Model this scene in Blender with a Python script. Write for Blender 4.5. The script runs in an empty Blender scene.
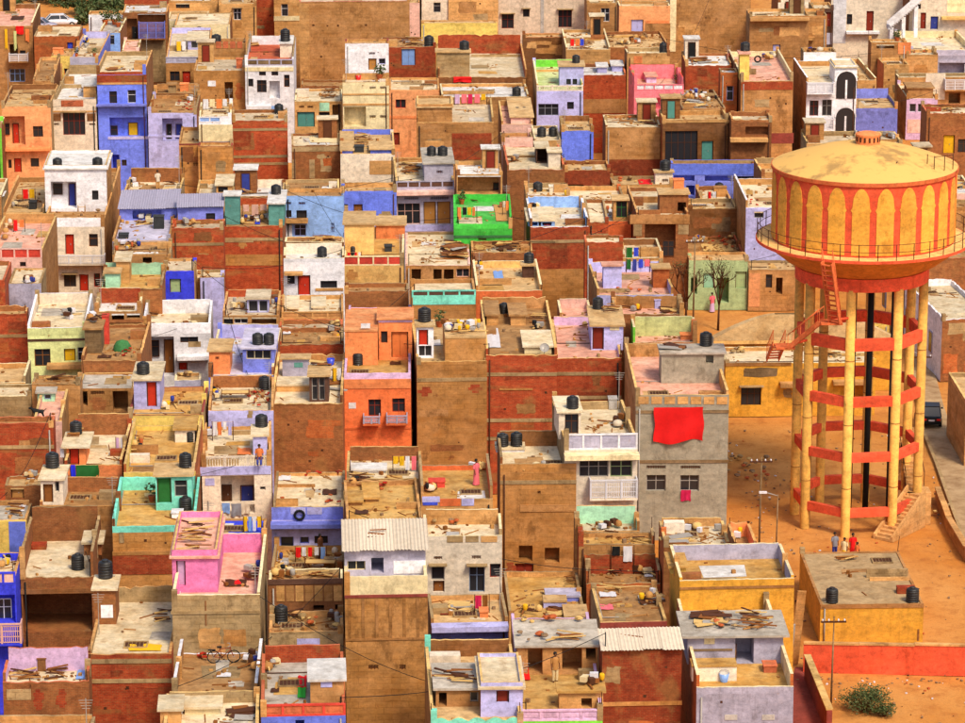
import bpy, math, random
from math import sin, cos, tan, pi, radians, sqrt, atan2, ceil
R = random.Random(11)
S = bpy.context.scene
# ------------------------------------------------------------------ camera
F = 3600.0; PITCH = radians(15.0); YAW = radians(2.04); CZ = 72.0
sp, cp, sy, cy = sin(PITCH), cos(PITCH), sin(YAW), cos(YAW)
FW = (sy*cp, cy*cp, -sp); RT = (cy, -sy, 0.0); UP = (sy*sp, cy*sp, cp)
cam = bpy.data.cameras.new('camera'); camo = bpy.data.objects.new('camera', cam)
S.collection.objects.link(camo); S.camera = camo
from mathutils import Matrix, Vector
camo.matrix_world = Matrix(((RT[0], UP[0], -FW[0], 0), (RT[1], UP[1], -FW[1], 0), (RT[2], UP[2], -FW[2], CZ), (0, 0, 0, 1)))
cam.sensor_width = 36.0; cam.lens = 36.0*F/965.0; cam.clip_start = 1.0; cam.clip_end = 8000.0
S.render.resolution_x = 1024; S.render.resolution_y = 767
# ------------------------------------------------------------------ light
SUN_EL = radians(52); SUN_AZ = radians(152)      # azimuth clockwise from +Y: from the right, behind the camera
w = bpy.data.worlds.new('World'); S.world = w; w.use_nodes = True
nt = w.node_tree; bg = nt.nodes['Background']
sky = nt.nodes.new('ShaderNodeTexSky'); sky.sky_type = 'NISHITA'; sky.sun_disc = False
sky.sun_elevation = SUN_EL; sky.sun_rotation = SUN_AZ; sky.dust_density = 3.5; sky.air_density = 1.0; sky.ozone_density = 0.3
nt.links.new(sky.outputs[0], bg.inputs[0]); bg.inputs[1].default_value = 0.15
sl = bpy.data.lights.new('sun', 'SUN'); sl.energy = 2.4; sl.angle = radians(12); sl.color = (1.0, 0.89, 0.68)
slo = bpy.data.objects.new('sun', sl); S.collection.objects.link(slo)
sd = Vector((sin(SUN_AZ)*cos(SUN_EL), cos(SUN_AZ)*cos(SUN_EL), sin(SUN_EL)))
slo.rotation_euler = sd.to_track_quat('Z', 'Y').to_euler(); slo.location = (60, 100, 150)
S.view_settings.view_transform = 'Standard'; S.view_settings.look = 'None'
S.view_settings.gamma = 1.0; S.view_settings.exposure = 0.30
S.render.engine = 'CYCLES'
C = S.collection
# ------------------------------------------------------------------ pixel -> place
def ray(px, py):
    a = (px-482.5)/F; b = (361.5-py)/F
    return (FW[0]+RT[0]*a+UP[0]*b, FW[1]+RT[1]*a+UP[1]*b, FW[2]+UP[2]*b)
def Pz(px, py, z):
    d = ray(px, py); t = (z-CZ)/d[2]
    return (d[0]*t, d[1]*t, z)
def Py(px, py, y):
    d = ray(px, py); t = y/d[1]
    return (d[0]*t, y, CZ+d[2]*t)
OX = OY = 0.0
def O(x, y):
    global OX, OY
    OX, OY = x, y
def tx(x): return OX+x/4.82
def ty(y): return OY+y/4.82
# ------------------------------------------------------------------ materials
MATS = {}
def lin(c):
    return tuple(((v/255.0)/12.92 if v/255.0 <= .04045 else ((v/255.0+.055)/1.055)**2.4) for v in c)
K = 0.80
COL = dict(tan=(208,158,102), dtan=(184,134,84), sand=(228,190,128), ochre=(190,136,80), dochre=(164,114,64), cream=(238,216,168), white=(236,232,236),
  warmwhite=(232,214,190), lav=(186,182,232), lavd=(120,128,216), blue=(104,124,240), satblue=(44,54,232), skyblue=(140,176,238),
  salmon=(246,160,104), orange=(244,138,78), dorange=(222,108,50), vochre=(226,162,48), pink=(244,132,186), hotpink=(246,120,130), palepink=(236,186,170), peach=(252,188,112),
  lime=(214,220,150), limeg=(120,210,60), green=(66,196,62), dgreen=(44,110,50), aqua=(126,220,196), mint=(166,212,176), teal=(86,146,136),
  brown=(134,86,44), dbrown=(84,50,26), grey=(176,168,160), conc=(170,142,102), dconc=(134,108,76), yellow=(250,204,104), red=(206,58,28), brightred=(240,30,22),
  redbrown=(140,48,24), wood=(150,92,44), dwood=(92,52,28), lavgrey=(176,170,190), palegreen=(176,196,140), black=(22,22,24), bluegrey=(128,144,170), 
  towery=(252,170,62), leg=(240,178,84), greyr=(160,150,130), greyr2=(206,184,160), towerr=(228,82,26), domey=(244,192,112), bowl=(226,142,50), yel=(244,190,30), purple=(150,60,220), tarp=(60,80,220), magenta=(210,40,90), lilac=(216,180,216),
  dblue=(56,66,150), slate=(150,150,160), flesh=(122,76,48), hair=(20,16,14), pebble=(150,120,90), terracotta=(196,100,56))
def new_mat(name):
    m = bpy.data.materials.new(name); m.use_nodes = True
    t = m.node_tree; b = t.nodes['Principled BSDF']
    b.inputs['Roughness'].default_value = .9
    b.inputs['Specular IOR Level'].default_value = .25
    return m, t, b
def N(t, kind, **kw):
    n = t.nodes.new(kind)
    for k, v in kw.items(): setattr(n, k, v)
    return n
def noise(t, vec, scale, detail=4, rough=.55):
    n = N(t, 'ShaderNodeTexNoise'); n.inputs['Scale'].default_value = scale
    n.inputs['Detail'].default_value = detail; n.inputs['Roughness'].default_value = rough
    t.links.new(vec, n.inputs['Vector']); return n.outputs['Fac']
def ramp(t, fac, lo, hi, a=0.0, b=1.0):
    n = N(t, 'ShaderNodeMapRange'); n.inputs[1].default_value = lo; n.inputs[2].default_value = hi
    n.inputs[3].default_value = a; n.inputs[4].default_value = b
    t.links.new(fac, n.inputs[0]); return n.outputs[0]
def mixc(t, fac, a, b, mode='MIX'):
    n = N(t, 'ShaderNodeMix', data_type='RGBA', blend_type=mode)
    for s, v in ((n.inputs[0], fac), (n.inputs[6], a), (n.inputs[7], b)):
        if isinstance(v, (int, float)): s.default_value = v
        elif isinstance(v, tuple): s.default_value = (*v[:3], 1)
        else: t.links.new(v, s)
    return n.outputs[2]
def mathn(t, op, a, b):
    n = N(t, 'ShaderNodeMath', operation=op)
    for s, v in ((n.inputs[0], a), (n.inputs[1], b)):
        if isinstance(v, (int, float)): s.default_value = v
        else: t.links.new(v, s)
    return n.outputs[0]
def mapping(t, vec, sc):
    n = N(t, 'ShaderNodeMapping'); n.inputs['Scale'].default_value = sc
    t.links.new(vec, n.inputs['Vector']); return n.outputs[0]
def world_pos(t):
    g = N(t, 'ShaderNodeNewGeometry'); oi = N(t, 'ShaderNodeObjectInfo')
    # every object gets its own offset so that no two walls share a stain
    v = N(t, 'ShaderNodeVectorMath', operation='ADD'); t.links.new(g.outputs['Position'], v.inputs[0])
    mm = mathn(t, 'MULTIPLY', oi.outputs['Random'], 7.0); t.links.new(mm, v.inputs[1])
    return v.outputs[0], oi.outputs['Random'], g.outputs['Position']
def bump(t, b, h, strength=.3, dist=.02):
    n = N(t, 'ShaderNodeBump'); n.inputs['Strength'].default_value = strength; n.inputs['Distance'].default_value = dist
    t.links.new(h, n.inputs['Height']); t.links.new(n.outputs[0], b.inputs['Normal'])
RAWC = ('tan', 'dtan', 'ochre', 'dochre', 'conc', 'dconc', 'brown', 'sand', 'dbrown')
def base(col):
    c = lin(COL[col] if isinstance(col, str) else col); l = .3*c[0]+.6*c[1]+.1*c[2]
    return tuple(min(.82, max(.008, (l+(v-l)*(1.12 if col in RAWC else 1.04))*K)) for v in c)
def varied(t, c, rnd, amt=.16):
    return mixc(t, 1.0, c, ramp(t, rnd, 0, 1, 1-amt, 1+amt*.5), 'MULTIPLY')
def grain(t, p):
    a = noise(t, p, 3.0, 8, .82); c = noise(t, mapping(t, p, (.8, .8, 1.5)), 1.1, 7, .78)
    return mathn(t, 'MULTIPLY', ramp(t, a, .30, .70, .68, 1.27), ramp(t, c, .34, .66, .76, 1.18))
RAW = ('tan', 'dtan', 'ochre', 'dochre', 'conc', 'dconc', 'brown', 'sand', 'dbrown')
def plaster(col, dirt=None):
    key = 'plaster_%s' % (col,)
    if key in MATS: return MATS[key]
    raw = col in RAW; dirt = dirt or (.85 if raw else .3 if col in ('white', 'warmwhite') else .5)
    m, t, b = new_mat(key); p, rnd, gp = world_pos(t); c = base(col)
    st = noise(t, mapping(t, p, (2.0, 2.0, .16)), 1.2, 7, .70)         # rain streaks
    lay = noise(t, mapping(t, p, (.22, .22, 1.1)), .9, 6, .7)          # day joints of the render
    big = noise(t, p, .5, 6, .66); fine = noise(t, p, 4.2, 6, .75); mid = noise(t, p, 1.5, 6, .72)
    dk = tuple(v*f for v, f in zip(c, (.50, .42, .34))); lt = tuple(min(.85, v*1.22+.035) for v in c); wm = tuple(v*f for v, f in zip(c, (.76, .62, .44)))
    x = mixc(t, ramp(t, big, .38, .64, 0, .75 if raw else .3), lt, c)
    x = mixc(t, ramp(t, lay, .50, .66, 0, .6 if raw else .18), x, wm)
    x = mixc(t, ramp(t, st, .55, .74, 0, dirt*(.35 if raw else .95)), x, dk)
    x = mixc(t, ramp(t, mid, .54, .72, 0, dirt*.7), x, wm)
    x = mixc(t, ramp(t, fine, .56, .74, 0, .55), x, lt)
    x = mixc(t, ramp(t, fine, .44, .28, 0, .55), x, dk)
    pe = noise(t, p, .9, 7, .72)
    x = mixc(t, ramp(t, pe, .655, .69, 0, .8*dirt), x, tuple(q*K for q in lin((150, 84, 48) if raw else (166, 128, 84))))
    gr_ = noise(t, mapping(t, p, (1, 1, .6)), .5, 9, .74)
    x = mixc(t, ramp(t, gr_, .56, .63, 0, .62 if raw else .2 if col in ('white', 'warmwhite') else .42), x, tuple(v*f for v, f in zip(c, (.42, .36, .30))))
    if raw:
        sx = N(t, 'ShaderNodeSeparateXYZ'); t.links.new(gp, sx.inputs[0]); cb = N(t, 'ShaderNodeCombineXYZ'); t.links.new(mathn(t, 'ADD', sx.outputs[0], sx.outputs[1]), cb.inputs[0]); t.links.new(sx.outputs[2], cb.inputs[1])
        wv = N(t, 'ShaderNodeVectorMath', operation='ADD'); t.links.new(cb.outputs[0], wv.inputs[0]); wn = N(t, 'ShaderNodeTexNoise'); wn.inputs['Scale'].default_value = 1.2; t.links.new(p, wn.inputs['Vector'])
        ws = N(t, 'ShaderNodeVectorMath', operation='SCALE'); ws.inputs['Scale'].default_value = .12; t.links.new(wn.outputs['Color'], ws.inputs[0]); t.links.new(ws.outputs[0], wv.inputs[1])
        br = N(t, 'ShaderNodeTexBrick'); t.links.new(wv.outputs[0], br.inputs['Vector']); br.inputs['Scale'].default_value = 1; br.inputs['Brick Width'].default_value = .9; br.inputs['Row Height'].default_value = .34; br.inputs['Mortar Size'].default_value = .02
        br.inputs['Color1'].default_value = (.82, .82, .82, 1); br.inputs['Color2'].default_value = (1.1, 1.1, 1.1, 1); br.inputs['Mortar'].default_value = (.62, .58, .52, 1)
        x = mixc(t, ramp(t, big, .40, .62, .15, .75), x, mixc(t, 1.0, x, br.outputs['Color'], 'MULTIPLY'))
    x = mixc(t, 1.0, x, grain(t, p), 'MULTIPLY')
    t.links.new(varied(t, x, rnd, .2), b.inputs['Base Color'])
    bump(t, b, mid, .5, .05); MATS[key] = m; return m
def clean(col, rough=.75, spec=.25, metal=0):
    key = 'paint_%s_%s' % (col, rough)
    if key in MATS: return MATS[key]
    m, t, b = new_mat(key); p, rnd, gp = world_pos(t); c = base(col)
    f = noise(t, p, 3.5, 4, .65)
    x = mixc(t, ramp(t, f, .45, .75, 0, .45), c, tuple(v*q for v, q in zip(c, (.66, .58, .5))))
    t.links.new(varied(t, x, rnd, .12), b.inputs['Base Color'])
    b.inputs['Roughness'].default_value = rough; b.inputs['Specular IOR Level'].default_value = spec; b.inputs['Metallic'].default_value = metal
    bump(t, b, f, .2, .01); MATS[key] = m; return m
def brickm(kind):
    key = 'brickwork_%s' % kind
    if key in MATS: return MATS[key]
    m, t, b = new_mat(key); p, rnd, gp = world_pos(t)
    sx = N(t, 'ShaderNodeSeparateXYZ'); t.links.new(gp, sx.inputs[0])
    cb = N(t, 'ShaderNodeCombineXYZ'); t.links.new(mathn(t, 'ADD', sx.outputs[0], sx.outputs[1]), cb.inputs[0]); t.links.new(sx.outputs[2], cb.inputs[1])
    c1, c2, mo = dict(red=((178,56,26), (202,80,38), (170,108,68)), brown=((156,88,46), (180,106,56), (168,122,78)), dark=((150,52,24), (172,66,32), (150,92,56)), orange=((204,92,36), (214,112,52), (190,130,80)))[kind]
    br = N(t, 'ShaderNodeTexBrick'); t.links.new(cb.outputs[0], br.inputs['Vector'])
    for s, v in (('Color1', c1), ('Color2', c2), ('Mortar', mo)): br.inputs[s].default_value = (*[q*K for q in lin(v)], 1)
    br.inputs['Scale'].default_value = 1; br.inputs['Mortar Size'].default_value = .010; br.inputs['Brick Width'].default_value = .24; br.inputs['Row Height'].default_value = .085
    big = noise(t, mapping(t, p, (1, 1, .6)), .6, 5, .65); f = noise(t, p, 4.0, 5, .7)
    x = mixc(t, ramp(t, f, .48, .72, 0, .55), br.outputs['Color'], tuple(q*K*.62 for q in lin(c1)))
    x = mixc(t, ramp(t, big, .58, .68, 0, .62), x, tuple(q*K for q in lin((168, 118, 66))))
    x = mixc(t, ramp(t, f, .40, .28, 0, .5), x, tuple(q*K for q in lin((206, 146, 96))))
    lay = noise(t, mapping(t, p, (.25, .25, 1.2)), 1.0, 7, .72)
    x = mixc(t, ramp(t, lay, .52, .62, 0, .8), x, tuple(q*K for q in lin((164, 108, 60))))
    dk_ = noise(t, p, .7, 8, .75); x = mixc(t, ramp(t, dk_, .52, .66, 0, .6), x, tuple(q*K*.5 for q in lin(c1)))
    x = mixc(t, 1.0, x, grain(t, p), 'MULTIPLY')
    t.links.new(varied(t, x, rnd, .25), b.inputs['Base Color']); bump(t, b, br.outputs['Fac'], -.5, .02)
    MATS[key] = m; return m
def roofm(kind):
    kind = dict(cream='pale', sand='pale').get(kind, kind)
    key = 'terrace_floor_%s' % kind
    if key in MATS: return MATS[key]
    a, d, l = dict(tan=((212,168,110), (160,116,68), (232,196,142)), pale=((232,206,162), (188,150,102), (246,228,194)), brown=((174,124,70), (122,80,42), (204,158,104)),
      grey=((190,176,158), (140,122,100), (216,204,188)), grey3=((206,182,148), (160,132,98), (226,206,174)), grey2=((196,160,112), (160,124,82), (210,178,132)), pink=((234,166,140), (190,116,90), (246,196,170)), white=((232,224,216), (180,164,146), (246,242,238)), ochre=((206,150,70), (156,104,44), (228,184,112)),
      lav=((196,188,214), (150,136,150), (222,214,230)), red=((206,84,48), (156,58,34), (224,124,80)), blue=((50,62,232),(40,46,170),(80,96,238)), orange=((244,150,90),(210,110,56),(250,180,120)), green=((70,190,66), (46,130,46), (110,206,96)), lime=((210,216,140),(160,160,90),(226,230,170)))[kind]
    m, t, b = new_mat(key); p, rnd, gp = world_pos(t)
    a, d, l = [tuple(q*K for q in lin(v)) for v in (a, d, l)]
    n1 = noise(t, p, .4, 7, .7); n2 = noise(t, p, 1.3, 7, .75); n3 = noise(t, p, 6, 5, .75)
    x = mixc(t, ramp(t, n1, .36, .62), l, a)
    x = mixc(t, ramp(t, n2, .48, .70, 0, .8), x, d)
    x = mixc(t, ramp(t, n3, .54, .74, 0, .5), x, tuple(q*.55 for q in d))
    x = mixc(t, ramp(t, n3, .42, .28, 0, .4), x, l)
    x = mixc(t, 1.0, x, grain(t, p), 'MULTIPLY')
    t.links.new(varied(t, x, rnd, .14), b.inputs['Base Color']); bump(t, b, n3, .4, .02)
    MATS[key] = m; return m
def glassm():
    if 'glass' in MATS: return MATS['glass']
    m, t, b = new_mat('dark_window_glass'); b.inputs['Base Color'].default_value = (.022, .022, .026, 1)
    b.inputs['Roughness'].default_value = .22; b.inputs['Specular IOR Level'].default_value = .5
    MATS['glass'] = m; return m
def M(s):
    """material by short word: brick kinds, painted plaster, or 'c:' for clean paint / cloth"""
    if s in ('red_b', 'brown_b', 'dark_b', 'orange_b'): return brickm(s[:-2])
    if s == 'glass': return glassm()
    if s.startswith('r:'): return roofm(s[2:])
    if s.startswith('c:'): return clean(s[2:])
    if s.startswith('g:'): return clean(s[2:], .35, .5)
    return plaster(s)
# ------------------------------------------------------------------ mesh helpers
class MB:
    def __init__(s): s.v = []; s.f = []; s.m = []; s.sm = []
    def face(s, pts, m=0, smooth=False):
        i = len(s.v); s.v.extend(pts); s.f.append(tuple(range(i, i+len(pts)))); s.m.append(m); s.sm.append(smooth)
    def box(s, x0, x1, y0, y1, z0, z1, m=0, skip=''):
        i = len(s.v)
        s.v += [(x0,y0,z0),(x1,y0,z0),(x1,y1,z0),(x0,y1,z0),(x0,y0,z1),(x1,y0,z1),(x1,y1,z1),(x0,y1,z1)]
        for k, q in (('b',(3,2,1,0)),('t',(4,5,6,7)),('f',(0,1,5,4)),('r',(1,2,6,5)),('k',(2,3,7,6)),('l',(3,0,4,7))):
            if k not in skip: s.f.append(tuple(i+j for j in q)); s.m.append(m); s.sm.append(False)
    def obox(s, c, dx, dy, dz, ax=(1,0,0), ay=(0,1,0), az=(0,0,1), m=0):
        i = len(s.v)
        for (a, b, e) in ((-1,-1,-1),(1,-1,-1),(1,1,-1),(-1,1,-1),(-1,-1,1),(1,-1,1),(1,1,1),(-1,1,1)):
            s.v.append(tuple(c[k]+ax[k]*a*dx/2+ay[k]*b*dy/2+az[k]*e*dz/2 for k in range(3)))
        for q in ((3,2,1,0),(4,5,6,7),(0,1,5,4),(1,2,6,5),(2,3,7,6),(3,0,4,7)):
            s.f.append(tuple(i+j for j in q)); s.m.append(m); s.sm.append(False)
    def bar(s, p, q, r, n=6, m=0, r2=None):
        p = Vector(p); q = Vector(q); d = (q-p).normalized()
        u = d.cross(Vector((0,0,1)) if abs(d.z) < .9 else Vector((1,0,0))).normalized(); v = d.cross(u)
        r2 = r if r2 is None else r2; i = len(s.v)
        for (c, rr) in ((p, r), (q, r2)):
            for k in range(n):
                a = 2*pi*k/n; s.v.append(tuple(c+u*cos(a)*rr+v*sin(a)*rr))
        for k in range(n):
            l = (k+1) % n; s.f.append((i+k, i+l, i+n+l, i+n+k)); s.m.append(m); s.sm.append(n > 5)
        s.f.append(tuple(i+k for k in range(n))[::-1]); s.m.append(m); s.sm.append(False)
        s.f.append(tuple(i+n+k for k in range(n))); s.m.append(m); s.sm.append(False)
    def tube(s, pts, r, n=6, m=0):
        for a, b in zip(pts[:-1], pts[1:]): s.bar(a, b, r, n, m)
    def lathe(s, prof, cx=0, cy=0, n=16, m=0, smooth=True, cap0=False, cap1=True, ang0=0):
        i = len(s.v)
        for (r, z) in prof:
            for k in range(n):
                a = 2*pi*k/n+ang0; s.v.append((cx+r*cos(a), cy+r*sin(a), z))
        for j in range(len(prof)-1):
            for k in range(n):
                l = (k+1) % n; s.f.append((i+j*n+k, i+j*n+l, i+(j+1)*n+l, i+(j+1)*n+k)); s.m.append(m); s.sm.append(smooth)
        if cap0: s.f.append(tuple(i+k for k in range(n))[::-1]); s.m.append(m); s.sm.append(False)
        if cap1: s.f.append(tuple(i+(len(prof)-1)*n+k for k in range(n))); s.m.append(m); s.sm.append(False)
    def mesh(s, name, mats, org=(0,0,0)):
        me = bpy.data.meshes.new(name)
        me.from_pydata([(a-org[0], b-org[1], c-org[2]) for a, b, c in s.v], [], s.f)
        for mt in mats: me.materials.append(mt)
        me.polygons.foreach_set('material_index', [min(k, len(mats)-1) for k in s.m])
        me.polygons.foreach_set('use_smooth', s.sm); me.update(); return me
    def obj(s, name, mats, parent=None, org=None):
        """mesh in world coordinates -> object; a part's vertices are kept relative to its thing's base"""
        if not s.f: return None
        if not isinstance(mats, (list, tuple)): mats = [mats]
        if org is None: org = BASE.get(parent.name, (0,0,0)) if parent else (0,0,0)
        o = bpy.data.objects.new(name, s.mesh(name, mats, org)); C.objects.link(o)
        if parent: o.parent = parent; BASE[o.name] = org
        else: o.location = org; BASE[o.name] = org
        return o
BASE = {}
def thing(name, label, cat, base, group=None, rz=0):
    o = bpy.data.objects.new(name, None); C.objects.link(o); o.empty_display_size = .2
    o.location = base; o.rotation_euler.z = rz; BASE[o.name] = tuple(base)
    return tag(o, label, cat, group)
def tag(o, label, cat, group=None):
    o['label'] = label; o['category'] = cat
    if group: o['group'] = group
    return o
def single(mb, name, mats, label, cat, group=None, base=None):
    if base is None:
        zs = [v[2] for v in mb.v]; base = (sum(v[0] for v in mb.v)/len(mb.v), sum(v[1] for v in mb.v)/len(mb.v), min(zs))
    return tag(mb.obj(name, mats, None, base), label, cat, group)
# ------------------------------------------------------------------ openings in walls
def pocket_wall(mb, X0, X1, Y0, Y1, Z0, Z1, holes, mp=2):
    """box walls without top or floor; the front (at Y0) has real recesses. slots: 0 front, 1 other sides, 2 recess"""
    xs = sorted({X0, X1, *[h[0] for h in holes], *[h[1] for h in holes]}); zs = sorted({Z0, Z1, *[h[2] for h in holes], *[h[3] for h in holes]})
    for a, b in zip(xs[:-1], xs[1:]):
        for c, d in zip(zs[:-1], zs[1:]):
            mx, mz = (a+b)/2, (c+d)/2
            if any(h[0] < mx < h[1] and h[2] < mz < h[3] for h in holes): continue
            mb.face([(a,Y0,c),(b,Y0,c),(b,Y0,d),(a,Y0,d)], 0)
    for (a, b, c, d, dep) in holes:
        y = min(Y0+dep, Y1-.15)
        mb.face([(a,y,c),(b,y,c),(b,y,d),(a,y,d)], mp)
        mb.face([(a,Y0,c),(b,Y0,c),(b,y,c),(a,y,c)], mp); mb.face([(a,y,d),(b,y,d),(b,Y0,d),(a,Y0,d)], mp)
        mb.face([(a,Y0,c),(a,y,c),(a,y,d),(a,Y0,d)], mp); mb.face([(b,y,c),(b,Y0,c),(b,Y0,d),(b,y,d)], mp)
    mb.face([(X1,Y0,Z0),(X1,Y1,Z0),(X1,Y1,Z1),(X1,Y0,Z1)], 1); mb.face([(X1,Y1,Z0),(X0,Y1,Z0),(X0,Y1,Z1),(X1,Y1,Z1)], 1)
    mb.face([(X0,Y1,Z0),(X0,Y0,Z0),(X0,Y0,Z1),(X0,Y1,Z1)], 1)
def window(par, a, b, c, d, y, col, deep):
    f = .05; wv = b-a; hv = d-c; mb = MB()
    mb.box(a, b, y, y+.06, d-f, d); mb.box(a, b, y, y+.06, c, c+f)
    mb.box(a, a+f, y+.003, y+.057, c+f, d-f); mb.box(b-f, b, y+.003, y+.057, c+f, d-f)
    n = max(1, min(5, round(wv/.55)))
    for k in range(1, n): x = a+wv*k/n; mb.box(x-f*.5, x+f*.5, y+.004, y+.056, c+f, d-f)
    if hv > .9: z = c+hv*.62; mb.box(a+f, b-f, y+.006, y+.054, z-f*.4, z+f*.4)
    o = mb.obj('window', [M('c:'+col)], par)
    pm = MB(); pm.box(a+f*.6, b-f*.6, y+.03, y+.045, c+f*.6, d-f*.6)
    pm.obj('pane', [M('glass')], o if deep else par)
def door(par, a, b, c, d, y, col, deep):
    mb = MB(); f = .06
    mb.box(a, a+f, y, y+.07, c, d, 1); mb.box(b-f, b, y, y+.07, c, d, 1); mb.box(a+f, b-f, y+.002, y+.068, d-f, d, 1)
    n = 2 if b-a > 1.15 else 1; wv = (b-a-2*f)/n
    for k in range(n):
        x0 = a+f+k*wv+.01; x1 = a+f+(k+1)*wv-.01
        mb.box(x0, x1, y+.03, y+.06, c+.02, d-f-.01, 0)
        for (z0, z1) in ((.08, .44), (.52, .92)):
            mb.box(x0+.1, x1-.1, y+.018, y+.03, c+(d-c)*z0, c+(d-c)*z1, 0)
    o = mb.obj('door', [M('c:'+col), M('c:dwood')], par)
    if deep:
        h = MB(); h.box((a+b)/2+.05, (a+b)/2+.09, y-.02, y+.03, c+(d-c)*.45, c+(d-c)*.52); h.obj('handle', [M('c:grey')], o)
RECTS = []
def do_ops(par, ops, X0, X1, Y, Z0, Z1, wallc, deep, nick):
    """ops in photo pixels on the plane Y. returns recesses for the wall mesh"""
    holes = []; todo = []
    def free(a, b, c, d): return all(b <= h[0] or a >= h[1] or d <= h[2] or c >= h[3] for h in holes)
    for op in ops:
        k, x0, x1, y0, y1 = op[:5]; col = op[5] if len(op) > 5 else None
        dep = {'x': 1.2, 'y': 1.2, 'B': -.9}.get(k, 0.0)
        if k in 'xy' and len(op) > 6: dep = op[6]
        p = Py(x0, y0, Y+dep); q = Py(x1, y1, Y+dep)
        a, b, c, d = p[0], q[0], q[2], p[2]
        if k in 'wWdolvq':
            a = max(a, X0+.08); b = min(b, X1-.08); c = max(c, Z0+.03); d = min(d, Z1-.1)
            if b-a < .12 or d-c < .12: continue
            dd = {'o': 1.8, 'l': 1.25, 'v': .10, 'q': .6}.get(k, .30)
            if k in 'ol' and len(op) > 6: dd = op[6]
            if free(a, b, c, d): holes.append((a, b, c, d, dd)); inset = .16
            else: inset = -.09
            todo.append((k, a, b, c, d, col, Y+inset))
        else: todo.append((k, a, b, c, d, col, Y+dep))
    if deep: RECTS[:] = [(q[1], q[2], q[3], q[4]) for q in todo if q[0] not in 'v']
    for (k, a, b, c, d, col, y) in todo:
        if k in 'wWx':
            window(par, a, b, c, d, y-(.07 if k == 'x' else 0), col or 'dwood', deep)
            if k == 'W': mb = MB(); mb.box(a-.15, b+.15, Y-.42, Y+.05, d+.06, d+.13); mb.obj('sunshade', [M('conc')], par)
        elif k in 'dy': door(par, a, b, c, d, y-(.08 if k == 'y' else 0), col or 'dwood', deep)
        elif k == 'v':
            mb = MB(); n = max(2, int((b-a)/.14))
            for i in range(n+1): x = a+(b-a)*i/n; mb.box(x-.015, x+.015, Y+.03, Y+.06, c, d)
            mb.box(a-.01, b+.01, Y+.035, Y+.055, (c+d)/2-.02, (c+d)/2+.02)
            mb.obj('vent_grille', [M('c:dwood')], par)
        elif k == 'b':
            mb = MB(); mb.box(a, b, Y-.05, Y+.04, c, d); mb.obj('band', [M(col or 'conc')], par)
        elif k == 's':
            mb = MB(); mb.box(a, b, Y-.75, Y+.05, max(c, d-.3), d); mb.obj('canopy_slab', [M(col or 'conc')], par)
        elif k == 'p':
            mb = MB(); mb.box(a, b, Y-.03, Y+.03, c, d); mb.obj('wall_panel', [M(col or 'white')], par)
        elif k == 'e':     # render fallen away: courses of bare brick with a stepped outline
            mb = MB(); n = max(2, int((d-c)/.17)); cx = (a+b)/2; hw = (b-a)/2; off = R.uniform(-.2, .2)*hw
            for i in range(n):
                f_ = 1-abs((i+.5)/n*2-1)**2; l_ = cx+off*sin(i)-hw*(.35+.65*f_)*R.uniform(.55, 1.05); r_ = cx+off*sin(i)+hw*(.35+.65*f_)*R.uniform(.55, 1.05)
                mb.box(l_, r_, Y-.008-.004*(i % 2), Y+.02, c+(d-c)*i/n, c+(d-c)*(i+1)/n)
            mb.obj('bare_brick_patch', [M(col or 'red_b')], par)
        elif k == 'B':
            y0 = Y-.9; h = d-c; mb = MB(); mb.box(a, b, y0, Y+.05, c, c+.13); o = mb.obj('balcony', [M(wallc)], par)
            n = max(2, round((b-a)/.9)); cc = col or 'white'
            pr = par if not deep else o
            for i in range(n+1):
                x = a+.05+(b-a-.1)*i/n; q = MB(); q.box(x-.05, x+.05, y0+.0, y0+.1, c+.13, d-.08); q.obj('post', [M('c:'+cc)], pr)
            for i in range(n):
                xa = a+.05+(b-a-.1)*i/n+.06; xb = a+.05+(b-a-.1)*(i+1)/n-.06
                q = MB(); lattice(q, xa, xb, y0+.03, c+.18, d-.14); q.obj('railing_panel', [M('c:'+cc)], pr)
            q = MB(); q.box(a, b, y0-.02, y0+.12, d-.08, d); q.box(a, a+.07, y0+.12, Y-.01, c+.13, d); q.box(b-.07, b, y0+.12, Y-.01, c+.13, d)
            q.obj('handrail', [M('c:'+cc)], pr)
    return holes
def lattice(mb, xa, xb, y, za, zb):
    mb.box(xa, xb, y, y+.04, za, za+.05); mb.box(xa, xb, y, y+.04, zb-.05, zb)
    n = max(3, int((xb-xa)/.11))
    for i in range(n+1): x = xa+(xb-xa)*i/n; mb.box(x-.02, x+.02, y+.003, y+.037, za+.05, zb-.05)
    for z in (za+(zb-za)*.36, za+(zb-za)*.68): mb.box(xa, xb, y+.005, y+.035, z-.02, z+.02)
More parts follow.
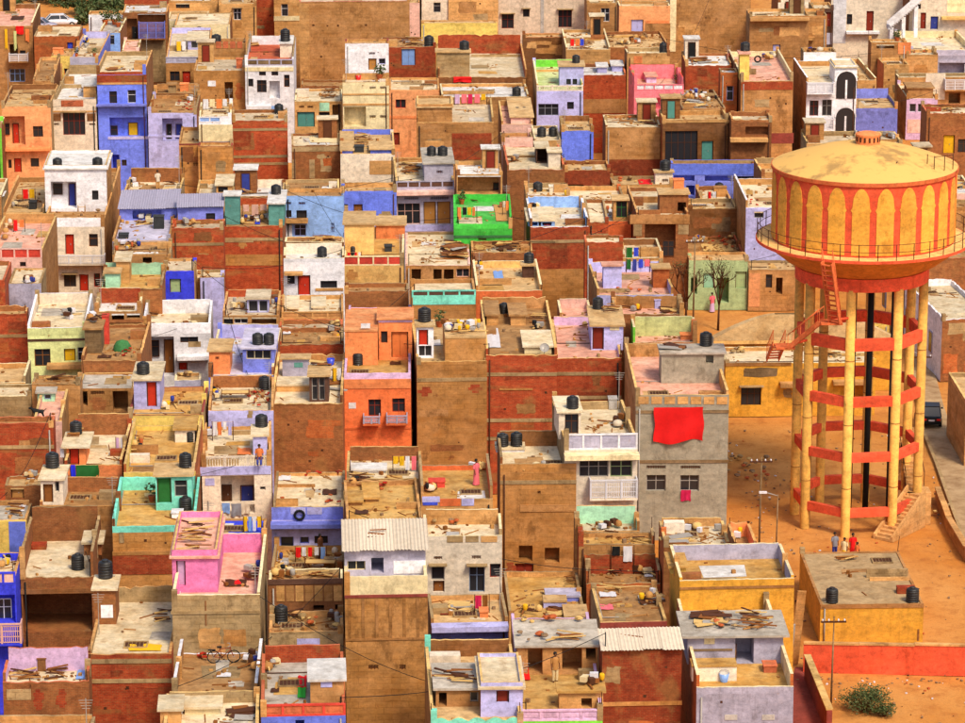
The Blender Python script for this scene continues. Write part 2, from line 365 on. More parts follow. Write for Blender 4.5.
# ------------------------------------------------------------------ parapets
def rim(name, par, p, q, t, z0, h, mats, jit, style='solid'):
    """wall along p->q (its outer face), thickness t to the left of the direction; slots outer, top, inner"""
    L = sqrt((q[0]-p[0])**2+(q[1]-p[1])**2)
    if L < .3 or h < .04: return
    ux, uy = (q[0]-p[0])/L, (q[1]-p[1])/L; nx, ny = -uy, ux
    n = max(2, int(L/.28)) if style != 'scallop' else max(8, int(L/.16)); mb = MB(); hs = []
    for i in range(n+1):
        if style == 'scallop': hh = h*(.74+.26*abs(sin(pi*i/n*max(3, round(L/.95)))))
        else: hh = h+R.uniform(-jit, jit)
        hs.append(hh)
    if jit > .04 and h > .3:      # missing bricks
        for _ in range(max(1, int(L/3))):
            k = R.randrange(n+1); hs[k] = max(.15, hs[k]-R.uniform(.06, .16))
    def P(i, off, z): s = L*i/n; return (p[0]+ux*s+nx*off, p[1]+uy*s+ny*off, z)
    for i in range(n):
        a, b = z0+hs[i], z0+hs[i+1]
        mb.face([P(i,0,z0), P(i+1,0,z0), P(i+1,0,b), P(i,0,a)], 0)
        mb.face([P(i,0,a), P(i+1,0,b), P(i+1,t,b), P(i,t,a)], 1)
        mb.face([P(i+1,t,z0), P(i,t,z0), P(i,t,a), P(i+1,t,b)], 2)
    mb.face([P(0,t,z0), P(0,0,z0), P(0,0,z0+hs[0]), P(0,t,z0+hs[0])], 0); mb.face([P(n,0,z0), P(n,t,z0), P(n,t,z0+hs[n]), P(n,0,z0+hs[n])], 0)
    mb.obj(name, mats, par)
def panel_rail(par, X0, X1, Y, z, h, frame, panel):
    n = max(3, round((X1-X0)/1.05)); q = MB()
    q.box(X0, X1, Y-.01, Y+.13, z+h-.09, z+h); q.box(X0, X1, Y+.0, Y+.12, z, z+.1); q.obj('handrail', [M(frame)], par)
    for i in range(n+1):
        x = X0+.06+(X1-X0-.12)*i/n; q = MB(); q.box(x-.06, x+.06, Y+.003, Y+.117, z+.1, z+h-.09); q.obj('post', [M(frame)], par)
    for i in range(n):
        xa = X0+.06+(X1-X0-.12)*i/n+.06; xb = X0+.06+(X1-X0-.12)*(i+1)/n-.06; q = MB()
        q.box(xa, xb, Y+.04, Y+.08, z+.1, z+h-.09); q.box(xa+.12, xb-.12, Y+.02, Y+.04, z+.2, z+h-.19); q.obj('railing_panel', [M(panel)], par)
def baluster_rail(par, X0, X1, Y, z, h, col):
    q = MB(); q.box(X0, X1, Y-.01, Y+.15, z+h-.1, z+h); q.box(X0, X1, Y, Y+.14, z, z+.08); q.obj('handrail', [M(col)], par)
    n = max(3, round((X1-X0)/1.4))
    for i in range(n+1):
        x = X0+.08+(X1-X0-.16)*i/n; q = MB(); q.box(x-.08, x+.08, Y+.003, Y+.137, z+.08, z+h+.06); q.obj('post', [M(col)], par)
    q = MB(); k = int((X1-X0)/.17)
    for i in range(k):
        x = X0+.1+(X1-X0-.2)*(i+.5)/k
        q.lathe([(.03,z+.08),(.055,z+.08+(h-.18)*.3),(.025,z+.08+(h-.18)*.6),(.04,z+h-.1)], x, Y+.07, 5, cap1=False)
    o = q.obj('balusters', [M(col)], par); o['kind'] = 'stuff'
# ------------------------------------------------------------------ houses
HS = []
class House: pass
def cv(ops):
    r = []
    for op in ops: r.append((op[0], tx(op[1]), tx(op[2]), ty(op[3]), ty(op[4]), *op[5:]))
    return r
def H(x0, x1, yb, yf, yv, wall, n, roof='tan', pf=.35, pb=.45, ps=None, inner=None, side=None, cop=None, fr=None, st='solid', fr2=None, Z=None, g=None,
      ops=(), rooms=(), E=(), dbr=.6, corr=False, jit=None, rot=None, band=None, roofkind=None):
    h = House(); h.x0, h.x1, h.yb, h.yf, h.yv = tx(x0), tx(x1), ty(yb), ty(yf), ty(yv)
    if roof == 'tan': roof = R.choice(['tan', 'tan', 'tan', 'pale', 'pale', 'grey3'])
    h.wall = wall; h.n = n; h.roof = roof; h.pf = pf; h.pb = pb; h.ps = ps if ps is not None else min(pb, max(pf, .35)); h.inner = inner
    h.side = side; h.cop = cop; h.fr = fr; h.fr2 = fr2; h.st = st; h.Z = Z; h.g = ty(g) if g is not None else None; h.ops = cv(ops); h.corr = corr; h.rot = rot
    h.rooms = [(tx(r[0]), tx(r[1]), ty(r[2]), ty(r[3]), ty(r[4]), r[5], cv(r[6]) if len(r) > 6 else [], r[7] if len(r) > 7 else {}) for r in rooms]
    h.E = [(e[0], tx(e[1]), tx(e[2]), ty(e[3]), ty(e[4]), *e[5:]) for e in E]; h.dbr = dbr
    h.jit = jit if jit is not None else (.05 if wall.endswith('_b') else .022); h.band = [ty(q) for q in band] if band else None
    HS.append(h); return h
def solve():
    done = []
    for h in sorted(HS, key=lambda q: -q.yf):
        xm = (h.x0+h.x1)/2; d = ray(xm, h.yf)
        if h.g is not None:
            yy = Pz(xm, h.g, 0)[1]; zr = CZ+yy*d[2]/d[1]
        else:
            pref = (h.Z if h.Z else 8.2+R.uniform(-.8, 1.6))+h.pf; zmax = 99; who = None
            for it in range(3):
                zt = min(pref, zmax); yy = Pz(xm, h.yf, zt)[1]
                X0 = Py(h.x0, h.yf, yy)[0]; X1 = Py(h.x1, h.yf, yy)[0]
                for b in done:
                    if min(X1, b.X1)-max(X0, b.X0) > max(.45, min(1.8, .34*(X1-X0))):
                        z = CZ+(b.Yb+.06)*d[2]/d[1]
                        if z < zmax: zmax = z; who = b
            ym = Pz(xm, h.yv+14, 0)[1]; zmin = CZ+ym*d[2]/d[1]
            zr = max(pref, zmin+.1); zr = min(zr, zmax)
            if zmin > zmax+.3: print('SHORT by %.1f  %s  [behind %s] z=%.1f' % (zmin-zmax, h.n, who.n, zr))
            if zr < 2.2: print('LOW %.1f  %s   [behind %s]' % (zr, h.n, who.n if who else None)); zr = max(zr, 2.2)
        h.Zr = zr-h.pf; yy = Pz(xm, h.yf, zr)[1]; h.Yf = yy
        h.X0 = Py(h.x0, h.yf, yy)[0]; h.X1 = Py(h.x1, h.yf, yy)[0]
        yb = Pz(xm, h.yb, h.Zr+h.pb)[1]; h.Yb = max(yb, yy+1.6)
        h.R = []
        for (a, b, yt, ybs, ytb, wl, ops, opt) in h.rooms:
            m = (a+b)/2; y0 = Pz(m, ybs, h.Zr)[1]
            if y0-h.Yf < .35: y0 = h.Yf-.03
            zt = Py(m, yt, y0)[2]
            if zt-h.Zr < .3: zt = h.Zr+.3
            y1 = max(Pz(m, ytb, zt)[1], y0+1.0); h.Yb = max(h.Yb, y1+.06)
            h.R.append([Py(a, (yt+ybs)/2, y0)[0], Py(b, (yt+ybs)/2, y0)[0], y0, y1, zt, wl, ops, opt])
        if not h.R and not h.corr and h.g is None and (h.wall in RAW or h.wall.endswith('_b')) and not any(e[0] == 'tank' for e in h.E) and h.yf < 215 and h.X1-h.X0 > 3.4 and h.Yb-h.Yf > 3.2 and R.random() < .5:      # stair head at a back corner
            w_ = R.uniform(1.3, 2.0); l_ = R.uniform(1.3, 2.0); hh = R.uniform(1.5, 2.1); xa = h.X0+.2 if R.random() < .5 else h.X1-.2-w_
            wl = R.choice(['tan', 'conc', 'brown_b', 'warmwhite', 'dtan', h.wall]); h.R.append([xa, xa+w_, h.Yb-.2-l_, h.Yb-.2, h.Zr+hh, wl, [], {'door': R.choice(['dwood', 'black', 'redbrown', 'teal', 'dblue'])}])
        for b in done:      # a neighbour's corner in the way: give the wall up to it, never through it
            ov = min(h.X1, b.X1)-max(h.X0, b.X0)
            if 0 < ov <= .5 and h.Yf < b.Yb and h.Yb > b.Yf:
                if h.X0+h.X1 > b.X0+b.X1: h.X0 = b.X1+.03
                else: h.X1 = b.X0-.03
        h.R = [r for r in h.R if r[1]-r[0] > .5]
        for r in h.R: r[0] = max(r[0], h.X0-.02) if r[0] < h.X0 and h.X0-r[0] > .3 else r[0]; r[1] = min(r[1], h.X1+.02) if r[1]-h.X1 > .3 else r[1]
        if h.Yb-h.Yf > 26: print('DEEP %.1f %s' % (h.Yb-h.Yf, h.n))
        if not (1.2 < h.X1-h.X0 < 28): print('WIDE %.1f %s' % (h.X1-h.X0, h.n))
        done.append(h)
def corr_sheet(par, X0, X1, Y0, Y1, z0, z1, col, name='corrugated_sheet'):
    n = max(6, int((X1-X0)/.09)); rows = 2; k = max(1, round((X1-X0)/.95))
    for s in range(k):       # separate overlapping sheets
        a = X0+(X1-X0)*s/k; b = X0+(X1-X0)*(s+1)/k+.05; mb = MB(); m = max(6, int((b-a)/.06)); dz = R.uniform(0, .03)+.004*s
        top = [(a+(b-a)*i/m, .028*sin(2*pi*i*(b-a)/m/.19)+dz) for i in range(m+1)]
        e = R.uniform(-.12, .12)
        for (x, z), (x2, z2) in zip(top[:-1], top[1:]):
            mb.face([(x,Y0+e,z0+z),(x2,Y0+e,z0+z2),(x2,Y1,z1+z2),(x,Y1,z1+z)], 0, True)
        mb.obj(name, [M(col)], par)
GRP = 'flat-roofed houses packed across the town'
def build(h):
    base_ = ((h.X0+h.X1)/2, (h.Yf+h.Yb)/2, 0.0); X0, X1, Y0, Y1, Z = h.X0, h.X1, h.Yf, h.Yb, h.Zr
    nm = 'brick_house' if h.wall.endswith('_b') else 'plastered_house'
    o = thing(nm, h.n, 'house', base_, GRP, radians(h.rot if h.rot is not None else R.uniform(-1.5, 1.5)))
    if h.rot is None: o.rotation_euler.x = radians(R.uniform(-.3, .3)); o.rotation_euler.y = radians(R.uniform(-.4, .4))
    h.o = o
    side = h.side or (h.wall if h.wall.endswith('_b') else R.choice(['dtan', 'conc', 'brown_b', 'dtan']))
    holes = do_ops(o, h.ops, X0, X1, Y0, 0, Z+h.pf, h.wall, True, h.n)
    holes = [(a, b, c, min(d, Z-.03), e) for a, b, c, d, e in holes if c < Z-.2]
    mb = MB(); pocket_wall(mb, X0, X1, Y0, Y1, 0, Z, holes)
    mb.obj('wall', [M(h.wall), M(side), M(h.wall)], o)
    if h.band:
        for yy in h.band:
            z = Py((h.x0+h.x1)/2, yy, Y0)[2]
            if .3 < z < Z: q = MB(); q.box(X0-.01, X1+.01, Y0-.04, Y0+.03, z-.12, z+.12); q.obj('concrete_band', [M('conc')], o)
    if h.corr:
        q = MB(); q.box(X0+.01, X1-.01, Y0+.01, Y1-.01, Z-.12, Z); q.obj('roof', [M('dconc')], o)
        corr_sheet(o, X0-.1, X1+.05, Y0-.3, Y1+.1, Z+.1, Z+.5, h.corr)
    else:
        q = MB(); q.box(X0+.004, X1-.004, Y0+.004, Y1-.004, Z-.14, Z); q.obj('roof', [M('r:'+h.roof)], o)
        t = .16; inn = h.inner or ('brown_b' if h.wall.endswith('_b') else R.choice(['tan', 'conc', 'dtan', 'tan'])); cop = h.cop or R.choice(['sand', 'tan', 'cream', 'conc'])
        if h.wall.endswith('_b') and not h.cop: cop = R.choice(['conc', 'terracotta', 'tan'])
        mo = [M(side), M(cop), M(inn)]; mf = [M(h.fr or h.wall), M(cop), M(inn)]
        if h.pf > .04:
            if h.st == 'panel': panel_rail(o, X0, X1, Y0, Z, h.pf, h.fr or 'white', h.fr2 or h.fr or 'white')
            elif h.st == 'balus': baluster_rail(o, X0, X1, Y0, Z, h.pf, h.fr or 'white')
            else: rim('parapet', o, (X0, Y0), (X1, Y0), t, Z, h.pf, mf, h.jit, h.st)
        yb0 = Y0+t if h.pf > .04 else Y0
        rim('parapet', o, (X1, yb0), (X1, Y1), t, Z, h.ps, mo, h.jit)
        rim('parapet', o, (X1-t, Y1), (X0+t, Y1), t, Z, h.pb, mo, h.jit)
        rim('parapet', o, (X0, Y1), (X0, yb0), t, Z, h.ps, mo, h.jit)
    for (a, b, y0, y1, zt, wl, ops, opt) in h.R:
        nmr = 'roof_room'; ov = opt.get('ov', .14)
        # room mesh is a part; doors and windows of the room are its sub-parts
        hold = bpy.data.objects.new(nmr, None)
        mbr = MB(); lo = Z+.002
        # walls first so that the openings can be parented to them
        tmp = MB(); r = None
        class _P: pass
        r = bpy.data.objects.new(nmr, bpy.data.meshes.new(nmr)); C.objects.link(r); r.parent = o; BASE[r.name] = base_
        bpy.data.objects.remove(hold)
        hl = do_ops(r, ops, a, b, y0, lo, zt-.13, wl, False, h.n)
        pocket_wall(mbr, a, b, y0, y1, lo, zt-.12, hl)
        rs = opt.get('side') or (wl if wl.endswith('_b') else wl)
        me = mbr.mesh(nmr, [M(wl), M(rs), M(opt.get('in', wl))], base_); old = r.data; r.data = me; bpy.data.meshes.remove(old)
        if opt.get('door'): mx = (a+b)/2; door(r, mx-.38, mx+.38, lo+.05, min(zt-.25, lo+1.7), y0-.08, opt['door'], False)
        if opt.get('corr'):
            q = MB(); q.box(a+.01, b-.01, y0+.01, y1-.01, zt-.12, zt-.06); q.obj('ceiling', [M('dconc')], r)
            corr_sheet(r, a-ov, b+ov, y0-.35, y1+.1, zt-.03, zt+.35, opt['corr'])
        else:
            q = MB(); q.box(a-ov, b+ov, y0-ov-.03, y1+.04, zt-.12, zt, 0); q.obj('roof_slab', [M('r:'+opt.get('roof', h.roof))], r)
            if opt.get('p'):
                for (p1, p2) in (((a,y0),(b,y0)), ((b,y0+.13),(b,y1)), ((b-.13,y1),(a+.13,y1)), ((a,y1),(a,y0+.13))):
                    rim('parapet', r, p1, p2, .12, zt, opt['p'], [M(wl), M('sand'), M(wl)], .02)
    # small loose rubbish that nobody could count
    if h.dbr > 0 and not h.corr:
        area = (X1-X0)*(Y1-Y0); mb = MB(); n = int(min(200, 4+area*h.dbr*R.uniform(.5, 1.3)))
        def free(x, y): return all(not (a-.2 < x < b+.2 and y0-.2 < y < y1+.2) for (a, b, y0, y1, *_r) in h.R)
        cl = [(R.uniform(X0+.5, X1-.5), R.uniform(Y0+.5, Y1-.5)) for _ in range(3)] if X1-X0 > 1.6 and Y1-Y0 > 1.6 else []
        for _ in range(n if cl else 0):
            if R.random() < .65: c0 = R.choice(cl); x = c0[0]+R.gauss(0, .55); y = c0[1]+R.gauss(0, .7)
            else: x = R.uniform(X0+.3, X1-.3); y = R.uniform(Y0+.3, Y1-.3)
            x = min(max(x, X0+.3), X1-.3); y = min(max(y, Y0+.3), Y1-.3)
            if not free(x, y): continue
            an = R.uniform(0, pi); u = (cos(an), sin(an), 0); v = (-sin(an), cos(an), 0)
            tp = R.random(); m = R.randrange(6)
            if tp < .3: mb.obox((x, y, Z+.03), R.uniform(.4, 1.2), .05, .05, u, v, m=R.choice([1, 2]))
            elif tp < .85: s_ = R.uniform(.06, .17); mb.obox((x, y, Z+s_*.3), s_*1.4, s_, s_*.6, u, v, m=m)
            else: s_ = R.uniform(.1, .24); mb.obox((x, y, Z+s_*.5), s_, s_*.8, s_, u, v, m=m)
        if mb.f:
            q = mb.obj('roof_debris', [M('c:pebble'), M('c:wood'), M('c:dtan'), M('c:conc'), M('c:tan'), M('c:brown')], o); q['kind'] = 'stuff'
    # parapet pillars, vents, weep holes
    if not h.corr and R.random() < .7:
        for (xx, yy) in ((X0, Y0), (X1-.26, Y0), (X0, Y1-.26), (X1-.26, Y1-.26), (X0, (Y0+Y1)/2), (X1-.26, (Y0+Y1)/2)):
            if R.random() < .45:
                q = MB(); ph = max(h.pf, h.ps)+R.uniform(.12, .4); q.box(xx-.02, xx+.28, yy-.02, yy+.28, Z+.002, Z+ph); q.obj('parapet_pillar', [M(R.choice([side, 'conc', 'tan', h.wall]))], o)
    zlo = max(.4, Py((h.x0+h.x1)/2, h.yv, Y0)[2])
    if Z-zlo > 2.6 and len(h.ops) < 4:
        for _ in range(R.randrange(2, 6)):
            xx = R.uniform(X0+.4, X1-.5); zz = R.uniform(zlo+.3, Z-.5)
            if any(xx < g[1]+.2 and xx > g[0]-.3 and zz < g[3]+.2 and zz > g[2]-.3 for g in RECTS): continue
            s_ = R.choice([.09, .12, .16]); q = MB()
            q.box(xx, xx+s_, Y0-.012, Y0+.01, zz, zz+s_*R.uniform(.7, 1.2)); q.obj('weep_hole', [M('c:dbrown')], o)
    if Z-zlo > 2.0 and (h.wall in RAW or h.wall.endswith('_b') or h.wall == 'vochre') and len(h.ops) < 6:
        for _ in range(R.randrange(2, 6)):
            w_ = R.uniform(.5, min(2.4, (X1-X0)*.5)); hh = R.uniform(.3, min(1.6, (Z-zlo)*.5)); xa = R.uniform(X0+.05, X1-w_-.05); za = R.uniform(zlo, Z-hh-.1); q = MB(); n = 16; pts = []
            for k in range(n):
                t_ = k/n*4; sd, f_ = int(t_), t_-int(t_); bx_ = [(f_, 0), (1, f_), (1-f_, 1), (0, 1-f_)][sd]; pts.append((xa+w_*bx_[0]+R.uniform(-.07, .07), Y0-.009-.002*_, za+hh*bx_[1]+R.uniform(-.06, .06)))
            if any(xa < g[1]+.15 and xa+w_ > g[0]-.15 and za < g[3]+.15 and za+hh > g[2]-.15 for g in RECTS): continue
            q.face(pts); q.obj('render_patch', [M(R.choice(['conc', 'tan', 'dtan', 'ochre', 'dconc', 'brown_b'] if not h.wall.endswith('_b') else ['brown_b', 'dark_b', 'conc', 'dtan', h.wall, 'orange_b']))], o)
    if (X1-X0)*(Y1-Y0) > 30 and not h.corr and R.random() < .55:
        for _ in range(R.randrange(1, 3)):       # knee-high partition stubs and kerbs across the roof
            yy = R.uniform(Y0+1, Y1-1); xa = X0+.17; xb = xa+(X1-X0)*R.uniform(.25, .6)
            if any(yy > r[2]-.4 and yy < r[3]+.4 for r in h.R): continue
            if R.random() < .5: xa, xb = X1-.17-(xb-xa), X1-.17
            q = MB(); q.box(xa, xb, yy, yy+.14, Z+.002, Z+R.uniform(.15, .6)); q.obj('partition_stub', [M(R.choice(['brown_b', 'tan', 'conc', 'dtan']))], o)
    def clear(xa, xb, ya, yb): return all(xb < r[0]-.15 or xa > r[1]+.15 or yb < r[2]-.2 or ya > r[3]+.1 for r in h.R)
    if not h.corr and X1-X0 > 2.6 and Y1-Y0 > 3:
        for _ in range(R.choice([1, 2, 2, 3])):      # repair patches and mats
            w_, l_ = R.uniform(.5, (X1-X0)*.45), R.uniform(.6, 2.2); xa = R.uniform(X0+.25, X1-.25-w_); ya = R.uniform(Y0+.3, max(Y0+.31, Y1-.3-l_))
            if clear(xa, xa+w_, ya, ya+l_): q = MB(); e = [R.uniform(-.12, .12) for _ in range(8)]; zz = Z+.012+.003*_; q.face([(xa+e[0], ya+e[1], zz), (xa+w_+e[2], ya+e[3], zz), (xa+w_+e[4], ya+l_+e[5], zz), (xa+e[6], ya+l_+e[7], zz)]); q.obj('roof_patch', [M(R.choice(['r:grey', 'r:brown', 'r:pale', 'r:tan', 'r:white', 'r:ochre', 'conc']))], o)
        if R.random() < .5:
            xa = R.uniform(X0+.4, X1-1.6); ya = R.uniform(Y0+.4, Y1-1.6)
            if clear(xa, xa+1.2, ya, ya+1.0):
                q = MB(); q.box(xa, xa+1.2, ya, ya+.9, Z+.003, Z+.05, 0); g_ = q.obj('skylight_grate', [M('c:dbrown')], o); q = MB()
                q.box(xa-.05, xa+1.25, ya-.05, ya+.03, Z+.003, Z+.1); q.box(xa-.05, xa+1.25, ya+.87, ya+.95, Z+.003, Z+.1); q.box(xa-.05, xa+.03, ya+.03, ya+.87, Z+.003, Z+.1); q.box(xa+1.17, xa+1.25, ya+.03, ya+.87, Z+.003, Z+.1)
                for i in range(1, 6): q.bar((xa+.2*i, ya, Z+.085), (xa+.2*i, ya+.9, Z+.085), .014, 4)
                q.obj('grate_frame', [M('conc')], g_)
        if R.random() < .3:
            xa, ya = R.choice([X0+.3, X1-.3]), R.uniform(Y0+.5, Y1-.4); hh = R.uniform(1.6, 2.8); q = MB(); q.bar((xa, ya, Z), (xa, ya, Z+hh), .022, 5)
            for i in range(4): q.bar((xa-.35+.05*i, ya, Z+hh-.1-.14*i), (xa+.35-.05*i, ya, Z+hh-.1-.14*i), .012, 4)
            q.obj('aerial_mast', [M('c:grey')], o)
        if R.random() < .4:      # water pipe run along the parapet foot
            ya = R.uniform(Y0+.6, Y1-.5); q = MB(); q.tube([(X0+.2, Y1-.3, Z+.05), (X0+.22, ya, Z+.05), (X0+.22+R.uniform(.5, X1-X0-.6), ya, Z+.05)], .03, 5); q.obj('water_pipe', [M(R.choice(['c:grey', 'c:dbrown', 'c:white']))], o)
        if R.random() < .45:     # masonry bench or plinth
            w_ = R.uniform(.6, 1.6); xa = R.choice([X0+.18, X1-.18-w_]); ya = R.uniform(Y0+.6, Y1-1.4)
            if clear(xa, xa+w_, ya, ya+.7): q = MB(); q.box(xa, xa+w_, ya, ya+R.uniform(.4, .8), Z+.002, Z+R.uniform(.25, .7)); q.obj('roof_plinth', [M(R.choice(['brown_b', 'tan', 'conc', 'warmwhite', 'dtan', 'red_b']))], o)
    # drain pipe and roof rods
    if R.random() < .45 and h.pf >= 0:
        x = X0+.25 if R.random() < .5 else X1-.25; q = MB(); q.bar((x, Y0-.07, .1), (x, Y0-.07, Z-.15), .05, 6); q.obj('drain_pipe', [M(R.choice(['c:dbrown', 'c:grey', 'c:black']))], o)
    if R.random() < .35 and not h.corr:
        for _ in range(R.randrange(1, 4)):
            x, y = R.choice([X0+.08, X1-.08]), R.choice([Y0+.08, Y1-.08]); zz = Z+max(h.pf, .3)-.1
            q = MB(); q.bar((x, y, Z+.01), (x+R.uniform(-.1, .1), y, zz+R.uniform(.5, 1.1)), .022, 5); q.obj('steel_rod', [M('c:dbrown')], o)
# ------------------------------------------------------------------ things that stand on roofs
CNT = {}
def copy_tree(o, parent=None):
    c = o.copy(); C.objects.link(c); c.parent = parent
    for ch in list(o.children): copy_tree(ch, c)
    return c
TANK = None
def tank(cx, cy, z, dia, hgt, label, group='black rooftop water tanks', mat='tank'):
    """ribbed polythene tank: body, lid, pipe; later ones are copies"""
    global TANK
    if TANK is None:
        m, t, b = new_mat('black_polythene'); p, rnd, gp = world_pos(t)
        f = noise(t, p, 2.5, 4, .6); x = mixc(t, ramp(t, f, .45, .7, 0, .6), (.012, .012, .013), (.05, .042, .034))
        t.links.new(x, b.inputs['Base Color']); b.inputs['Roughness'].default_value = .48; b.inputs['Specular IOR Level'].default_value = .4; MATS['tank'] = m
        o = bpy.data.objects.new('water_tank', None); C.objects.link(o); BASE[o.name] = (0, 0, 0)
        mb = MB(); pr = [(.44, 0), (.48, .02)]
        for k in range(5):
            z0 = .05+k*.155; pr += [(.5, z0), (.5, z0+.1), (.47, z0+.115), (.47, z0+.14)]
        pr += [(.48, .83), (.44, .90), (.30, .95), (.2, .96)]
        mb.lathe(pr, 0, 0, 18); mb.obj('tank_body', [m], o, (0, 0, 0))
        mb = MB(); mb.lathe([(.22, .955), (.23, 1.0), (.19, 1.03)], 0, 0, 14); mb.obj('lid', [m], o, (0, 0, 0))
        mb = MB(); mb.tube([(.47, 0, .1), (.62, 0, .1), (.62, 0, .0)], .03, 6); mb.obj('pipe', [M('c:grey')], o, (0, 0, 0))
        TANK = o
    else: o = copy_tree(TANK)
    o.location = (cx, cy, z); o.scale = (dia, dia, hgt); o.rotation_euler.z = R.uniform(0, 6)
    return tag(o, label, 'water tank', group)
def cloth_grid(p, u, v, nx, ny, amp, seed, drop=0):
    mb = MB(); rr = random.Random(seed); ph = [rr.uniform(0, 6) for _ in range(4)]; n = Vector(u).cross(Vector(v)).normalized()
    P = []
    for j in range(ny+1):
        for i in range(nx+1):
            s, q = i/nx, j/ny
            wv = amp*(sin(s*9+ph[0]+q*1.5)*.6*(.3+q)+sin(s*17+ph[1])*.3*q+sin(q*7+ph[2]+s*3)*.25)
            e = Vector(p)+Vector(u)*(s+.015*sin(q*8+ph[3]))+Vector(v)*(q+drop*q*sin(s*pi*2+ph[1])*.25)+n*wv
            P.append(tuple(e))
    for j in range(ny):
        for i in range(nx):
            a = j*(nx+1)+i; mb.v += []; mb.f.append((a, a+1, a+nx+2, a+nx+1)); mb.m.append(0); mb.sm.append(True)
    mb.v = P; return mb
def person(x, y, z, rz, shirt, legs, label, pose='stand', hgt=1.62, long=False):
    o = thing('person', label, 'person', (x, y, z), 'people on roofs and on the sand', rz)
    s = hgt/1.7
    J = [(0,0,.93,.13,.10),(0,0,1.15,.135,.10),(0,0,1.38,.15,.10),(0,0,1.47,.05,.05),(0,-.015,1.53,.06,.065),(0,-.02,1.62,.085,.10),(0,-.01,1.70,.05,.06)]
    E_ = [(0,1),(1,2),(2,3),(3,4),(4,5),(5,6)]
    def add(pts, root):
        last = root
        for p in pts: J.append(p); E_.append((last, len(J)-1)); last = len(J)-1
    for sd in (-1, 1):
        add([(sd*.18,0,1.40,.055,.055),(sd*.23,.0,1.14,.042,.042),(sd*.24,-.10 if sd < 0 else -.04,.90,.034,.034),(sd*.24,-.13 if sd < 0 else -.05,.81,.03,.042),(sd*.235,-.15 if sd<0 else -.06,.74,.018,.028)], 2)
        if pose == 'stand': add([(sd*.09,0,.86,.085,.09),(sd*.10,-.02,.48,.058,.06),(sd*.10,.02,.10,.04,.042),(sd*.105,-.12,.035,.036,.028)], 0)
        else: add([(sd*.09,-.06,.88,.085,.09),(sd*.11,-.46,.86,.06,.06),(sd*.11,-.48,.46,.042,.042),(sd*.115,-.60,.40,.036,.028)], 0)
    me = bpy.data.meshes.new('body'); me.from_pydata([(a*s, b*s, c*s) for a, b, c, _, _ in J], E_, []); me.update()
    b = bpy.data.objects.new('body', me); C.objects.link(b); b.parent = o
    md = b.modifiers.new('skin', 'SKIN'); md.use_smooth_shade = True
    for i, v in enumerate(me.skin_vertices[0].data): v.radius = (J[i][3]*s, J[i][4]*s); v.use_root = (i == 0)
    b.modifiers.new('sub', 'SUBSURF').render_levels = 1
    me.materials.append(M('c:flesh'))
    def loft(name, rings, col, n=12):
        mb = MB()
        for (cx, cy, cz, rx, ry) in rings:
            for k in range(n): a = 2*pi*k/n; mb.v.append(((cx+rx*cos(a))*s, (cy+ry*sin(a))*s, cz*s))
        for j in range(len(rings)-1):
            for k in range(n): l = (k+1) % n; mb.f.append((j*n+k, j*n+l, (j+1)*n+l, (j+1)*n+k)); mb.m.append(0); mb.sm.append(True)
        q = mb.obj(name, [M('c:'+col)], o, (0, 0, 0)); return q
    loft('shirt', [(0,0,.74 if not long else .5,.2,.16),(0,0,.95,.185,.15),(0,0,1.15,.175,.14),(0,0,1.36,.2,.14),(0,0,1.43,.15,.11),(0,0,1.465,.07,.07)], shirt)
    for sd in (-1, 1):
        loft('sleeve', [(sd*.16,0,1.42,.075,.085),(sd*.215,0,1.28,.07,.075),(sd*.235,-.01,1.12,.062,.062)], shirt, 8)
    if long: loft('skirt', [(0,0,.06,.26,.22),(0,0,.3,.22,.19),(0,0,.62,.2,.17),(0,0,.98,.17,.14)], legs)
    elif pose == 'stand':
        for sd in (-1, 1): loft('trouser_leg', [(sd*.1,.01,.1,.075,.075),(sd*.1,-.01,.48,.085,.085),(sd*.09,0,.86,.11,.12)], legs, 8)
    else:
        for sd in (-1, 1): loft('trouser_leg', [(sd*.11,-.48,.46,.075,.075),(sd*.11,-.47,.78,.085,.085),(sd*.1,-.2,.9,.11,.1),(sd*.09,0,.9,.11,.12)], legs, 8)
    mb = MB(); mb.lathe([(.098*s,1.585*s),(.105*s,1.64*s),(.095*s,1.70*s),(.06*s,1.735*s),(.01*s,1.745*s)], 0, .018*s, 10); mb.obj('hair', [M('c:hair')], o, (0,0,0))
    return o
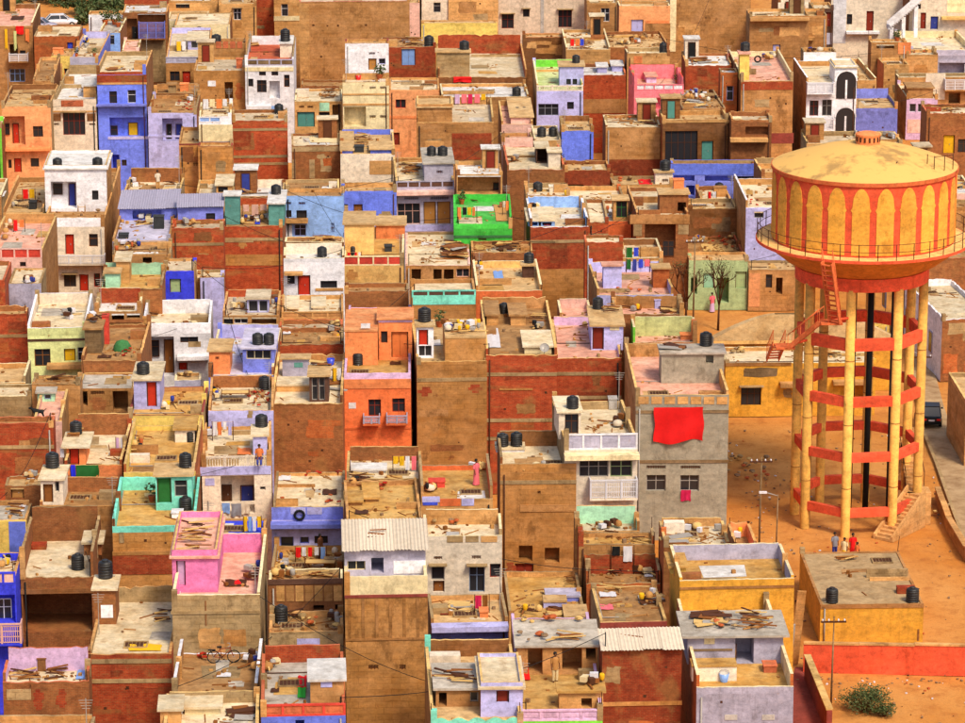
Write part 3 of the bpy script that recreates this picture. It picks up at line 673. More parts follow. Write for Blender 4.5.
def pile(x0, x1, y0, y1, z, kind, label, pre=''):
    label = (pre+' '+label).strip()
    cx, cy = (x0+x1)/2, (y0+y1)/2; nm = {'wood': 'timber_pile', 'brick': 'brick_pile', 'stone': 'stone_pile', 'junk': 'scrap_pile', 'board': 'board_stack'}[kind]
    o = thing(nm, label, {'wood': 'timber', 'brick': 'bricks', 'stone': 'stones', 'junk': 'scrap', 'board': 'boards'}[kind], (cx, cy, z), 'heaps lying on roofs')
    wx, wy = x1-x0, y1-y0; n = int(min(26, max(7, wx*wy*2.5)))
    for i in range(n):
        mb = MB(); q = i/n
        x = R.uniform(x0, x1); y = R.uniform(y0, y1); zz = z+.02+.35*q*max(0, 1-abs(x-cx)/(wx+.01))
        an = R.gauss(0, .35) if kind in ('wood', 'board') else R.uniform(0, pi); tl = R.uniform(-.08, .08)
        u = Vector((cos(an), sin(an), tl)).normalized(); v = Vector((-sin(an), cos(an), 0)); ww = u.cross(v)
        if kind == 'wood': mb.obox((cx+(x-cx)*.4, y, zz+.05), min(wx, R.uniform(.7, 1.9)), R.uniform(.05, .12), R.uniform(.04, .07), u, v, ww); nmp, c = 'plank', R.choice(['wood', 'dwood', 'sand', 'dtan'])
        elif kind == 'board': mb.obox((cx+(x-cx)*.5, y, z+.03+.05*i/3), R.uniform(.8, 1.6), R.uniform(.3, .7), .05, u, v, ww); nmp, c = 'board', R.choice(['sand', 'grey', 'wood', 'dwood'])
        elif kind == 'brick': mb.obox((x, y, zz+.05), .24, .115, .08, u, v, ww); nmp, c = 'brick', R.choice(['terracotta', 'red', 'redbrown'])
        elif kind == 'stone':
            r = R.uniform(.1, .24); pr = [(r*.5, -r*.4), (r, 0), (r*.8, r*.4), (r*.2, r*.6)]; mb.lathe(pr, x, y, 6, smooth=False)
            mb.v = [(a+R.uniform(-.04, .04), b+R.uniform(-.04, .04), c_+zz+r*.4) for a, b, c_ in mb.v]; nmp, c = 'stone', R.choice(['sand', 'pebble', 'terracotta', 'conc'])
        else:
            t = R.random()
            if t < .35: mb.obox((x, y, zz+.14), R.uniform(.25, .55), R.uniform(.2, .4), R.uniform(.15, .35), u, v, ww); nmp, c = 'crate', R.choice(['wood', 'grey', 'cream', 'dbrown', 'white'])
            elif t < .65: mb.obox((x, y, zz+.06), R.uniform(.7, 1.5), .09, .06, u, v, ww); nmp, c = 'plank', R.choice(['wood', 'dwood', 'sand'])
            elif t < .85: r = R.uniform(.1, .18); mb.lathe([(r*.7, 0), (r, .1), (r, .28), (r*.8, .34)], x, y, 9); mb.v = [(a, b, c_+zz) for a, b, c_ in mb.v]; nmp, c = 'can', R.choice(['black', 'terracotta', 'dblue', 'grey', 'yel'])
            else: r = R.uniform(.18, .32); mb.lathe([(r*.9, 0), (r, .12), (r*.8, .26), (r*.2, .34)], x, y, 9); mb.v = [(a, b, c_+zz) for a, b, c_ in mb.v]; nmp, c = 'sack', R.choice(['sand', 'warmwhite', 'tan', 'dtan'])
        mb.obj(nmp, [M('c:'+c)], o)
def foliage(mb, c, r, n, size, seed, flat=1.0, mats=3):
    rr = random.Random(seed)
    for _ in range(n):
        while True:
            a, b, d = rr.uniform(-1, 1), rr.uniform(-1, 1), rr.uniform(-1, 1)
            if a*a+b*b+d*d < 1: break
        p = (c[0]+a*r, c[1]+b*r, c[2]+d*r*flat); s = size*rr.uniform(.6, 1.3)
        u = Vector((rr.gauss(0, 1), rr.gauss(0, 1), rr.gauss(0, .6))).normalized(); v = u.cross(Vector((rr.gauss(0, 1), rr.gauss(0, 1), rr.gauss(0, 1)))).normalized()
        P = Vector(p); mb.face([tuple(P-u*s), tuple(P+v*s*.45), tuple(P+u*s), tuple(P-v*s*.45)], rr.randrange(mats))
LEAF = None
def leafm():
    global LEAF
    if LEAF is None:
        LEAF = []
        for i, c in enumerate(((.045, .075, .018), (.075, .10, .03), (.11, .11, .035))):
            m, t, b = new_mat('leaf_%d' % i); b.inputs['Base Color'].default_value = (*c, 1); b.inputs['Roughness'].default_value = .6; LEAF.append(m)
    return LEAF
def shrub(x, y, z, r, h, n, label, cat='shrub', group=None, name='shrub', leaf=.12):
    o = thing(name, label, cat, (x, y, z), group); mb = MB(); st = MB(); rr = random.Random(int(x*100+y))
    for k in range(max(5, int(n/60))):
        a = rr.uniform(0, 2*pi); q = rr.uniform(.15, .85)*r; zz = z+h*rr.uniform(.35, .95)*(1-.45*(q/r)**2); c = (x+cos(a)*q, y+sin(a)*q, zz)
        st.bar((x+cos(a)*.05, y+sin(a)*.05, z), c, .03, 5, r2=.01); foliage(mb, c, r*rr.uniform(.22, .40), 60, leaf, rr.random(), .8)
    st.obj('stem', [M('c:dwood')], o); mb.obj('crown', leafm(), o); return o
def flower_pot(x, y, z, s, label):
    o = thing('potted_plant', label, 'potted plant', (x, y, z), 'potted plants on roofs'); mb = MB(); mb.lathe([(.1*s, z), (.15*s, z+.22*s), (.16*s, z+.25*s)], x, y, 10); mb.obj('pot', [M('c:terracotta')], o)
    mb = MB(); foliage(mb, (x, y, z+.5*s), .28*s, 70, .09*s, x+y); mb.obj('foliage', leafm(), o)
def bucket(x, y, z, s, col, label):
    o = thing('bucket', label, 'bucket', (x, y, z)); mb = MB(); mb.lathe([(.13*s, z), (.18*s, z+.3*s), (.17*s, z+.3*s), (.12*s, z+.04*s)], x, y, 12); mb.obj('pail', [M('g:'+col)], o)
    mb = MB(); pts = [(x+.18*s*cos(a), y, z+.3*s+.14*s*sin(a)) for a in [pi*k/8 for k in range(9)]]; mb.tube(pts, .01*s, 4); mb.obj('handle', [M('c:grey')], o)
def dish(x, y, z, s, label):
    o = thing('satellite_dish', label, 'satellite dish', (x, y, z)); mb = MB(); mb.lathe([(.02, 0), (.25*s, .03*s), (.42*s, .1*s), (.43*s, .11*s)], 0, 0, 16, cap1=False)
    rot = Matrix.Rotation(radians(55), 3, 'X'); mb.v = [tuple(Vector((x, y, z+.75*s))+rot @ Vector(p)) for p in mb.v]; mb.obj('reflector', [M('g:grey')], o)
    mb = MB(); mb.bar((x, y, z), (x, y, z+.75*s), .03, 6); mb.bar((x, y-.1, z+.55*s), (x, y-.38*s, z+.95*s), .012, 5); mb.obj('stand', [M('c:grey')], o)
def cot(x, y, z, rz, label):
    o = thing('rope_cot', label, 'cot', (x, y, z), None, rz)
    for (a, b) in ((-.9, -.4), (.9, -.4), (.9, .4), (-.9, .4)):
        mb = MB(); mb.bar((a, b, 0), (a, b, .5), .035, 6); mb.obj('leg', [M('c:dwood')], o, (0, 0, 0))
    mb = MB(); mb.bar((-.9, -.4, .42), (.9, -.4, .42), .03, 6); mb.bar((-.9, .4, .42), (.9, .4, .42), .03, 6); mb.bar((-.9, -.4, .42), (-.9, .4, .42), .03, 6); mb.bar((.9, -.4, .42), (.9, .4, .42), .03, 6); mb.obj('frame', [M('c:wood')], o, (0, 0, 0))
    mb = MB(); mb.box(-.87, .87, -.37, .37, .41, .43); mb.obj('webbing', [M('c:sand')], o, (0, 0, 0))
def bicycle(x, y, z, rz, label):
    o = thing('bicycle', label, 'bicycle', (x, y, z), None, rz)
    def ring(cx, r, rad, n=22):
        mb = MB(); pts = [(cx+r*cos(2*pi*k/n), 0, .34+r*sin(2*pi*k/n)) for k in range(n+1)]; mb.tube(pts, rad, 6); return mb
    for cx in (-.53, .53):
        wv = ring(cx, .33, .028).obj('wheel', [M('c:black')], o, (0, 0, 0)); mb = MB()
        for k in range(10): a = 2*pi*k/10; mb.bar((cx, 0, .34), (cx+.32*cos(a), 0, .34+.32*sin(a)), .006, 4)
        mb.bar((cx, -.05, .34), (cx, .05, .34), .03, 6); mb.obj('spokes', [M('c:grey')], wv, (0, 0, 0))
    mb = MB()
    for p, q in (((-.53,0,.34),(-.1,0,.3)), ((-.1,0,.3),(-.2,0,.82)), ((-.2,0,.78),(.34,0,.8)), ((-.1,0,.3),(.36,0,.72)), ((-.53,0,.34),(-.19,0,.74)), ((.34,0,.9),(.40,0,.62)), ((.40,0,.62),(.53,0,.34))): mb.bar(p, q, .022, 6)
    mb.obj('frame', [M('c:redbrown')], o, (0, 0, 0))
    mb = MB(); mb.tube([(.2,-.27,.98),(.33,-.25,1.0),(.34,0,.96),(.33,.25,1.0),(.2,.27,.98)], .016, 6); mb.bar((.34,0,.88), (.34,0,.97), .018, 6); mb.obj('handlebar', [M('c:grey')], o, (0, 0, 0))
    mb = MB(); mb.obox((-.22, 0, .88), .26, .15, .06); mb.bar((-.2, 0, .8), (-.22, 0, .87), .015, 5); mb.obj('saddle', [M('c:black')], o, (0, 0, 0))
    mb = MB(); mb.bar((-.1, -.12, .3), (-.1, .12, .3), .04, 8); mb.obox((-.0, -.15, .24), .1, .08, .03); mb.obox((-.2, .15, .36), .1, .08, .03); mb.obj('pedals', [M('c:black')], o, (0, 0, 0))
    mb = MB(); mb.box(-.82, -.42, -.07, .07, .72, .75); mb.bar((-.53, .06, .34), (-.7, .06, .72), .01, 4); mb.bar((-.53, -.06, .34), (-.7, -.06, .72), .01, 4); mb.obj('rear_rack', [M('c:black')], o, (0, 0, 0))
def car(x, y, z, rz, col, label, L=3.9, Wd=1.55, Ht=1.42):
    o = thing('parked_car', label, 'car', (x, y, z), None, rz); h = Wd/2
    # lower body: stations nose -> tail
    st = [(-L/2, .42, .66, .80), (-L/2+.18, .28, .74, .93), (-L/2+1.0, .26, .88, 1.0), (0, .26, .92, 1.0), (L/2-.9, .27, .92, 1.0), (L/2-.15, .30, .88, .95), (L/2, .42, .80, .84)]
    mb = MB()
    for (sx, lo, hi, wq) in st:
        ww = h*wq
        for (a, b) in ((-.86, lo), (-1, lo+.14), (-1, (lo+hi)/2), (-.93, hi), (.93, hi), (1, (lo+hi)/2), (1, lo+.14), (.86, lo)): mb.v.append((sx, a*ww, b))
    for j in range(len(st)-1):
        for k in range(8): l = (k+1) % 8; mb.f.append((j*8+k, j*8+l, (j+1)*8+l, (j+1)*8+k)); mb.m.append(0); mb.sm.append(True)
    mb.f.append(tuple(range(8))); mb.m.append(0); mb.sm.append(False); mb.f.append(tuple(range(8*len(st)-8, 8*len(st)))[::-1]); mb.m.append(0); mb.sm.append(False)
    mb.obj('body', [M('g:'+col)], o, (0, 0, 0))
    a0, a1, b0, b1 = -L/2+.95, L/2-.25, -L/2+1.6, L/2-.75; zl, zh = .88, Ht; wl, wh = h*.92, h*.76
    mb = MB(); lo = [(a0,-wl,zl),(a1,-wl,zl),(a1,wl,zl),(a0,wl,zl)]; hi = [(b0,-wh,zh-.05),(b1,-wh,zh-.05),(b1,wh,zh-.05),(b0,wh,zh-.05)]
    for k in range(4): l = (k+1) % 4; mb.face([lo[k], lo[l], hi[l], hi[k]], 0)
    mb.obj('window_glass', [M('glass')], o, (0, 0, 0))
    mb = MB(); mb.box(b0-.02, b1+.02, -wh-.02, wh+.02, zh-.06, zh, 0)
    for k in range(4): mb.bar(lo[k], hi[k], .045, 5)
    for sd in (-1, 1): mb.bar((.1, sd*wl, zl), (.15, sd*wh, zh-.05), .045, 5)
    mb.obj('cabin_roof', [M('g:'+col)], o, (0, 0, 0))
    for sx in (-L/2+.7, L/2-.72):
        for sd in (-1, 1):
            mb = MB(); mb.bar((sx, sd*(h-.2), .3), (sx, sd*(h+.01), .3), .3, 16); w_ = mb.obj('wheel', [M('c:black')], o, (0, 0, 0)); mb = MB(); mb.bar((sx, sd*(h+.005), .3), (sx, sd*(h+.025), .3), .17, 10); mb.obj('rim', [M('g:grey')], w_, (0, 0, 0))
    for sd in (-1, 1):
        mb = MB(); mb.obox((L/2-.03, sd*h*.66, .70), .08, .26, .14); mb.obj('tail_light', [M('g:brightred')], o, (0, 0, 0))
        mb = MB(); mb.obox((-L/2+.1, sd*h*.62, .64), .12, .3, .13); mb.obj('headlight', [M('g:white')], o, (0, 0, 0))
        mb = MB(); mb.obox((-L/2+1.2, sd*(h+.06), .96), .1, .14, .1); mb.obj('wing_mirror', [M('g:'+col)], o, (0, 0, 0))
    mb = MB(); mb.obox((L/2+.02, 0, .46), .1, Wd*.9, .16); mb.obj('rear_bumper', [M('c:black')], o, (0, 0, 0)); mb = MB(); mb.obox((L/2+.01, 0, .64), .06, .42, .12); mb.obj('number_plate', [M('c:white')], o, (0, 0, 0))
    mb = MB(); mb.obox((-L/2-.01, 0, .46), .1, Wd*.84, .16); mb.obj('front_bumper', [M('c:black')], o, (0, 0, 0))
def pole(x, y, h, label, arms=1, lamp=False, r=.11):
    o = thing('utility_pole', label, 'pole', (x, y, 0)); mb = MB(); mb.bar((x, y, 0), (x+.05, y, h), r, 8, r2=r*.65); mb.obj('shaft', [M('dconc')], o)
    for k in range(arms):
        z = h-.35-.5*k; mb = MB(); mb.box(x-.7, x+.75, y-.05, y+.05, z, z+.09); a = mb.obj('cross_arm', [M('c:dbrown')], o)
        for e in (-.6, -.25, .3, .65): q = MB(); q.lathe([(.035, z+.09), (.06, z+.14), (.03, z+.22)], x+e, y, 7); q.obj('insulator', [M('c:white')], a)
    if lamp: mb = MB(); mb.bar((x, y, h-.1), (x-.8, y-.2, h+.2), .035, 6); mb.obj('lamp_arm', [M('c:grey')], o); mb = MB(); mb.obox((x-.95, y-.22, h+.2), .5, .18, .12); mb.obj('lamp_head', [M('c:white')], o)
CLOTHS = ['brightred', 'yel', 'white', 'magenta', 'tarp', 'orange', 'green', 'hotpink', 'lav', 'skyblue', 'cream']
def extras(h):
    same = {}
    for e in h.E: same.setdefault((e[0], e[5] if e[0] == 'pile' else None), []).append((e[2]-e[1])*(e[4]-e[3]))
    for e in h.E:
        k, x0, x1, y0, y1 = e[:5]; a = e[5:]; xm = (x0+x1)/2; n = h.n; s_n = n
        on = None
        def rank(e):
            q = sorted(same[(e[0], e[5] if e[0] == 'pile' else None)]); v = (e[2]-e[1])*(e[4]-e[3])
            if len(q) == 1: return ''
            return ('smaller' if v == q[0] else 'larger' if v == q[-1] else 'middling')
        if k in ('tank',) and a: on = a[0]
        elif len(a) > 1 and isinstance(a[-1], int): on = a[-1]
        z = h.Zr if on is None else h.R[on][4]
        lo, hi = (h.Yf+.2, h.Yb-.2) if on is None else (h.R[on][2]+.1, h.R[on][3]-.1)
        lx, hx = (h.X0+.2, h.X1-.2) if on is None else (h.R[on][0], h.R[on][1])
        def at(px, py):
            p = Pz(px, py, z+.002); return (min(max(p[0], lx), hx), min(max(p[1], lo), hi), z+.002)
        if k == 'tank':
            p = at(xm, y1); d = Py(x1, y1, p[1])[0]-Py(x0, y1, p[1])[0]; hh = Py(xm, y0, p[1])[2]-Py(xm, y1, p[1])[2]
            d = min(max(d*.93, .75), 1.5); yc = min(max(p[1]+d*.45, lo+d*.5), max(hi-d*.5, lo+d*.5)); xc = min(max(p[0], lx+d*.5), max(hx-d*.5, lx+d*.5))
            tank(xc, yc, z+.003, d, min(max(hh*.84, .75), 1.6), 'black water tank on the '+s_n)
        elif k == 'pile':
            p = at(x0, y1); q = at(x1, y0); q = (max(q[0], p[0]+.5), max(q[1], p[1]+.5)); pile(p[0], q[0], p[1], q[1], z+.004, a[0], {'wood': 'timber heap on the ', 'brick': 'brick heap on the ', 'stone': 'rubble heap on the ', 'junk': 'scrap heap on the ', 'board': 'loose boards on the '}[a[0]]+s_n, rank(e))
        elif k in ('hang', 'drape'):
            yy = h.Yf-.10-(.12 if x1-x0 > 30 else 0); p = Py(x0, y0, yy); q = Py(x1, y1, yy); w_ = q[0]-p[0]; hh = p[2]-q[2]
            mb = cloth_grid(p, (w_, 0, 0), (0, 0, -hh), 30, 18, .035+.09*min(1, w_/3), x0, .25)
            single(mb, 'hanging_cloth', [M('c:'+a[0])], a[1] if len(a) > 1 else '%s cloth hanging on the %s' % (a[0], s_n), 'cloth')
        elif k == 'sheet':
            p = at(x0, y1); q = at(x1, y0); mb = cloth_grid((p[0], p[1], z+.06), (max(.4, q[0]-p[0]), 0, 0), (0, max(.4, q[1]-p[1]), 0), 12, 8, .04, x0, 0)
            single(mb, 'spread_sheet', [M('c:'+a[0])], '%s sheet on the %s' % (a[1], s_n), 'cloth')
        elif k == 'wash':
            p = at(x0, y1); q = at(x1, y1); zz = max(z+1.0, Py(xm, y0, p[1])[2]); yv = (p[1]+q[1])/2; xa, xb = min(p[0], q[0]-.5), q[0]
            o = thing('washing_line', 'washing line on the '+s_n, 'washing line', (xa, yv, z), 'washing lines on roofs')
            mb = MB(); mb.bar((xa, yv, z), (xa, yv, zz+.05), .03, 6); mb.obj('post', [M('c:dwood')], o); mb = MB(); mb.bar((xb, yv, z), (xb, yv, zz+.05), .03, 6); mb.obj('post', [M('c:dwood')], o)
            mb = MB(); mb.bar((xa, yv, zz), (xb, yv, zz), .008, 4); mb.obj('rope', [M('c:sand')], o)
            cs = a[0]; m_ = len(cs); w_ = (xb-xa)/m_
            for i, c in enumerate(cs):
                hh = min(zz-z-.1, R.uniform(.5, 1.0)); mb = cloth_grid((xa+w_*(i+.08), yv-.012, zz), (w_*R.uniform(.6, .85), 0, 0), (0, 0, -hh), 8, 8, .04, xa+i)
                single(mb, 'hanging_garment', [M('c:'+c)], '%s garment on the %s' % (WORD.get(c, c), s_n), 'garment', 'washing drying on roofs')
        elif k == 'person':
            p = at(xm, y1); person(p[0], p[1], z, radians(a[3] if len(a) > 3 and not isinstance(a[3], bool) else R.uniform(-60, 60)), a[0], a[1], a[2], long=a[0] in ('brightred', 'hotpink', 'magenta'))
        elif k == 'plant': p = at(xm, y1); flower_pot(p[0], p[1], z, a[0], 'potted plant on the '+s_n)
        elif k == 'bucket': p = at(xm, y1); bucket(p[0], p[1], z, 1.5, a[0], '%s bucket on the %s' % (WORD.get(a[0], a[0]), s_n))
        elif k == 'dish': p = at(xm, y1); dish(p[0], p[1], z, .75, 'satellite dish on the '+s_n)
        elif k == 'cot': p = at(xm, (y0+y1)/2); cot(p[0], p[1], z, R.uniform(-.3, .3), 'rope cot on the '+s_n)
        elif k == 'bike': p = at(xm, y1); bicycle(p[0], p[1], z, radians(4), 'old bicycle leaning on the '+s_n)
        elif k == 'box':
            p = at(xm, y1); mb = MB(); w_ = Py(x1, y1, p[1])[0]-Py(x0, y1, p[1])[0]; hh = max(.2, Py(xm, y0, p[1])[2]-z); xa = p[0]-w_/2
            o = thing('storage_box', a[1], 'box', (p[0], p[1], z)); mb.box(xa, xa+w_, p[1], p[1]+.8, z, z+hh-.06); mb.obj('box_body', [M(a[0])], o); mb = MB(); mb.box(xa-.04, xa+w_+.04, p[1]-.04, p[1]+.84, z+hh-.06, z+hh); mb.obj('lid', [M(a[0])], o)
        elif k == 'tyre':
            yy = h.Yf-.12; p = Py(xm, (y0+y1)/2, yy); mb = MB(); nn = 18; r = .28
            pts = [(p[0]+r*cos(2*pi*i/nn), yy, p[2]+r*sin(2*pi*i/nn)) for i in range(nn+1)]; mb.tube(pts, .08, 8); single(mb, 'tyre', [M('c:black')], 'black tyre hung on the '+s_n, 'tyre')
        elif k == 'ladder':
            p = at(xm, y1); zt = Py(xm, y0, p[1])[2]; o = thing('ladder', 'bamboo ladder leaning on the '+s_n, 'ladder', p); w_ = .28; y2 = p[1]+.5
            for sd in (-1, 1): mb = MB(); mb.bar((p[0]+sd*w_, p[1], z), (p[0]+sd*w_, y2, zt), .04, 6); mb.obj('rail', [M('c:sand')], o)
            for i in range(1, 9): t = i/9; mb = MB(); yy = p[1]+(y2-p[1])*t; zz = z+(zt-z)*t; mb.bar((p[0]-w_, yy, zz), (p[0]+w_, yy, zz), .03, 5); mb.obj('rung', [M('c:sand')], o)
WORD = dict(palepink='pale pink', dblue='dark blue', dgreen='dark green', warmwhite='off white', brightred='bright red', yel='yellow', magenta='magenta', tarp='blue', hotpink='pink', lav='lavender', skyblue='pale blue', satblue='deep blue')
# ------------------------------------------------------------------ the houses, read off the photograph block by block
# ---- foot of the picture
O(0,573)
H(-100,98,-100,-4,560,'satblue','deep blue house with balcony and pink panel railing',pf=.7,st='panel',fr='satblue',fr2='palepink',side='satblue',inner='satblue',ops=[('l',-80,78,105,238,None,.9),('x',-20,60,120,225,'white',.85),('B',-90,105,245,350,'palepink'),('o',-60,-20,400,500)],E=[('pile',0,40,-60,-30,'junk')])
H(100,452,-324,22,285,'brown_b','brick house with high walled terrace above dark open hall',pf=.08,pb=2.1,ps=1.5,inner='brown_b',ops=[('o',105,448,98,283,None,3.2),('b',100,452,80,97,'brown')],rooms=[(408,492,-150,-85,-205,'brown_b')],E=[('tank',345,402,-98,-10),('sheet',420,455,-215,-200,'cream','cream')],dbr=.15)
H(12,428,355,527,690,'brown_b','patched brick house with pale pink back railing and planks',pf=.1,pb=1.3,ps=.6,inner='lilac',ops=[('e',150,215,560,660),('e',260,330,560,650),('p',30,150,560,610,'conc')],E=[('pile',40,200,450,515,'wood'),('pile',220,340,440,510,'wood'),('sheet',365,420,455,515,'skyblue','light blue'),('box',190,230,410,440,'brown','brown box beside the planks on the pink railed roof')],dbr=1.5)
H(428,832,62,392,712,'red_b','big red brick house with bare pale roof and tank tower',roof='pale',pf=.2,pb=.9,ps=.3,inner='conc',band=(425,520),rooms=[(454,558,72,248,8,'brown_b',[('p',485,545,155,215,'white')],{'roof':'pale'})],E=[('tank',470,546,-74,26,0),('pile',735,825,180,300,'wood'),('sheet',620,780,346,380,'yel','yellow')],ops=[('e',530,600,470,500,'dark_b')],dbr=.12)
H(-80,435,683,830,1000,'ochre','ochre house with low tan roof below the pink railed house',dbr=.3)
O(200,573)
H(-133,296,-168,103,390,'conc','grey house with bright pink walled terrace',roof='pink',pf=1.0,pb=1.1,ps=1.1,inner='pink',cop='cream',rooms=[(-130,88,-85,92,-270,'pink',[('d',-112,-65,-60,60,'lilac')],{'p':.35})],ops=[('p',30,40,130,250,'brown'),('b',-133,296,180,190,'conc')],E=[('pile',-110,60,-240,-110,'wood',0),('pile',225,285,-40,40,'junk'),('sheet',120,225,35,68,'dbrown','dark'),('sheet',165,215,38,58,'brightred','red')],side='conc',dbr=.1)
H(-130,282,385,580,640,'tan','tan house whose terrace holds a bicycle under the pink house',roof='brown',pf=.55,pb=.2,ps=1.0,cop='white',E=[('bike',40,190,330,432),('pile',215,290,360,480,'junk'),('pile',-20,30,395,420,'brick'),('sheet',80,150,485,505,'white','white')],ops=[('v',160,250,580,620)],dbr=.6)
H(-192,275,612,860,1000,'dtan','shabby tan house with partition walls and roof junk',roof='pale',pf=.3,pb=.6,ps=.5,rooms=[(-190,-90,650,730,585,'tan'),(-70,100,640,680,585,'cream')],E=[('pile',-180,-110,640,720,'junk'),('pile',160,260,650,720,'board')],dbr=1.5)
H(285,697,345,632,900,'blue','bright blue house with red panel roof railing',roof='grey',pf=.62,pb=.9,ps=.5,fr='red',fr2='terracotta',st='panel',inner='red_b',cop='terracotta',rooms=[(530,692,508,634,412,'dtan',[('p',580,635,515,550,'lav')],{'roof':'white'})],E=[('sheet',470,515,500,555,'brightred','red'),('sheet',470,505,556,605,'green','green'),('sheet',340,382,560,578,'dbrown','dark brown'),('pile',300,350,380,470,'junk')],ops=[('o',455,500,708,800)],dbr=.25)
H(335,692,182,285,345,'conc','ruined grey hut roof strewn with rubble behind blue house',roof='brown',pf=.15,pb=.3,ps=.3,E=[('tank',320,390,150,245),('pile',420,680,200,265,'stone'),('pile',410,500,190,215,'wood'),('pile',630,680,215,240,'junk')],ops=[('p',470,580,318,345,'lav')],dbr=3)
H(335,692,-22,48,185,'wood','shed of upright wooden boards with rubbish on its roof',roof='brown',pf=.12,pb=.3,ps=.25,ops=[('b',330,692,30,50,'dwood')]+[('p',372+i*46,412+i*46,60,134,'dtan' if i%2 else 'tan') for i in range(7)]+[('o',550,602,155,180),('o',655,690,152,178)],E=[('pile',340,460,-10,30,'junk'),('pile',480,690,-5,30,'wood')],dbr=3)
O(200,430)
H(348,693,203,372,572,'lav','house with lavender roof railing and shadowed lavender front',roof='tan',pf=.8,pb=.2,ps=.3,fr='lavd',side='dtan',ops=[('s',345,696,440,456,'lavd'),('w',390,456,515,566,'lavd'),('w',485,530,515,548,'lavd'),('w',555,620,510,548,'dwood'),('p',440,512,374,405,'lav'),('p',520,592,374,405,'lav')],E=[('tyre',462,496,392,428),('sheet',365,440,195,245,'white','white'),('pile',500,580,190,212,'brick'),('pile',630,690,200,220,'brick'),('pile',350,430,340,365,'brick'),('pile',600,690,330,365,'brick'),('sheet',590,660,288,315,'dbrown','brown')],dbr=.4)
H(350,692,556,690,720,'brown','low yard hut with red cloth and cots below lavender house',roof='ochre',pf=.15,pb=.3,ps=.5,Z=4,E=[('wash',460,610,575,640,['brightred','white','brightred','white','skyblue']),('cot',520,640,640,690),('pile',350,420,600,700,'junk'),('pile',640,690,600,650,'junk'),('person',560,600,560,625,'dbrown','dbrown','person in dark clothes beside red cloth on yard hut')],dbr=3)
O(200,573)
H(697,1097,-45,14,1000,'ochre','tall windowless ochre house with cream terrace and corrugated hut',roof='pale',pf=1.15,pb=.3,ps=1.0,inner='cream',cop='cream',fr='cream',rooms=[(700,1090,-122,48,-228,'lavgrey',[('o',828,888,-75,-2),('w',712,800,-60,-15,'cream'),('p',935,1090,-60,0,'white')],{'corr':'c:warmwhite'})],ops=[('b',697,1097,103,112,'redbrown')]+[('b',700,1095,312,318,'dochre')]+[('p',712+i*66,728+i*66,118,311,'dochre') for i in range(6)]+[('v',810,858,440,462),('v',960,990,440,465)],E=[('pile',820,900,-200,-160,'wood',0)],side='dochre',dbr=.2)
O(400,430)
H(115,494,380,512,790,'warmwhite','white house with iron window grilles and battlement rim',roof='tan',pf=.25,pb=.9,ps=.6,ops=[('W',152,216,655,725,'grey'),('d',162,216,728,782,'wood'),('W',335,410,655,782,'bluegrey'),('w',435,490,645,712,'redbrown'),('v',165,205,610,625),('v',348,392,605,622),('p',228,305,512,542,'conc'),('p',318,380,512,540,'conc'),('p',392,470,512,540,'tan')],E=[('pile',130,300,430,460,'stone'),('box',250,305,735,768,'grey','grey box on roof of white grilled house')],dbr=1)
O(400,573)
H(145,517,102,243,322,'lavd','low house with lavender fascia and scattered rooftop laundry bits',roof='tan',pf=.1,pb=.3,ps=.4,ops=[('s',145,515,240,262,'lav')],E=[('box',385,425,185,215,'orange','orange box on the lavender fascia roof'),('wash',360,430,120,190,['magenta','brown']),('sheet',195,235,150,205,'redbrown','red brown'),('pile',270,310,150,180,'board')],dbr=.8)
H(140,582,318,692,1000,'aqua','house with wavy aqua front wall and lavender roof room',roof='tan',pf=.8,pb=.9,ps=.6,st='scallop',fr='aqua',inner='brown',rooms=[(380,582,542,690,398,'lav',[('d',455,517,552,622,'redbrown')],{'roof':'pale','p':.2,'side':'brown_b'}),(165,378,548,642,432,'dtan',[('o',180,218,575,640),('w',330,372,572,620,'grey')],{'roof':'grey'})],E=[('pile',180,370,465,540,'wood',1),('box',430,470,440,468,'wood','small wooden box on lavender roof room'),('sheet',335,392,320,360,'teal','teal')],dbr=.4)
H(588,990,216,655,1000,'limeg','lime house with lilac panel railing and rubble edged hut',roof='ochre',pf=.6,pb=.3,ps=.6,st='panel',fr='lilac',fr2='lilac',cop='lilac',rooms=[(568,955,342,488,224,'dtan',[('o',620,690,348,486),('o',785,880,345,486),('o',900,950,340,420)],{'roof':'grey'}),(778,990,560,650,520,'tan',[('o',885,935,600,648)])],E=[('pile',580,920,226,240,'stone',0),('pile',580,700,300,335,'stone',0),('pile',700,930,305,335,'wood',0),('person',735,760,430,525,'dtan','cream','person in tan standing by dark doorway of rubble edged hut'),('pile',890,990,470,550,'junk',1),('sheet',585,615,430,520,'brightred','red')],dbr=.5)
H(525,892,-10,222,300,'tan','low tan house with blue water trough walls on its roof',roof='ochre',pf=.1,pb=.3,ps=.3,Z=4.5,rooms=[(700,868,108,138,72,'lavd',[],{'roof':'lav','ov':.02}),(690,802,132,170,108,'lav',[],{'roof':'tan','ov':.02}),(800,895,205,222,150,'lavd',[('o',830,880,206,220)],{'roof':'tan'})],E=[('pile',715,792,168,215,'board'),('pile',560,680,160,210,'junk'),('pile',800,890,0,60,'wood')],dbr=2)
O(400,430)
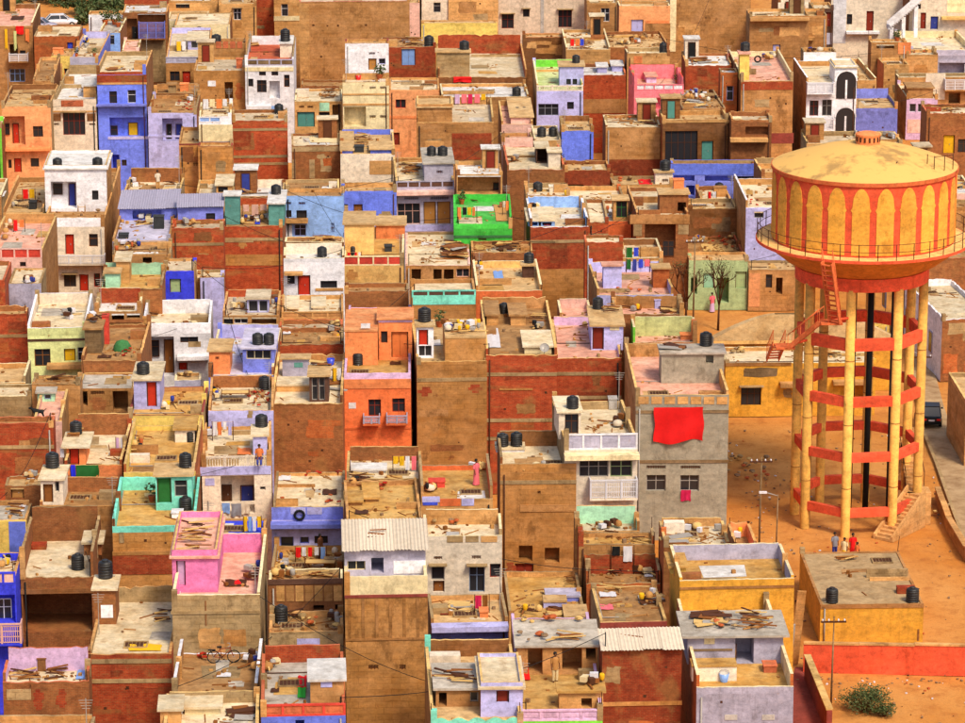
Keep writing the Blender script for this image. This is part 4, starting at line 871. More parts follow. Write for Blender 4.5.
H(485,852,100,165,722,'ochre','tall blank ochre house with two tanks and shop doors below',roof='tan',pf=.5,pb=1.0,ps=.9,inner='brown',band=(252,),ops=[('o',575,640,558,632,None,.9),('o',700,770,568,640,None,.9),('b',580,850,362,392,'dtan'),('v',665,680,294,308),('e',505,560,640,700,'red_b'),('d',555,645,645,720,'redbrown')],rooms=[(462,600,92,108,55,'white',[],{'ov':.05})],E=[('tank',470,526,30,100,0),('tank',536,590,8,85,0),('pile',700,780,600,690,'junk')],dbr=.3)
O(600,573)
H(8,392,270,370,1000,'dark_b','dark brick house under a ribbed corrugated roof',corr='c:warmwhite',pf=0,ops=[('b',8,392,620,634,'ochre')],side='dark_b',E=[('pile',100,200,290,340,'wood')])
H(0,322,62,238,270,'dtan','junk covered flat roof behind the ribbed corrugated roof',roof='brown',pf=.1,pb=.2,ps=.2,E=[('pile',200,290,60,160,'junk'),('sheet',0,75,95,118,'white','white'),('sheet',0,60,155,180,'hotpink','pink'),('pile',10,120,40,70,'wood'),('pile',230,290,100,150,'board')],ops=[('b',0,322,238,262,'redbrown')],dbr=2)
O(600,430)
H(-60,296,596,742,760,'orange_b','roofless brick yard full of rubbish beside ochre box house',roof='brown',pf=.2,pb=1.2,ps=.9,inner='red_b',Z=5,E=[('wash',40,150,560,640,['black','white']),('pile',160,250,640,700,'junk'),('pile',20,120,650,690,'wood'),('sheet',215,250,685,710,'white','white')],dbr=2)
H(-118,262,492,552,602,'dtan','narrow tan roof with washing above the rubbish yard',roof='ochre',pf=.1,pb=.3,ps=.6,side='red_b',E=[('pile',20,80,480,510,'wood'),('pile',150,250,500,545,'wood')],dbr=2)
H(-118,192,362,488,500,'tan','small house with mint green terrace wall',roof='tan',pf=.15,pb=1.1,ps=.7,inner='mint',E=[('pile',0,90,440,480,'junk')],ops=[],dbr=1)
H(388,940,-90+689,32+689,900,'vochre','ochre box house with cream rimmed empty terrace',roof='ochre',pf=.7,pb=.9,ps=.85,inner='lavgrey',cop='cream',side='vochre',rooms=[(345,420,650,690,585,'yellow')],ops=[('b',388,940,755,760,'dochre')],dbr=.05)
H(300,640,420,556,602,'brown','low pale roofed shed strewn with rubble behind ochre box house',roof='pale',pf=.1,pb=.5,ps=.3,side='orange_b',E=[('pile',420,620,440,500,'junk'),('pile',320,420,520,550,'board')],dbr=2)
H(645,752,440,590,604,'brown_b','open brick bay with orange inside and red rags',roof='brown',pf=.2,pb=.9,ps=.8,inner='orange',E=[('sheet',665,730,565,590,'brightred','red'),('pile',660,740,460,520,'junk')],dbr=1)
O(600,573)
H(470,937,178,548,1000,'lavgrey','whitewashed house with junk laden sheet roof and cloth bunting',roof='ochre',pf=.35,pb=.3,ps=1.0,inner='cream',side='orange_b',cop='cream',rooms=[(424,884,292,437,180,'lavgrey',[('o',655,742,305,436),('p',505,555,300,340,'cream'),('b',430,640,365,372,'dconc')],{'roof':'grey','ov':.3}),(446,662,440,520,425,'warmwhite',[],{'ov':.02})],ops=[('p',605,665,680,705,'grey'),('p',785,845,680,705,'grey')],E=[('pile',400,640,195,260,'board',0),('pile',620,880,190,270,'wood',0),('pile',480,640,230,280,'stone',0),('wash',510,655,380,432,['green','brightred','brightred','yel']),('bucket',575,620,490,522,'skyblue'),('box',790,852,445,480,'terracotta','terracotta tub on whitewashed house terrace'),('sheet',540,580,460,520,'white','white')],dbr=.3)
O(765,573)
H(268,765,-104,152,340,'vochre','detached ochre flat roofed block behind the red boundary wall',roof='grey2',pf=.06,pb=.06,ps=.06,cop='dtan',side='vochre',g=338,rot=0,ops=[('b',268,765,152,165,'dochre'),('p',735,742,270,325,'brown')],E=[('tank',295,356,66,150),('tank',682,750,66,150),('pile',360,440,-80,-50,'wood')],dbr=.05)
# ---- middle, the grey house and its neighbours
O(600,285)
H(178,626,282,527,1095,'greyr','grey rendered house with huge red cloth and carved parapet',roof='pink',pf=.75,pb=.9,ps=1.0,inner='tan',side='tan',cop='sand',rooms=[(295,597,322,472,282,'greyr',[('q',510,546,332,376)],{'roof':'grey'})],ops=[('b',178,626,602,612,'dconc'),('b',178,626,842,852,'dconc'),('v',230,322,868,882),('v',394,490,868,882),('w',230,322,914,990,'grey'),('w',392,482,914,990,'grey')]+[('p',190+i*63,240+i*63,535,570,'tan') for i in range(7)],E=[('tank',480,546,222,298,0),('hang',262,497,590,755,'brightred','huge bright red cloth draped on the grey rendered house'),('hang',390,437,988,1040,'magenta','magenta garment hanging below window of grey rendered house'),('pile',290,440,290,312,'board',0),('dish',340,360,340,380)],dbr=.05)
O(600,430)
H(-182,172,-139,22,352,'warmwhite','white house with two panelled balconies and green framed windows',roof='tan',pf=1.0,pb=.5,ps=.6,st='panel',fr='white',fr2='lavgrey',side='conc',rooms=[(-205,-98,-92,45,-165,'warmwhite',[('w',-175,-110,-85,20,'dwood')])],ops=[('s',-185,175,112,136,'cream'),('w',-110,30,152,228,'grey'),('w',40,145,152,228,'palegreen'),('B',-60,170,245,342,'white')],E=[('tank',-162,-100,-168,-98,0),('pile',20,110,-60,-10,'junk'),('box',40,80,-150,-110,'grey','grey crate on white balcony house terrace')],dbr=.4)
O(400,430)
H(95,446,168,332,376,'tan','tan terrace where a person in pink stands by brick box',roof='ochre',pf=.2,pb=.3,ps=1.0,inner='dorange',rooms=[],ops=[('p',105,190,320,345,'lav'),('p',190,290,330,364,'dorange'),('p',295,355,330,362,'lav'),('p',108,180,346,360,'tarp')],E=[('person',350,385,170,265,'hotpink','hotpink','person in pink standing on tan terrace'),('box',140,216,248,278,'red','low red brick box on the tan terrace'),('pile',100,165,265,318,'junk'),('pile',325,400,130,160,'junk')],dbr=.3)
O(400,285)
H(75,413,165,368,865,'ochre','blank ochre house with rubbish heap and white roof room',roof='tan',pf=.2,pb=.5,ps=.3,band=(455,),rooms=[(78,158,192,352,165,'white',[('d',85,132,215,290,'red'),('w',85,150,292,345,'white')],{}),(212,410,248,372,180,'ochre',[],{'ov':.0})],ops=[('e',78,150,490,535),('e',320,395,480,520)],E=[('tank',84,152,98,176,0),('pile',215,400,190,240,'junk',1),('pile',220,390,195,235,'junk',1),('plant',165,215,140,195,1.6)],dbr=.4)
H(415,757,58,337,810,'red_b','tall red brick house with banded blank wall and open terrace',roof='brown',pf=.15,pb=.8,ps=.6,inner='dtan',cop='sand',band=(428,650,738),rooms=[(600,730,288,330,215,'cream',[],{'roof':'pale'}),(415,470,140,195,75,'tan'),(530,602,140,195,85,'tan')],ops=[('b',480,640,497,504,'ochre')],E=[('tank',475,530,88,142),('sheet',425,472,212,305,'white','white'),('dish',710,750,470,510),('pile',620,700,150,180,'wood'),('pile',640,680,205,215,'junk')],dbr=.15)
H(758,1100,152,352,590,'red_b','red brick house with pale pink terrace and lavender roof hut',roof='pink',pf=.15,pb=.6,ps=.4,inner='lilac',cop='sand',band=(425,540),rooms=[(925,1078,188,312,98,'lav',[('d',930,985,190,310,'redbrown'),('p',1015,1060,190,215,'cream')],{'roof':'tan'})],E=[('tank',928,982,55,120,0),('pile',880,960,200,250,'junk'),('pile',985,1075,100,140,'wood',0)],dbr=.5)
H(772,925,65,155,195,'palepink','small pink terrace with scalloped red awning',roof='pink',pf=.3,pb=.7,ps=.6,inner='palepink',fr='red',st='scallop',dbr=.1)
O(600,285)
H(165,472,150,277,290,'orange','pink roofed terrace with lime green side wall',roof='pink',pf=.2,pb=1.4,ps=1.3,inner='lime',side='limeg',E=[('box',390,440,240,265,'orange','orange box by the lime green terrace wall')],dbr=.8)
H(60,400,52,142,150,'brown_b','brick terrace with cream lip and dusty pink floor',roof='pink',pf=.25,pb=.9,ps=.9,inner='dtan',E=[('box',255,282,70,88,'lav','small lavender box on dusty pink terrace'),('pile',290,370,105,132,'board'),('pile',100,170,60,130,'junk')],dbr=.6)
H(605,1330,295,376,632,'vochre','old ochre building with shaded window at the sand edge',roof='pale',pf=.15,pb=.3,ps=.2,g=632,rot=0,ops=[('W',680,776,492,580,'dwood'),('b',605,922,376,388,'dochre'),('s',865,1000,465,485,'tan'),('s',1120,1300,455,470,'tan'),('o',1180,1290,480,600)],side='vochre',E=[('pile',640,700,310,330,'stone'),('pile',1000,1150,305,340,'wood')],dbr=.6)
# ---- left column, middle
O(0,430)
H(-60,131,337,434,600,'yellow','yellow and blue house with planks on a grey roof',roof='grey',pf=.06,pb=.3,ps=.1,ops=[('p',45,131,440,590,'blue'),('v',78,105,445,462)],E=[('pile',30,120,360,415,'wood'),('sheet',85,120,365,395,'white','white')],dbr=.8)
H(22,192,217,268,340,'brown_b','little brick hut with tan roof and dull shutter',roof='tan',pf=.08,pb=.2,ps=.1,ops=[('d',50,115,278,330,'dtan')],E=[('sheet',130,180,200,240,'white','white'),('pile',140,185,170,210,'junk')],dbr=.4)
H(190,562,268,366,372,'dtan','flat tan roof carrying a pale tank tower',roof='brown',pf=.06,pb=.9,ps=.3,inner='brown_b',rooms=[(195,303,232,362,168,'warmwhite',[('d',205,256,262,352,'wood'),('w',262,285,250,300,'grey')],{'roof':'pale'})],E=[('tank',220,292,85,170,0),('tank',140,200,152,215)],dbr=.3)
H(315,593,-80,168,292,'orange','orange terrace house with checked blanket over its wall',roof='tan',pf=.5,pb=1.4,ps=.8,inner='brown_b',side='red_b',rooms=[(287,416,72,168,8,'orange',[('d',335,386,78,166,'red'),('p',292,312,85,130,'white')],{'roof':'pale','ov':.3})],E=[('tank',265,330,-58,14,0),('pile',300,400,10,40,'wood',0),('hang',340,366,168,262,'satblue','deep blue cloth on the orange terrace wall'),('hang',366,478,170,255,'dgreen','dark checked blanket over the orange terrace wall'),('wash',560,600,40,110,['lilac','white'])],dbr=.5)
H(543,945,224,462,752,'ochre','house with aqua walled terrace and green door hut',roof='ochre',pf=.35,pb=.8,ps=.8,inner='aqua',cop='aqua',fr='aqua',side='brown_b',rooms=[(755,930,212,386,157,'aqua',[('d',757,832,216,352,'dgreen'),('w',845,908,242,322,'grey')],{'roof':'tan'})],ops=[('p',543,945,600,690,'dark_b'),('b',543,945,582,596,'ochre'),('p',575,600,490,540,'conc')],E=[('tank',860,926,105,186,0),('tank',870,917,315,396),('plant',715,750,290,345,1.5),('box',828,880,398,425,'white','white box on the aqua walled terrace')],dbr=.08)
H(598,945,25,205,215,'yellow','long yellow ochre terrace behind the aqua walled house',roof='ochre',pf=.3,pb=.3,ps=.8,inner='yellow',side='orange_b',rooms=[(845,940,-10,60,-70,'warmwhite')],E=[('tank',895,938,5,60),('pile',580,600,40,120,'junk')],dbr=.2)
O(0,285)
H(-60,258,652,666,940,'red_b','red brick wall house below the pink dog terrace',roof='brown',pf=.3,pb=.3,band=(780,),dbr=.2)
H(-60,153,477,535,657,'conc','squat grey rendered house with pale flat roof',roof='pale',pf=.06,pb=.2,ps=.1,dbr=.1,side='conc')
H(155,290,540,655,665,'palepink','pink terrace with a black dog and red chair',roof='pink',pf=.3,pb=.4,ps=.5,inner='palepink',rooms=[(180,262,512,562,490,'mint',[('w',212,245,515,552,'lav')],{'roof':'grey'})],dbr=.1)
H(300,384,470,606,615,'brown_b','sunken brick yard beside the slab roofed shed',roof='brown',pf=.1,pb=.5,ps=.5,Z=5,dbr=1)
H(378,648,422,494,620,'dtan','slab roofed shed with two dark doorways',roof='grey',pf=.04,pb=.1,ps=.05,ops=[('o',385,426,512,582),('v',440,506,510,526),('o',545,622,510,612),('e',430,530,540,600,'brown_b')],dbr=.05)
H(625,1002,590,630,730,'yellow','yellow house with red rim and white framed window',roof='ochre',pf=.15,pb=.3,ps=.3,cop='redbrown',ops=[('w',852,960,680,728,'white')],rooms=[(650,776,452,600,368,'lav',[('d',710,762,460,588,'red')],{'roof':'pale'})],E=[('tank',655,722,368,434,0),('pile',780,850,570,615,'junk')],dbr=.4)
H(840,968,425,458,615,'lavgrey','grey lavender block topped with rubble',roof='tan',pf=.08,pb=.2,ps=.1,E=[('pile',850,960,428,450,'stone')],dbr=3,side='lavgrey')
H(688,1016,70,187,470,'white','white cube house with deep brown loggia and white terrace',roof='pale',pf=.75,pb=1.0,ps=.9,inner='white',side='white',cop='white',ops=[('l',705,842,250,440,'brown',1.1),('x',715,770,265,345,'dwood',1.05),('y',790,840,262,436,'wood',1.05),('s',855,1010,335,352,'white'),('w',868,955,252,280,'dwood'),('d',860,903,375,412,'red'),('e',890,990,275,300,'conc')],E=[('pile',700,770,110,165,'wood'),('pile',890,965,180,220,'junk')],dbr=.4)
H(400,690,190,367,420,'brown_b','brown yard with red pillar and metal dome',roof='brown',pf=.15,pb=.2,ps=.5,rooms=[(415,494,207,330,138,'dconc',[],{})],E=[('box',495,526,150,285,'red','tall red column standing in brown yard'),('pile',430,480,150,190,'junk',0),('sheet',470,540,340,355,'dbrown','dark'),('pile',570,650,320,350,'brick')],dbr=.8)
H(455,690,12,127,192,'dtan','house with pale terrace and brick back wall over dark openings',roof='white',pf=.15,pb=1.1,ps=.5,inner='red_b',ops=[('o',535,596,130,184),('o',608,688,130,160),('b',500,690,168,180,'brown_b')],dbr=.2)
H(130,415,38,205,432,'lime','pale lime house with cream terrace and brown windows',roof='pale',pf=.55,pb=.8,ps=.8,inner='warmwhite',side='white',cop='white',ops=[('b',130,415,258,266,'dbrown'),('w',162,242,306,390,'wood'),('d',305,362,306,366,'yel'),('w',370,410,300,366,'white'),('s',225,395,372,392,'tan')],E=[('pile',310,360,135,170,'junk')],dbr=.15)
H(-60,132,98,138,380,'red_b','plain red brick house beside the pale lime house',roof='tan',pf=.2,pb=.4,dbr=.5,band=(245,))
H(-60,120,375,472,480,'tan','low tan roof by the plain red brick house',roof='tan',pf=.1,pb=.3,ps=.5,dbr=.2)
H(120,385,434,478,500,'dtan','rubble strewn ledge roof under the pale lime house',roof='brown',pf=.1,pb=.2,ps=.2,E=[('pile',200,370,440,470,'wood')],dbr=2)
# ---- column 200..400, middle
O(200,430)
H(-15,339,-18,128,425,'warmwhite','white house with lavender ledge, balustrade and shadowed loggia',roof='tan',pf=.95,pb=.2,ps=.5,st='balus',fr='warmwhite',side='dtan',ops=[('b',-15,339,178,214,'lav'),('l',95,260,222,402,None,1.3),('y',102,152,262,352,'dwood',1.25),('y',192,258,266,352,'dblue',1.25),('p',20,66,232,266,'lav'),('w',285,312,275,292,'grey'),('b',95,260,345,358,'warmwhite')],rooms=[(258,326,22,122,-28,'lav',[],{'roof':'pale'})],E=[('tank',265,330,-98,-30,0),('hang',150,200,355,415,'slate','grey washing hung from the white balustrade house loggia'),('hang',105,145,352,400,'skyblue','pale blue washing hung from the white balustrade house loggia'),('hang',200,240,355,405,'warmwhite','cream washing hung from the white balustrade house loggia'),('sheet',180,250,90,122,'orange','orange'),('pile',0,50,-20,30,'junk'),('wash',60,160,-40,50,['white','orange','white','lav'])],dbr=.3)
H(15,312,426,506,512,'satblue','blue tarpaulin covered roof behind the pink walled terrace',roof='blue',pf=.06,pb=.1,ps=.1,dbr=0,E=[('wash',210,300,440,495,['yel','skyblue','white','yel'])])
O(200,285)
H(15,346,436,605,682,'lav','lavender house with brown walled terrace',roof='pale',pf=.5,pb=.8,ps=.7,inner='brown_b',rooms=[],E=[('tank',286,346,368,442),('pile',30,110,470,560,'junk'),('pile',250,340,500,590,'brick'),('cot',120,220,520,570),('pile',230,250,520,545,'brick')],ops=[('e',215,255,605,640,'conc')],dbr=.4)
H(48,366,188,433,446,'lavd','blue lavender house with orange tower and grille window',roof='lav',pf=.15,pb=1.0,ps=.7,inner='lav',rooms=[(48,148,312,430,258,'orange',[('v',78,96,345,360)],{'roof':'tan'}),(210,362,297,420,205,'lavd',[('w',226,346,310,356,'cream')],{'roof':'lav'})],E=[('tank',255,300,228,290,1),('tank',305,358,228,290,1),('box',222,255,250,288,'orange','orange box next to twin tanks on blue lavender house'),('sheet',130,160,195,240,'white','white'),('sheet',165,200,215,250,'brightred','red')],dbr=.2)
H(110,381,22,147,196,'dtan','terrace house with white metal cage and tank',roof='tan',pf=.1,pb=.5,ps=.4,inner='red_b',rooms=[(228,332,60,132,20,'lav',[('w',232,280,75,130,'white'),('w',284,328,75,130,'white')],{})],ops=[('w',115,160,150,190,'black'),('w',165,232,150,188,'white'),('o',250,370,155,190,None,1.0)],E=[('tank',285,336,24,76),('pile',115,210,90,130,'junk'),('pile',335,375,60,110,'junk')],dbr=1.5)
H(352,698,333,573,905,'brown_b','brick fronted house with glazed roof hut and stepped terrace',roof='pale',pf=.12,pb=.5,ps=.7,inner='dtan',side='brown_b',cop='sand',rooms=[(398,527,348,440,330,'lavgrey',[('p',455,497,374,396,'teal')],{'roof':'tan'}),(375,536,478,514,440,'tan',[],{'ov':.02}),(537,630,432,563,385,'dwood',[('w',548,578,438,556,'grey'),('w',582,612,438,556,'grey')],{'roof':'tan'})],E=[('bucket',630,670,350,384,'tarp',2),('pile',635,690,440,520,'board'),('pile',555,620,360,385,'board',2),('wash',640,690,400,470,['yel','white'])],dbr=.4)
H(382,692,205,286,332,'red_b','low red brick room behind the glazed roof hut',roof='brown',pf=.1,pb=.3,ps=.3,E=[('pile',620,690,200,270,'junk'),('sheet',385,440,205,240,'white','white')],dbr=1)
H(385,692,166,207,280,'brown_b','brown brick wall house with tan beam roof',roof='tan',pf=.15,pb=.3,ps=.3,E=[('pile',630,690,170,200,'stone')],dbr=1)
H(392,692,55,128,168,'tan','stepped tan terrace with glass rail before the red door house',roof='pale',pf=.5,pb=.3,ps=.4,st='panel',fr='tan',fr2='dtan',rooms=[(405,470,110,125,50,'tan'),(545,600,100,120,55,'warmwhite')],dbr=.2)
H(708,1030,106,430,770,'dorange','bright orange house with red roof doors and white ledge',roof='ochre',pf=.55,pb=.3,ps=.5,fr='lilac',inner='orange',side='dorange',cop='lilac',rooms=[(708,866,218,388,118,'orange',[('p',785,830,188,210,'white')],{'roof':'orange','ov':.03}),(870,1030,160,364,108,'orange',[('w',880,912,225,282,'dwood'),('d',930,1012,228,352,'orange'),('b',868,1032,165,180,'lilac')],{'roof':'orange'})],ops=[('b',708,1030,458,500,'orange'),('w',825,886,555,636,'redbrown'),('w',940,1002,550,616,'redbrown'),('B',800,882,638,682,'lavgrey'),('B',912,1015,634,680,'lavgrey'),('p',730,765,570,598,'white'),('b',705,1030,690,696,'dorange')],E=[('tank',730,792,318,390),('sheet',915,968,372,388,'dbrown','dark')],dbr=.05)  # dark sheet replaces a skylight grate, its shaded opening put into colour
O(200,430)
H(705,1065,78,236,246,'dtan','brick backed court with yellow cloth under the orange house',roof='pale',pf=.15,pb=.9,ps=.6,inner='brown_b',cop='sand',rooms=[(735,888,185,206,158,'white',[],{'roof':'white'})],E=[('wash',930,1062,150,200,['yel','yel','white','hotpink']),('pile',710,830,200,240,'wood')],dbr=1)
H(703,1068,242,452,470,'brown_b','wide tan roof with low partition walls above corrugated hut',roof='ochre',pf=.12,pb=.3,ps=.4,inner='dtan',rooms=[(710,782,335,362,290,'dtan'),(800,862,320,345,250,'tan')],E=[('pile',730,800,240,270,'junk'),('sheet',748,812,390,408,'dbrown','dark'),('pile',860,900,265,290,'brick')],dbr=.5)  # flat dark sheet drawn for the shaded opening of a skylight grill
O(200,145)
H(402,695,472,546,728,'white','white house with red door and dark stacked window',roof='white',pf=.3,pb=.8,ps=.5,inner='warmwhite',ops=[('w',420,456,625,670,'dwood'),('s',405,495,608,618,'tan'),('d',470,532,628,724,'red'),('w',580,660,655,690,'black'),('b',555,690,690,702,'tan')],E=[('tank',565,611,495,542)],dbr=.2)
H(702,1010,665,705,770,'brown_b','brick roof strip between the two orange houses',roof='brown',pf=.2,pb=.3,dbr=.3)
H(698,990,432,535,662,'peach','peach house with red and white panel terraces',roof='ochre',pf=.75,pb=.3,ps=.4,st='panel',fr='cream',fr2='red',side='peach',cop='cream',rooms=[(700,842,376,530,318,'peach',[],{'roof':'tan'}),(845,985,380,452,340,'orange',[],{'roof':'tan'})],ops=[('e',705,770,600,650,'ochre')],E=[('wash',700,780,600,650,['brightred','black','brightred','white']),('tank',715,760,495,530),('box',890,925,488,515,'black','black crate on peach house terrace')],dbr=.15)
H(410,692,207,245,470,'skyblue','pale blue wall house with firewood stacked at its foot',roof='brown',pf=.12,pb=.3,ps=.3,ops=[('w',465,516,315,356,'black'),('w',415,442,315,350,'dwood'),('v',415,440,275,288),('v',475,508,275,288),('s',408,522,352,378,'tan'),('p',415,445,385,440,'white'),('w',455,512,385,440,'lav'),('v',632,648,375,420)],E=[],side='skyblue',dbr=.2)
H(405,690,452,468,480,'brown','ledge at the foot of the pale blue wall',roof='brown',pf=.05,pb=.1,ps=.05,E=[('pile',530,655,400,462,'wood'),('pile',560,650,420,460,'wood')],dbr=2)
H(680,945,180,222,368,'blue','bright blue house with brown door below tan roof',roof='tan',pf=.12,pb=.4,ps=.3,ops=[('w',686,712,286,332,'black'),('d',738,782,286,340,'wood'),('e',850,930,320,365,'conc')],E=[('pile',880,940,165,200,'wood'),('box',850,900,315,350,'conc','stone lump by bright blue house')],dbr=.3,side='conc')
H(700,835,345,368,378,'red','low red panel railing terrace under bright blue house',roof='red',pf=.7,pb=.1,ps=.1,st='panel',fr='cream',fr2='red',dbr=0)
H(112,399,255,392,645,'red_b','red brick house with teal roof towers',roof='brown',pf=.12,pb=.6,ps=.5,inner='red_b',side='brown_b',band=(455,),rooms=[(120,192,240,386,220,'teal',[],{'roof':'white'}),(332,406,278,388,215,'teal',[],{'roof':'white'})],ops=[('p',112,399,530,580,'ochre'),('e',180,230,460,500,'ochre'),('p',112,260,455,470,'conc')],E=[('wash',205,330,295,345,['palepink','palepink','palepink']),('pile',200,380,350,385,'junk'),('sheet',265,290,360,385,'tarp','blue'),('tank',340,392,195,240,1),('plant',340,390,240,275,1.3)],dbr=1)
H(0,115,600,640,700,'lav','small lavender fascia house beside teal towers',roof='tan',pf=.1,pb=.2,E=[],dbr=.5)
O(0,145)
H(855,1085,238,302,365,'lavd','blue house with grey sheet roof',corr='c:lavgrey',pf=0,ops=[('w',990,1035,330,362,'black')],side='lavd')
H(545,822,298,462,472,'lavgrey','grey floored court under a sheet roof',roof='lav',pf=.15,pb=.2,ps=.4,rooms=[(578,852,302,362,237,'lavd',[('o',640,780,310,358,None,.8)],{'corr':'c:lavgrey'})],E=[('box',740,790,345,405,'black','black round box in the grey floored court'),('pile',660,750,345,400,'junk'),('box',572,618,432,452,'black','low black crate in the grey floored court')],dbr=.4)
H(600,870,110,237,240,'yellow','tan terrace with yellow back rim and firewood',roof='tan',pf=.1,pb=1.2,ps=.4,inner='brown_b',E=[('person',738,785,120,215,'warmwhite','tan','person in cream working on the yellow rimmed terrace'),('pile',615,665,150,205,'junk'),('pile',780,850,150,225,'wood')],dbr=.8)
H(818,1080,360,402,545,'red_b','red brick house with patchy wall below the blue sheet roof',roof='tan',pf=.15,pb=.3,ps=.3,band=(478,),E=[('pile',830,940,370,395,'junk')],dbr=1)
H(475,777,578,692,745,'brown_b','brick rimmed house with mint balustrade and water hut',roof='ochre',pf=.15,pb=.9,ps=.4,inner='mint',rooms=[(556,620,552,665,512,'tan',[],{'roof':'cream'}),(503,572,610,690,588,'mint',[],{'roof':'tan'})],dbr=.2)
H(787,938,545,607,770,'satblue','small vivid blue house with green shuttered window',roof='tan',pf=.08,pb=.2,ps=.1,ops=[('d',820,876,646,712,'palegreen')],dbr=.2,side='tan')
H(938,1080,600,640,740,'tan','tan wall house next to the vivid blue one',roof='tan',pf=.2,pb=.3,dbr=.4)
H(540,822,466,528,580,'dtan','tan sacked roof with one dark doorway behind mint balustrade',roof='brown',pf=.1,pb=.2,ps=.2,ops=[('o',685,730,530,575)],E=[('pile',560,680,480,520,'junk')],dbr=1)
H(206,498,110,352,708,'warmwhite','tall white house with bamboo ladder and three stacked storeys',roof='brown',pf=.75,pb=.3,ps=.5,fr='white',side='dtan',rooms=[(214,512,112,322,38,'white',[('l',240,368,178,306,None,1.2),('x',252,300,185,240,'dwood',1.15),('y',326,364,185,304,'dblue',1.15),('w',440,472,220,266,'black')],{'p':.22,'side':'dtan','roof':'white'})],ops=[('w',238,276,435,496,'wood'),('w',425,470,430,492,'wood'),('d',310,356,432,530,'red'),('B',210,504,535,582,'white'),('W',305,366,625,686,'dwood'),('d',380,426,625,706,'red'),('w',450,482,620,686,'red')],E=[('tank',250,300,68,112,0),('tank',442,495,58,108,0),('ladder',375,412,110,322),('pile',400,490,290,330,'stone'),('pile',440,490,230,300,'junk')],dbr=2)
H(-60,206,330,497,590,'palepink','salmon pink house with curved white panel balcony',roof='pink',pf=.8,pb=.8,ps=.6,st='panel',fr='palepink',fr2='red',inner='tan',E=[('wash',65,120,365,420,['brightred','orange']),('pile',5,60,380,460,'junk')],ops=[('w',0,40,560,590,'dwood'),('w',100,130,562,585,'dwood')],dbr=.3)
H(40,196,593,668,825,'lavgrey','pale lavender block with cream flat roof',roof='pale',pf=.05,pb=.1,ps=.1,dbr=.05,E=[('pile',60,120,790,820,'junk')])
H(-60,40,560,655,830,'red_b','red fronted house beside the cream roof block',roof='tan',pf=.2,pb=.3,ops=[('w',-5,25,610,650,'dwood')],dbr=.4)
H(15,212,157,325,390,'tan','tan roofed house with grey lower floor and washing',roof='tan',pf=.3,pb=.4,ps=.6,inner='dtan',rooms=[],E=[('wash',110,170,225,270,['brightred','yel']),('pile',60,110,270,310,'junk'),('box',140,175,275,310,'black','black box on the tan roofed house')],dbr=.6)
H(-60,12,160,250,330,'dtan','low brown roof behind the salmon pink balcony',roof='tan',pf=.2,pb=.3,E=[('sheet',0,40,225,250,'white','white')],dbr=.5)
# ---- column 400..600, middle
O(400,145)
H(-20,262,60,172,412,'lavgrey','grey lavender house with dark rail and panelled wooden doors',roof='pale',pf=.6,pb=.4,ps=.5,st='panel',fr='lavgrey',fr2='dwood',rooms=[(118,258,84,176,12,'lavgrey',[('v',178,206,122,136)],{'roof':'grey'})],ops=[('s',-20,262,216,240,'palepink'),('w',-15,96,280,380,'palepink'),('d',112,172,272,380,'ochre'),('d',178,242,272,380,'ochre'),('v',20,90,248,262),('v',145,235,248,262),('b',-20,262,386,412,'lav')],E=[('tank',128,176,2,55,0),('tank',180,232,2,55,0),('pile',0,100,90,150,'wood')],dbr=.5)
H(263,490,78,142,238,'tan','tan house with white slab roof over a deep shaded loggia',roof='white',pf=.06,pb=.3,ps=.1,ops=[('l',268,482,148,235,None,1.6),('x',445,480,180,225,'dwood',1.5)],E=[('pile',380,470,75,110,'junk')],dbr=.3)
H(268,549,237,382,522,'green','vivid green house with green walled terrace',roof='green',pf=.35,pb=.6,ps=.6,inner='green',fr='green',side='green',cop='green',ops=[('w',380,430,478,508,'dbrown'),('v',385,425,448,460),('b',268,549,436,446,'dgreen')],E=[('wash',275,370,300,375,['orange','black','yel','orange']),('pile',300,380,235,275,'wood'),('plant',275,320,240,285,1.6),('sheet',465,520,290,370,'tan','tan'),('wash',500,545,270,340,['warmwhite','orange'])],dbr=.4)
H(515,793,15,122,480,'brown_b','brown brick house with dark stair door and white post',roof='pale',pf=.12,pb=.3,ps=.5,side='brown_b',rooms=[(520,655,52,60,10,'tan'),(655,712,10,88,-20,'dbrown',[('o',660,708,14,86)]),(714,772,30,110,10,'warmwhite')],E=[('plant',770,790,40,90,1.3),('pile',530,560,70,90,'junk')],dbr=.3)
H(612,912,247,397,835,'red_b','red brick house with pale blue walled roof terrace',roof='pale',pf=.12,pb=.9,ps=.8,inner='skyblue',side='brown_b',cop='white',band=(465,),rooms=[(622,672,360,392,300,'skyblue',[('o',628,668,364,390)],{}),(684,750,360,392,296,'skyblue',[('o',690,735,362,390)],{})],ops=[('p',612,912,600,828,'ochre')],E=[('sheet',695,720,365,392,'hotpink','pink'),('pile',630,665,300,320,'junk')],dbr=.2)
H(610,822,182,246,255,'tan','tan box room behind the pale blue terrace',roof='pale',pf=.2,pb=.4,E=[('tank',640,690,180,226),('box',720,790,200,228,'warmwhite','white chest on the tan box room'),('bucket',795,815,225,245,'yel')],dbr=.8)
H(790,1010,75,122,260,'dark_b','dark red brick house under a long tan roof',roof='tan',pf=.12,pb=.3,E=[('pile',880,940,60,80,'wood')],ops=[('d',800,880,190,236,'wood')],dbr=.3)
H(912,1010,260,375,560,'red_b','red brick house with tan floor abutting the pale blue terrace',roof='tan',pf=.1,pb=.3,band=(435,),dbr=.3)
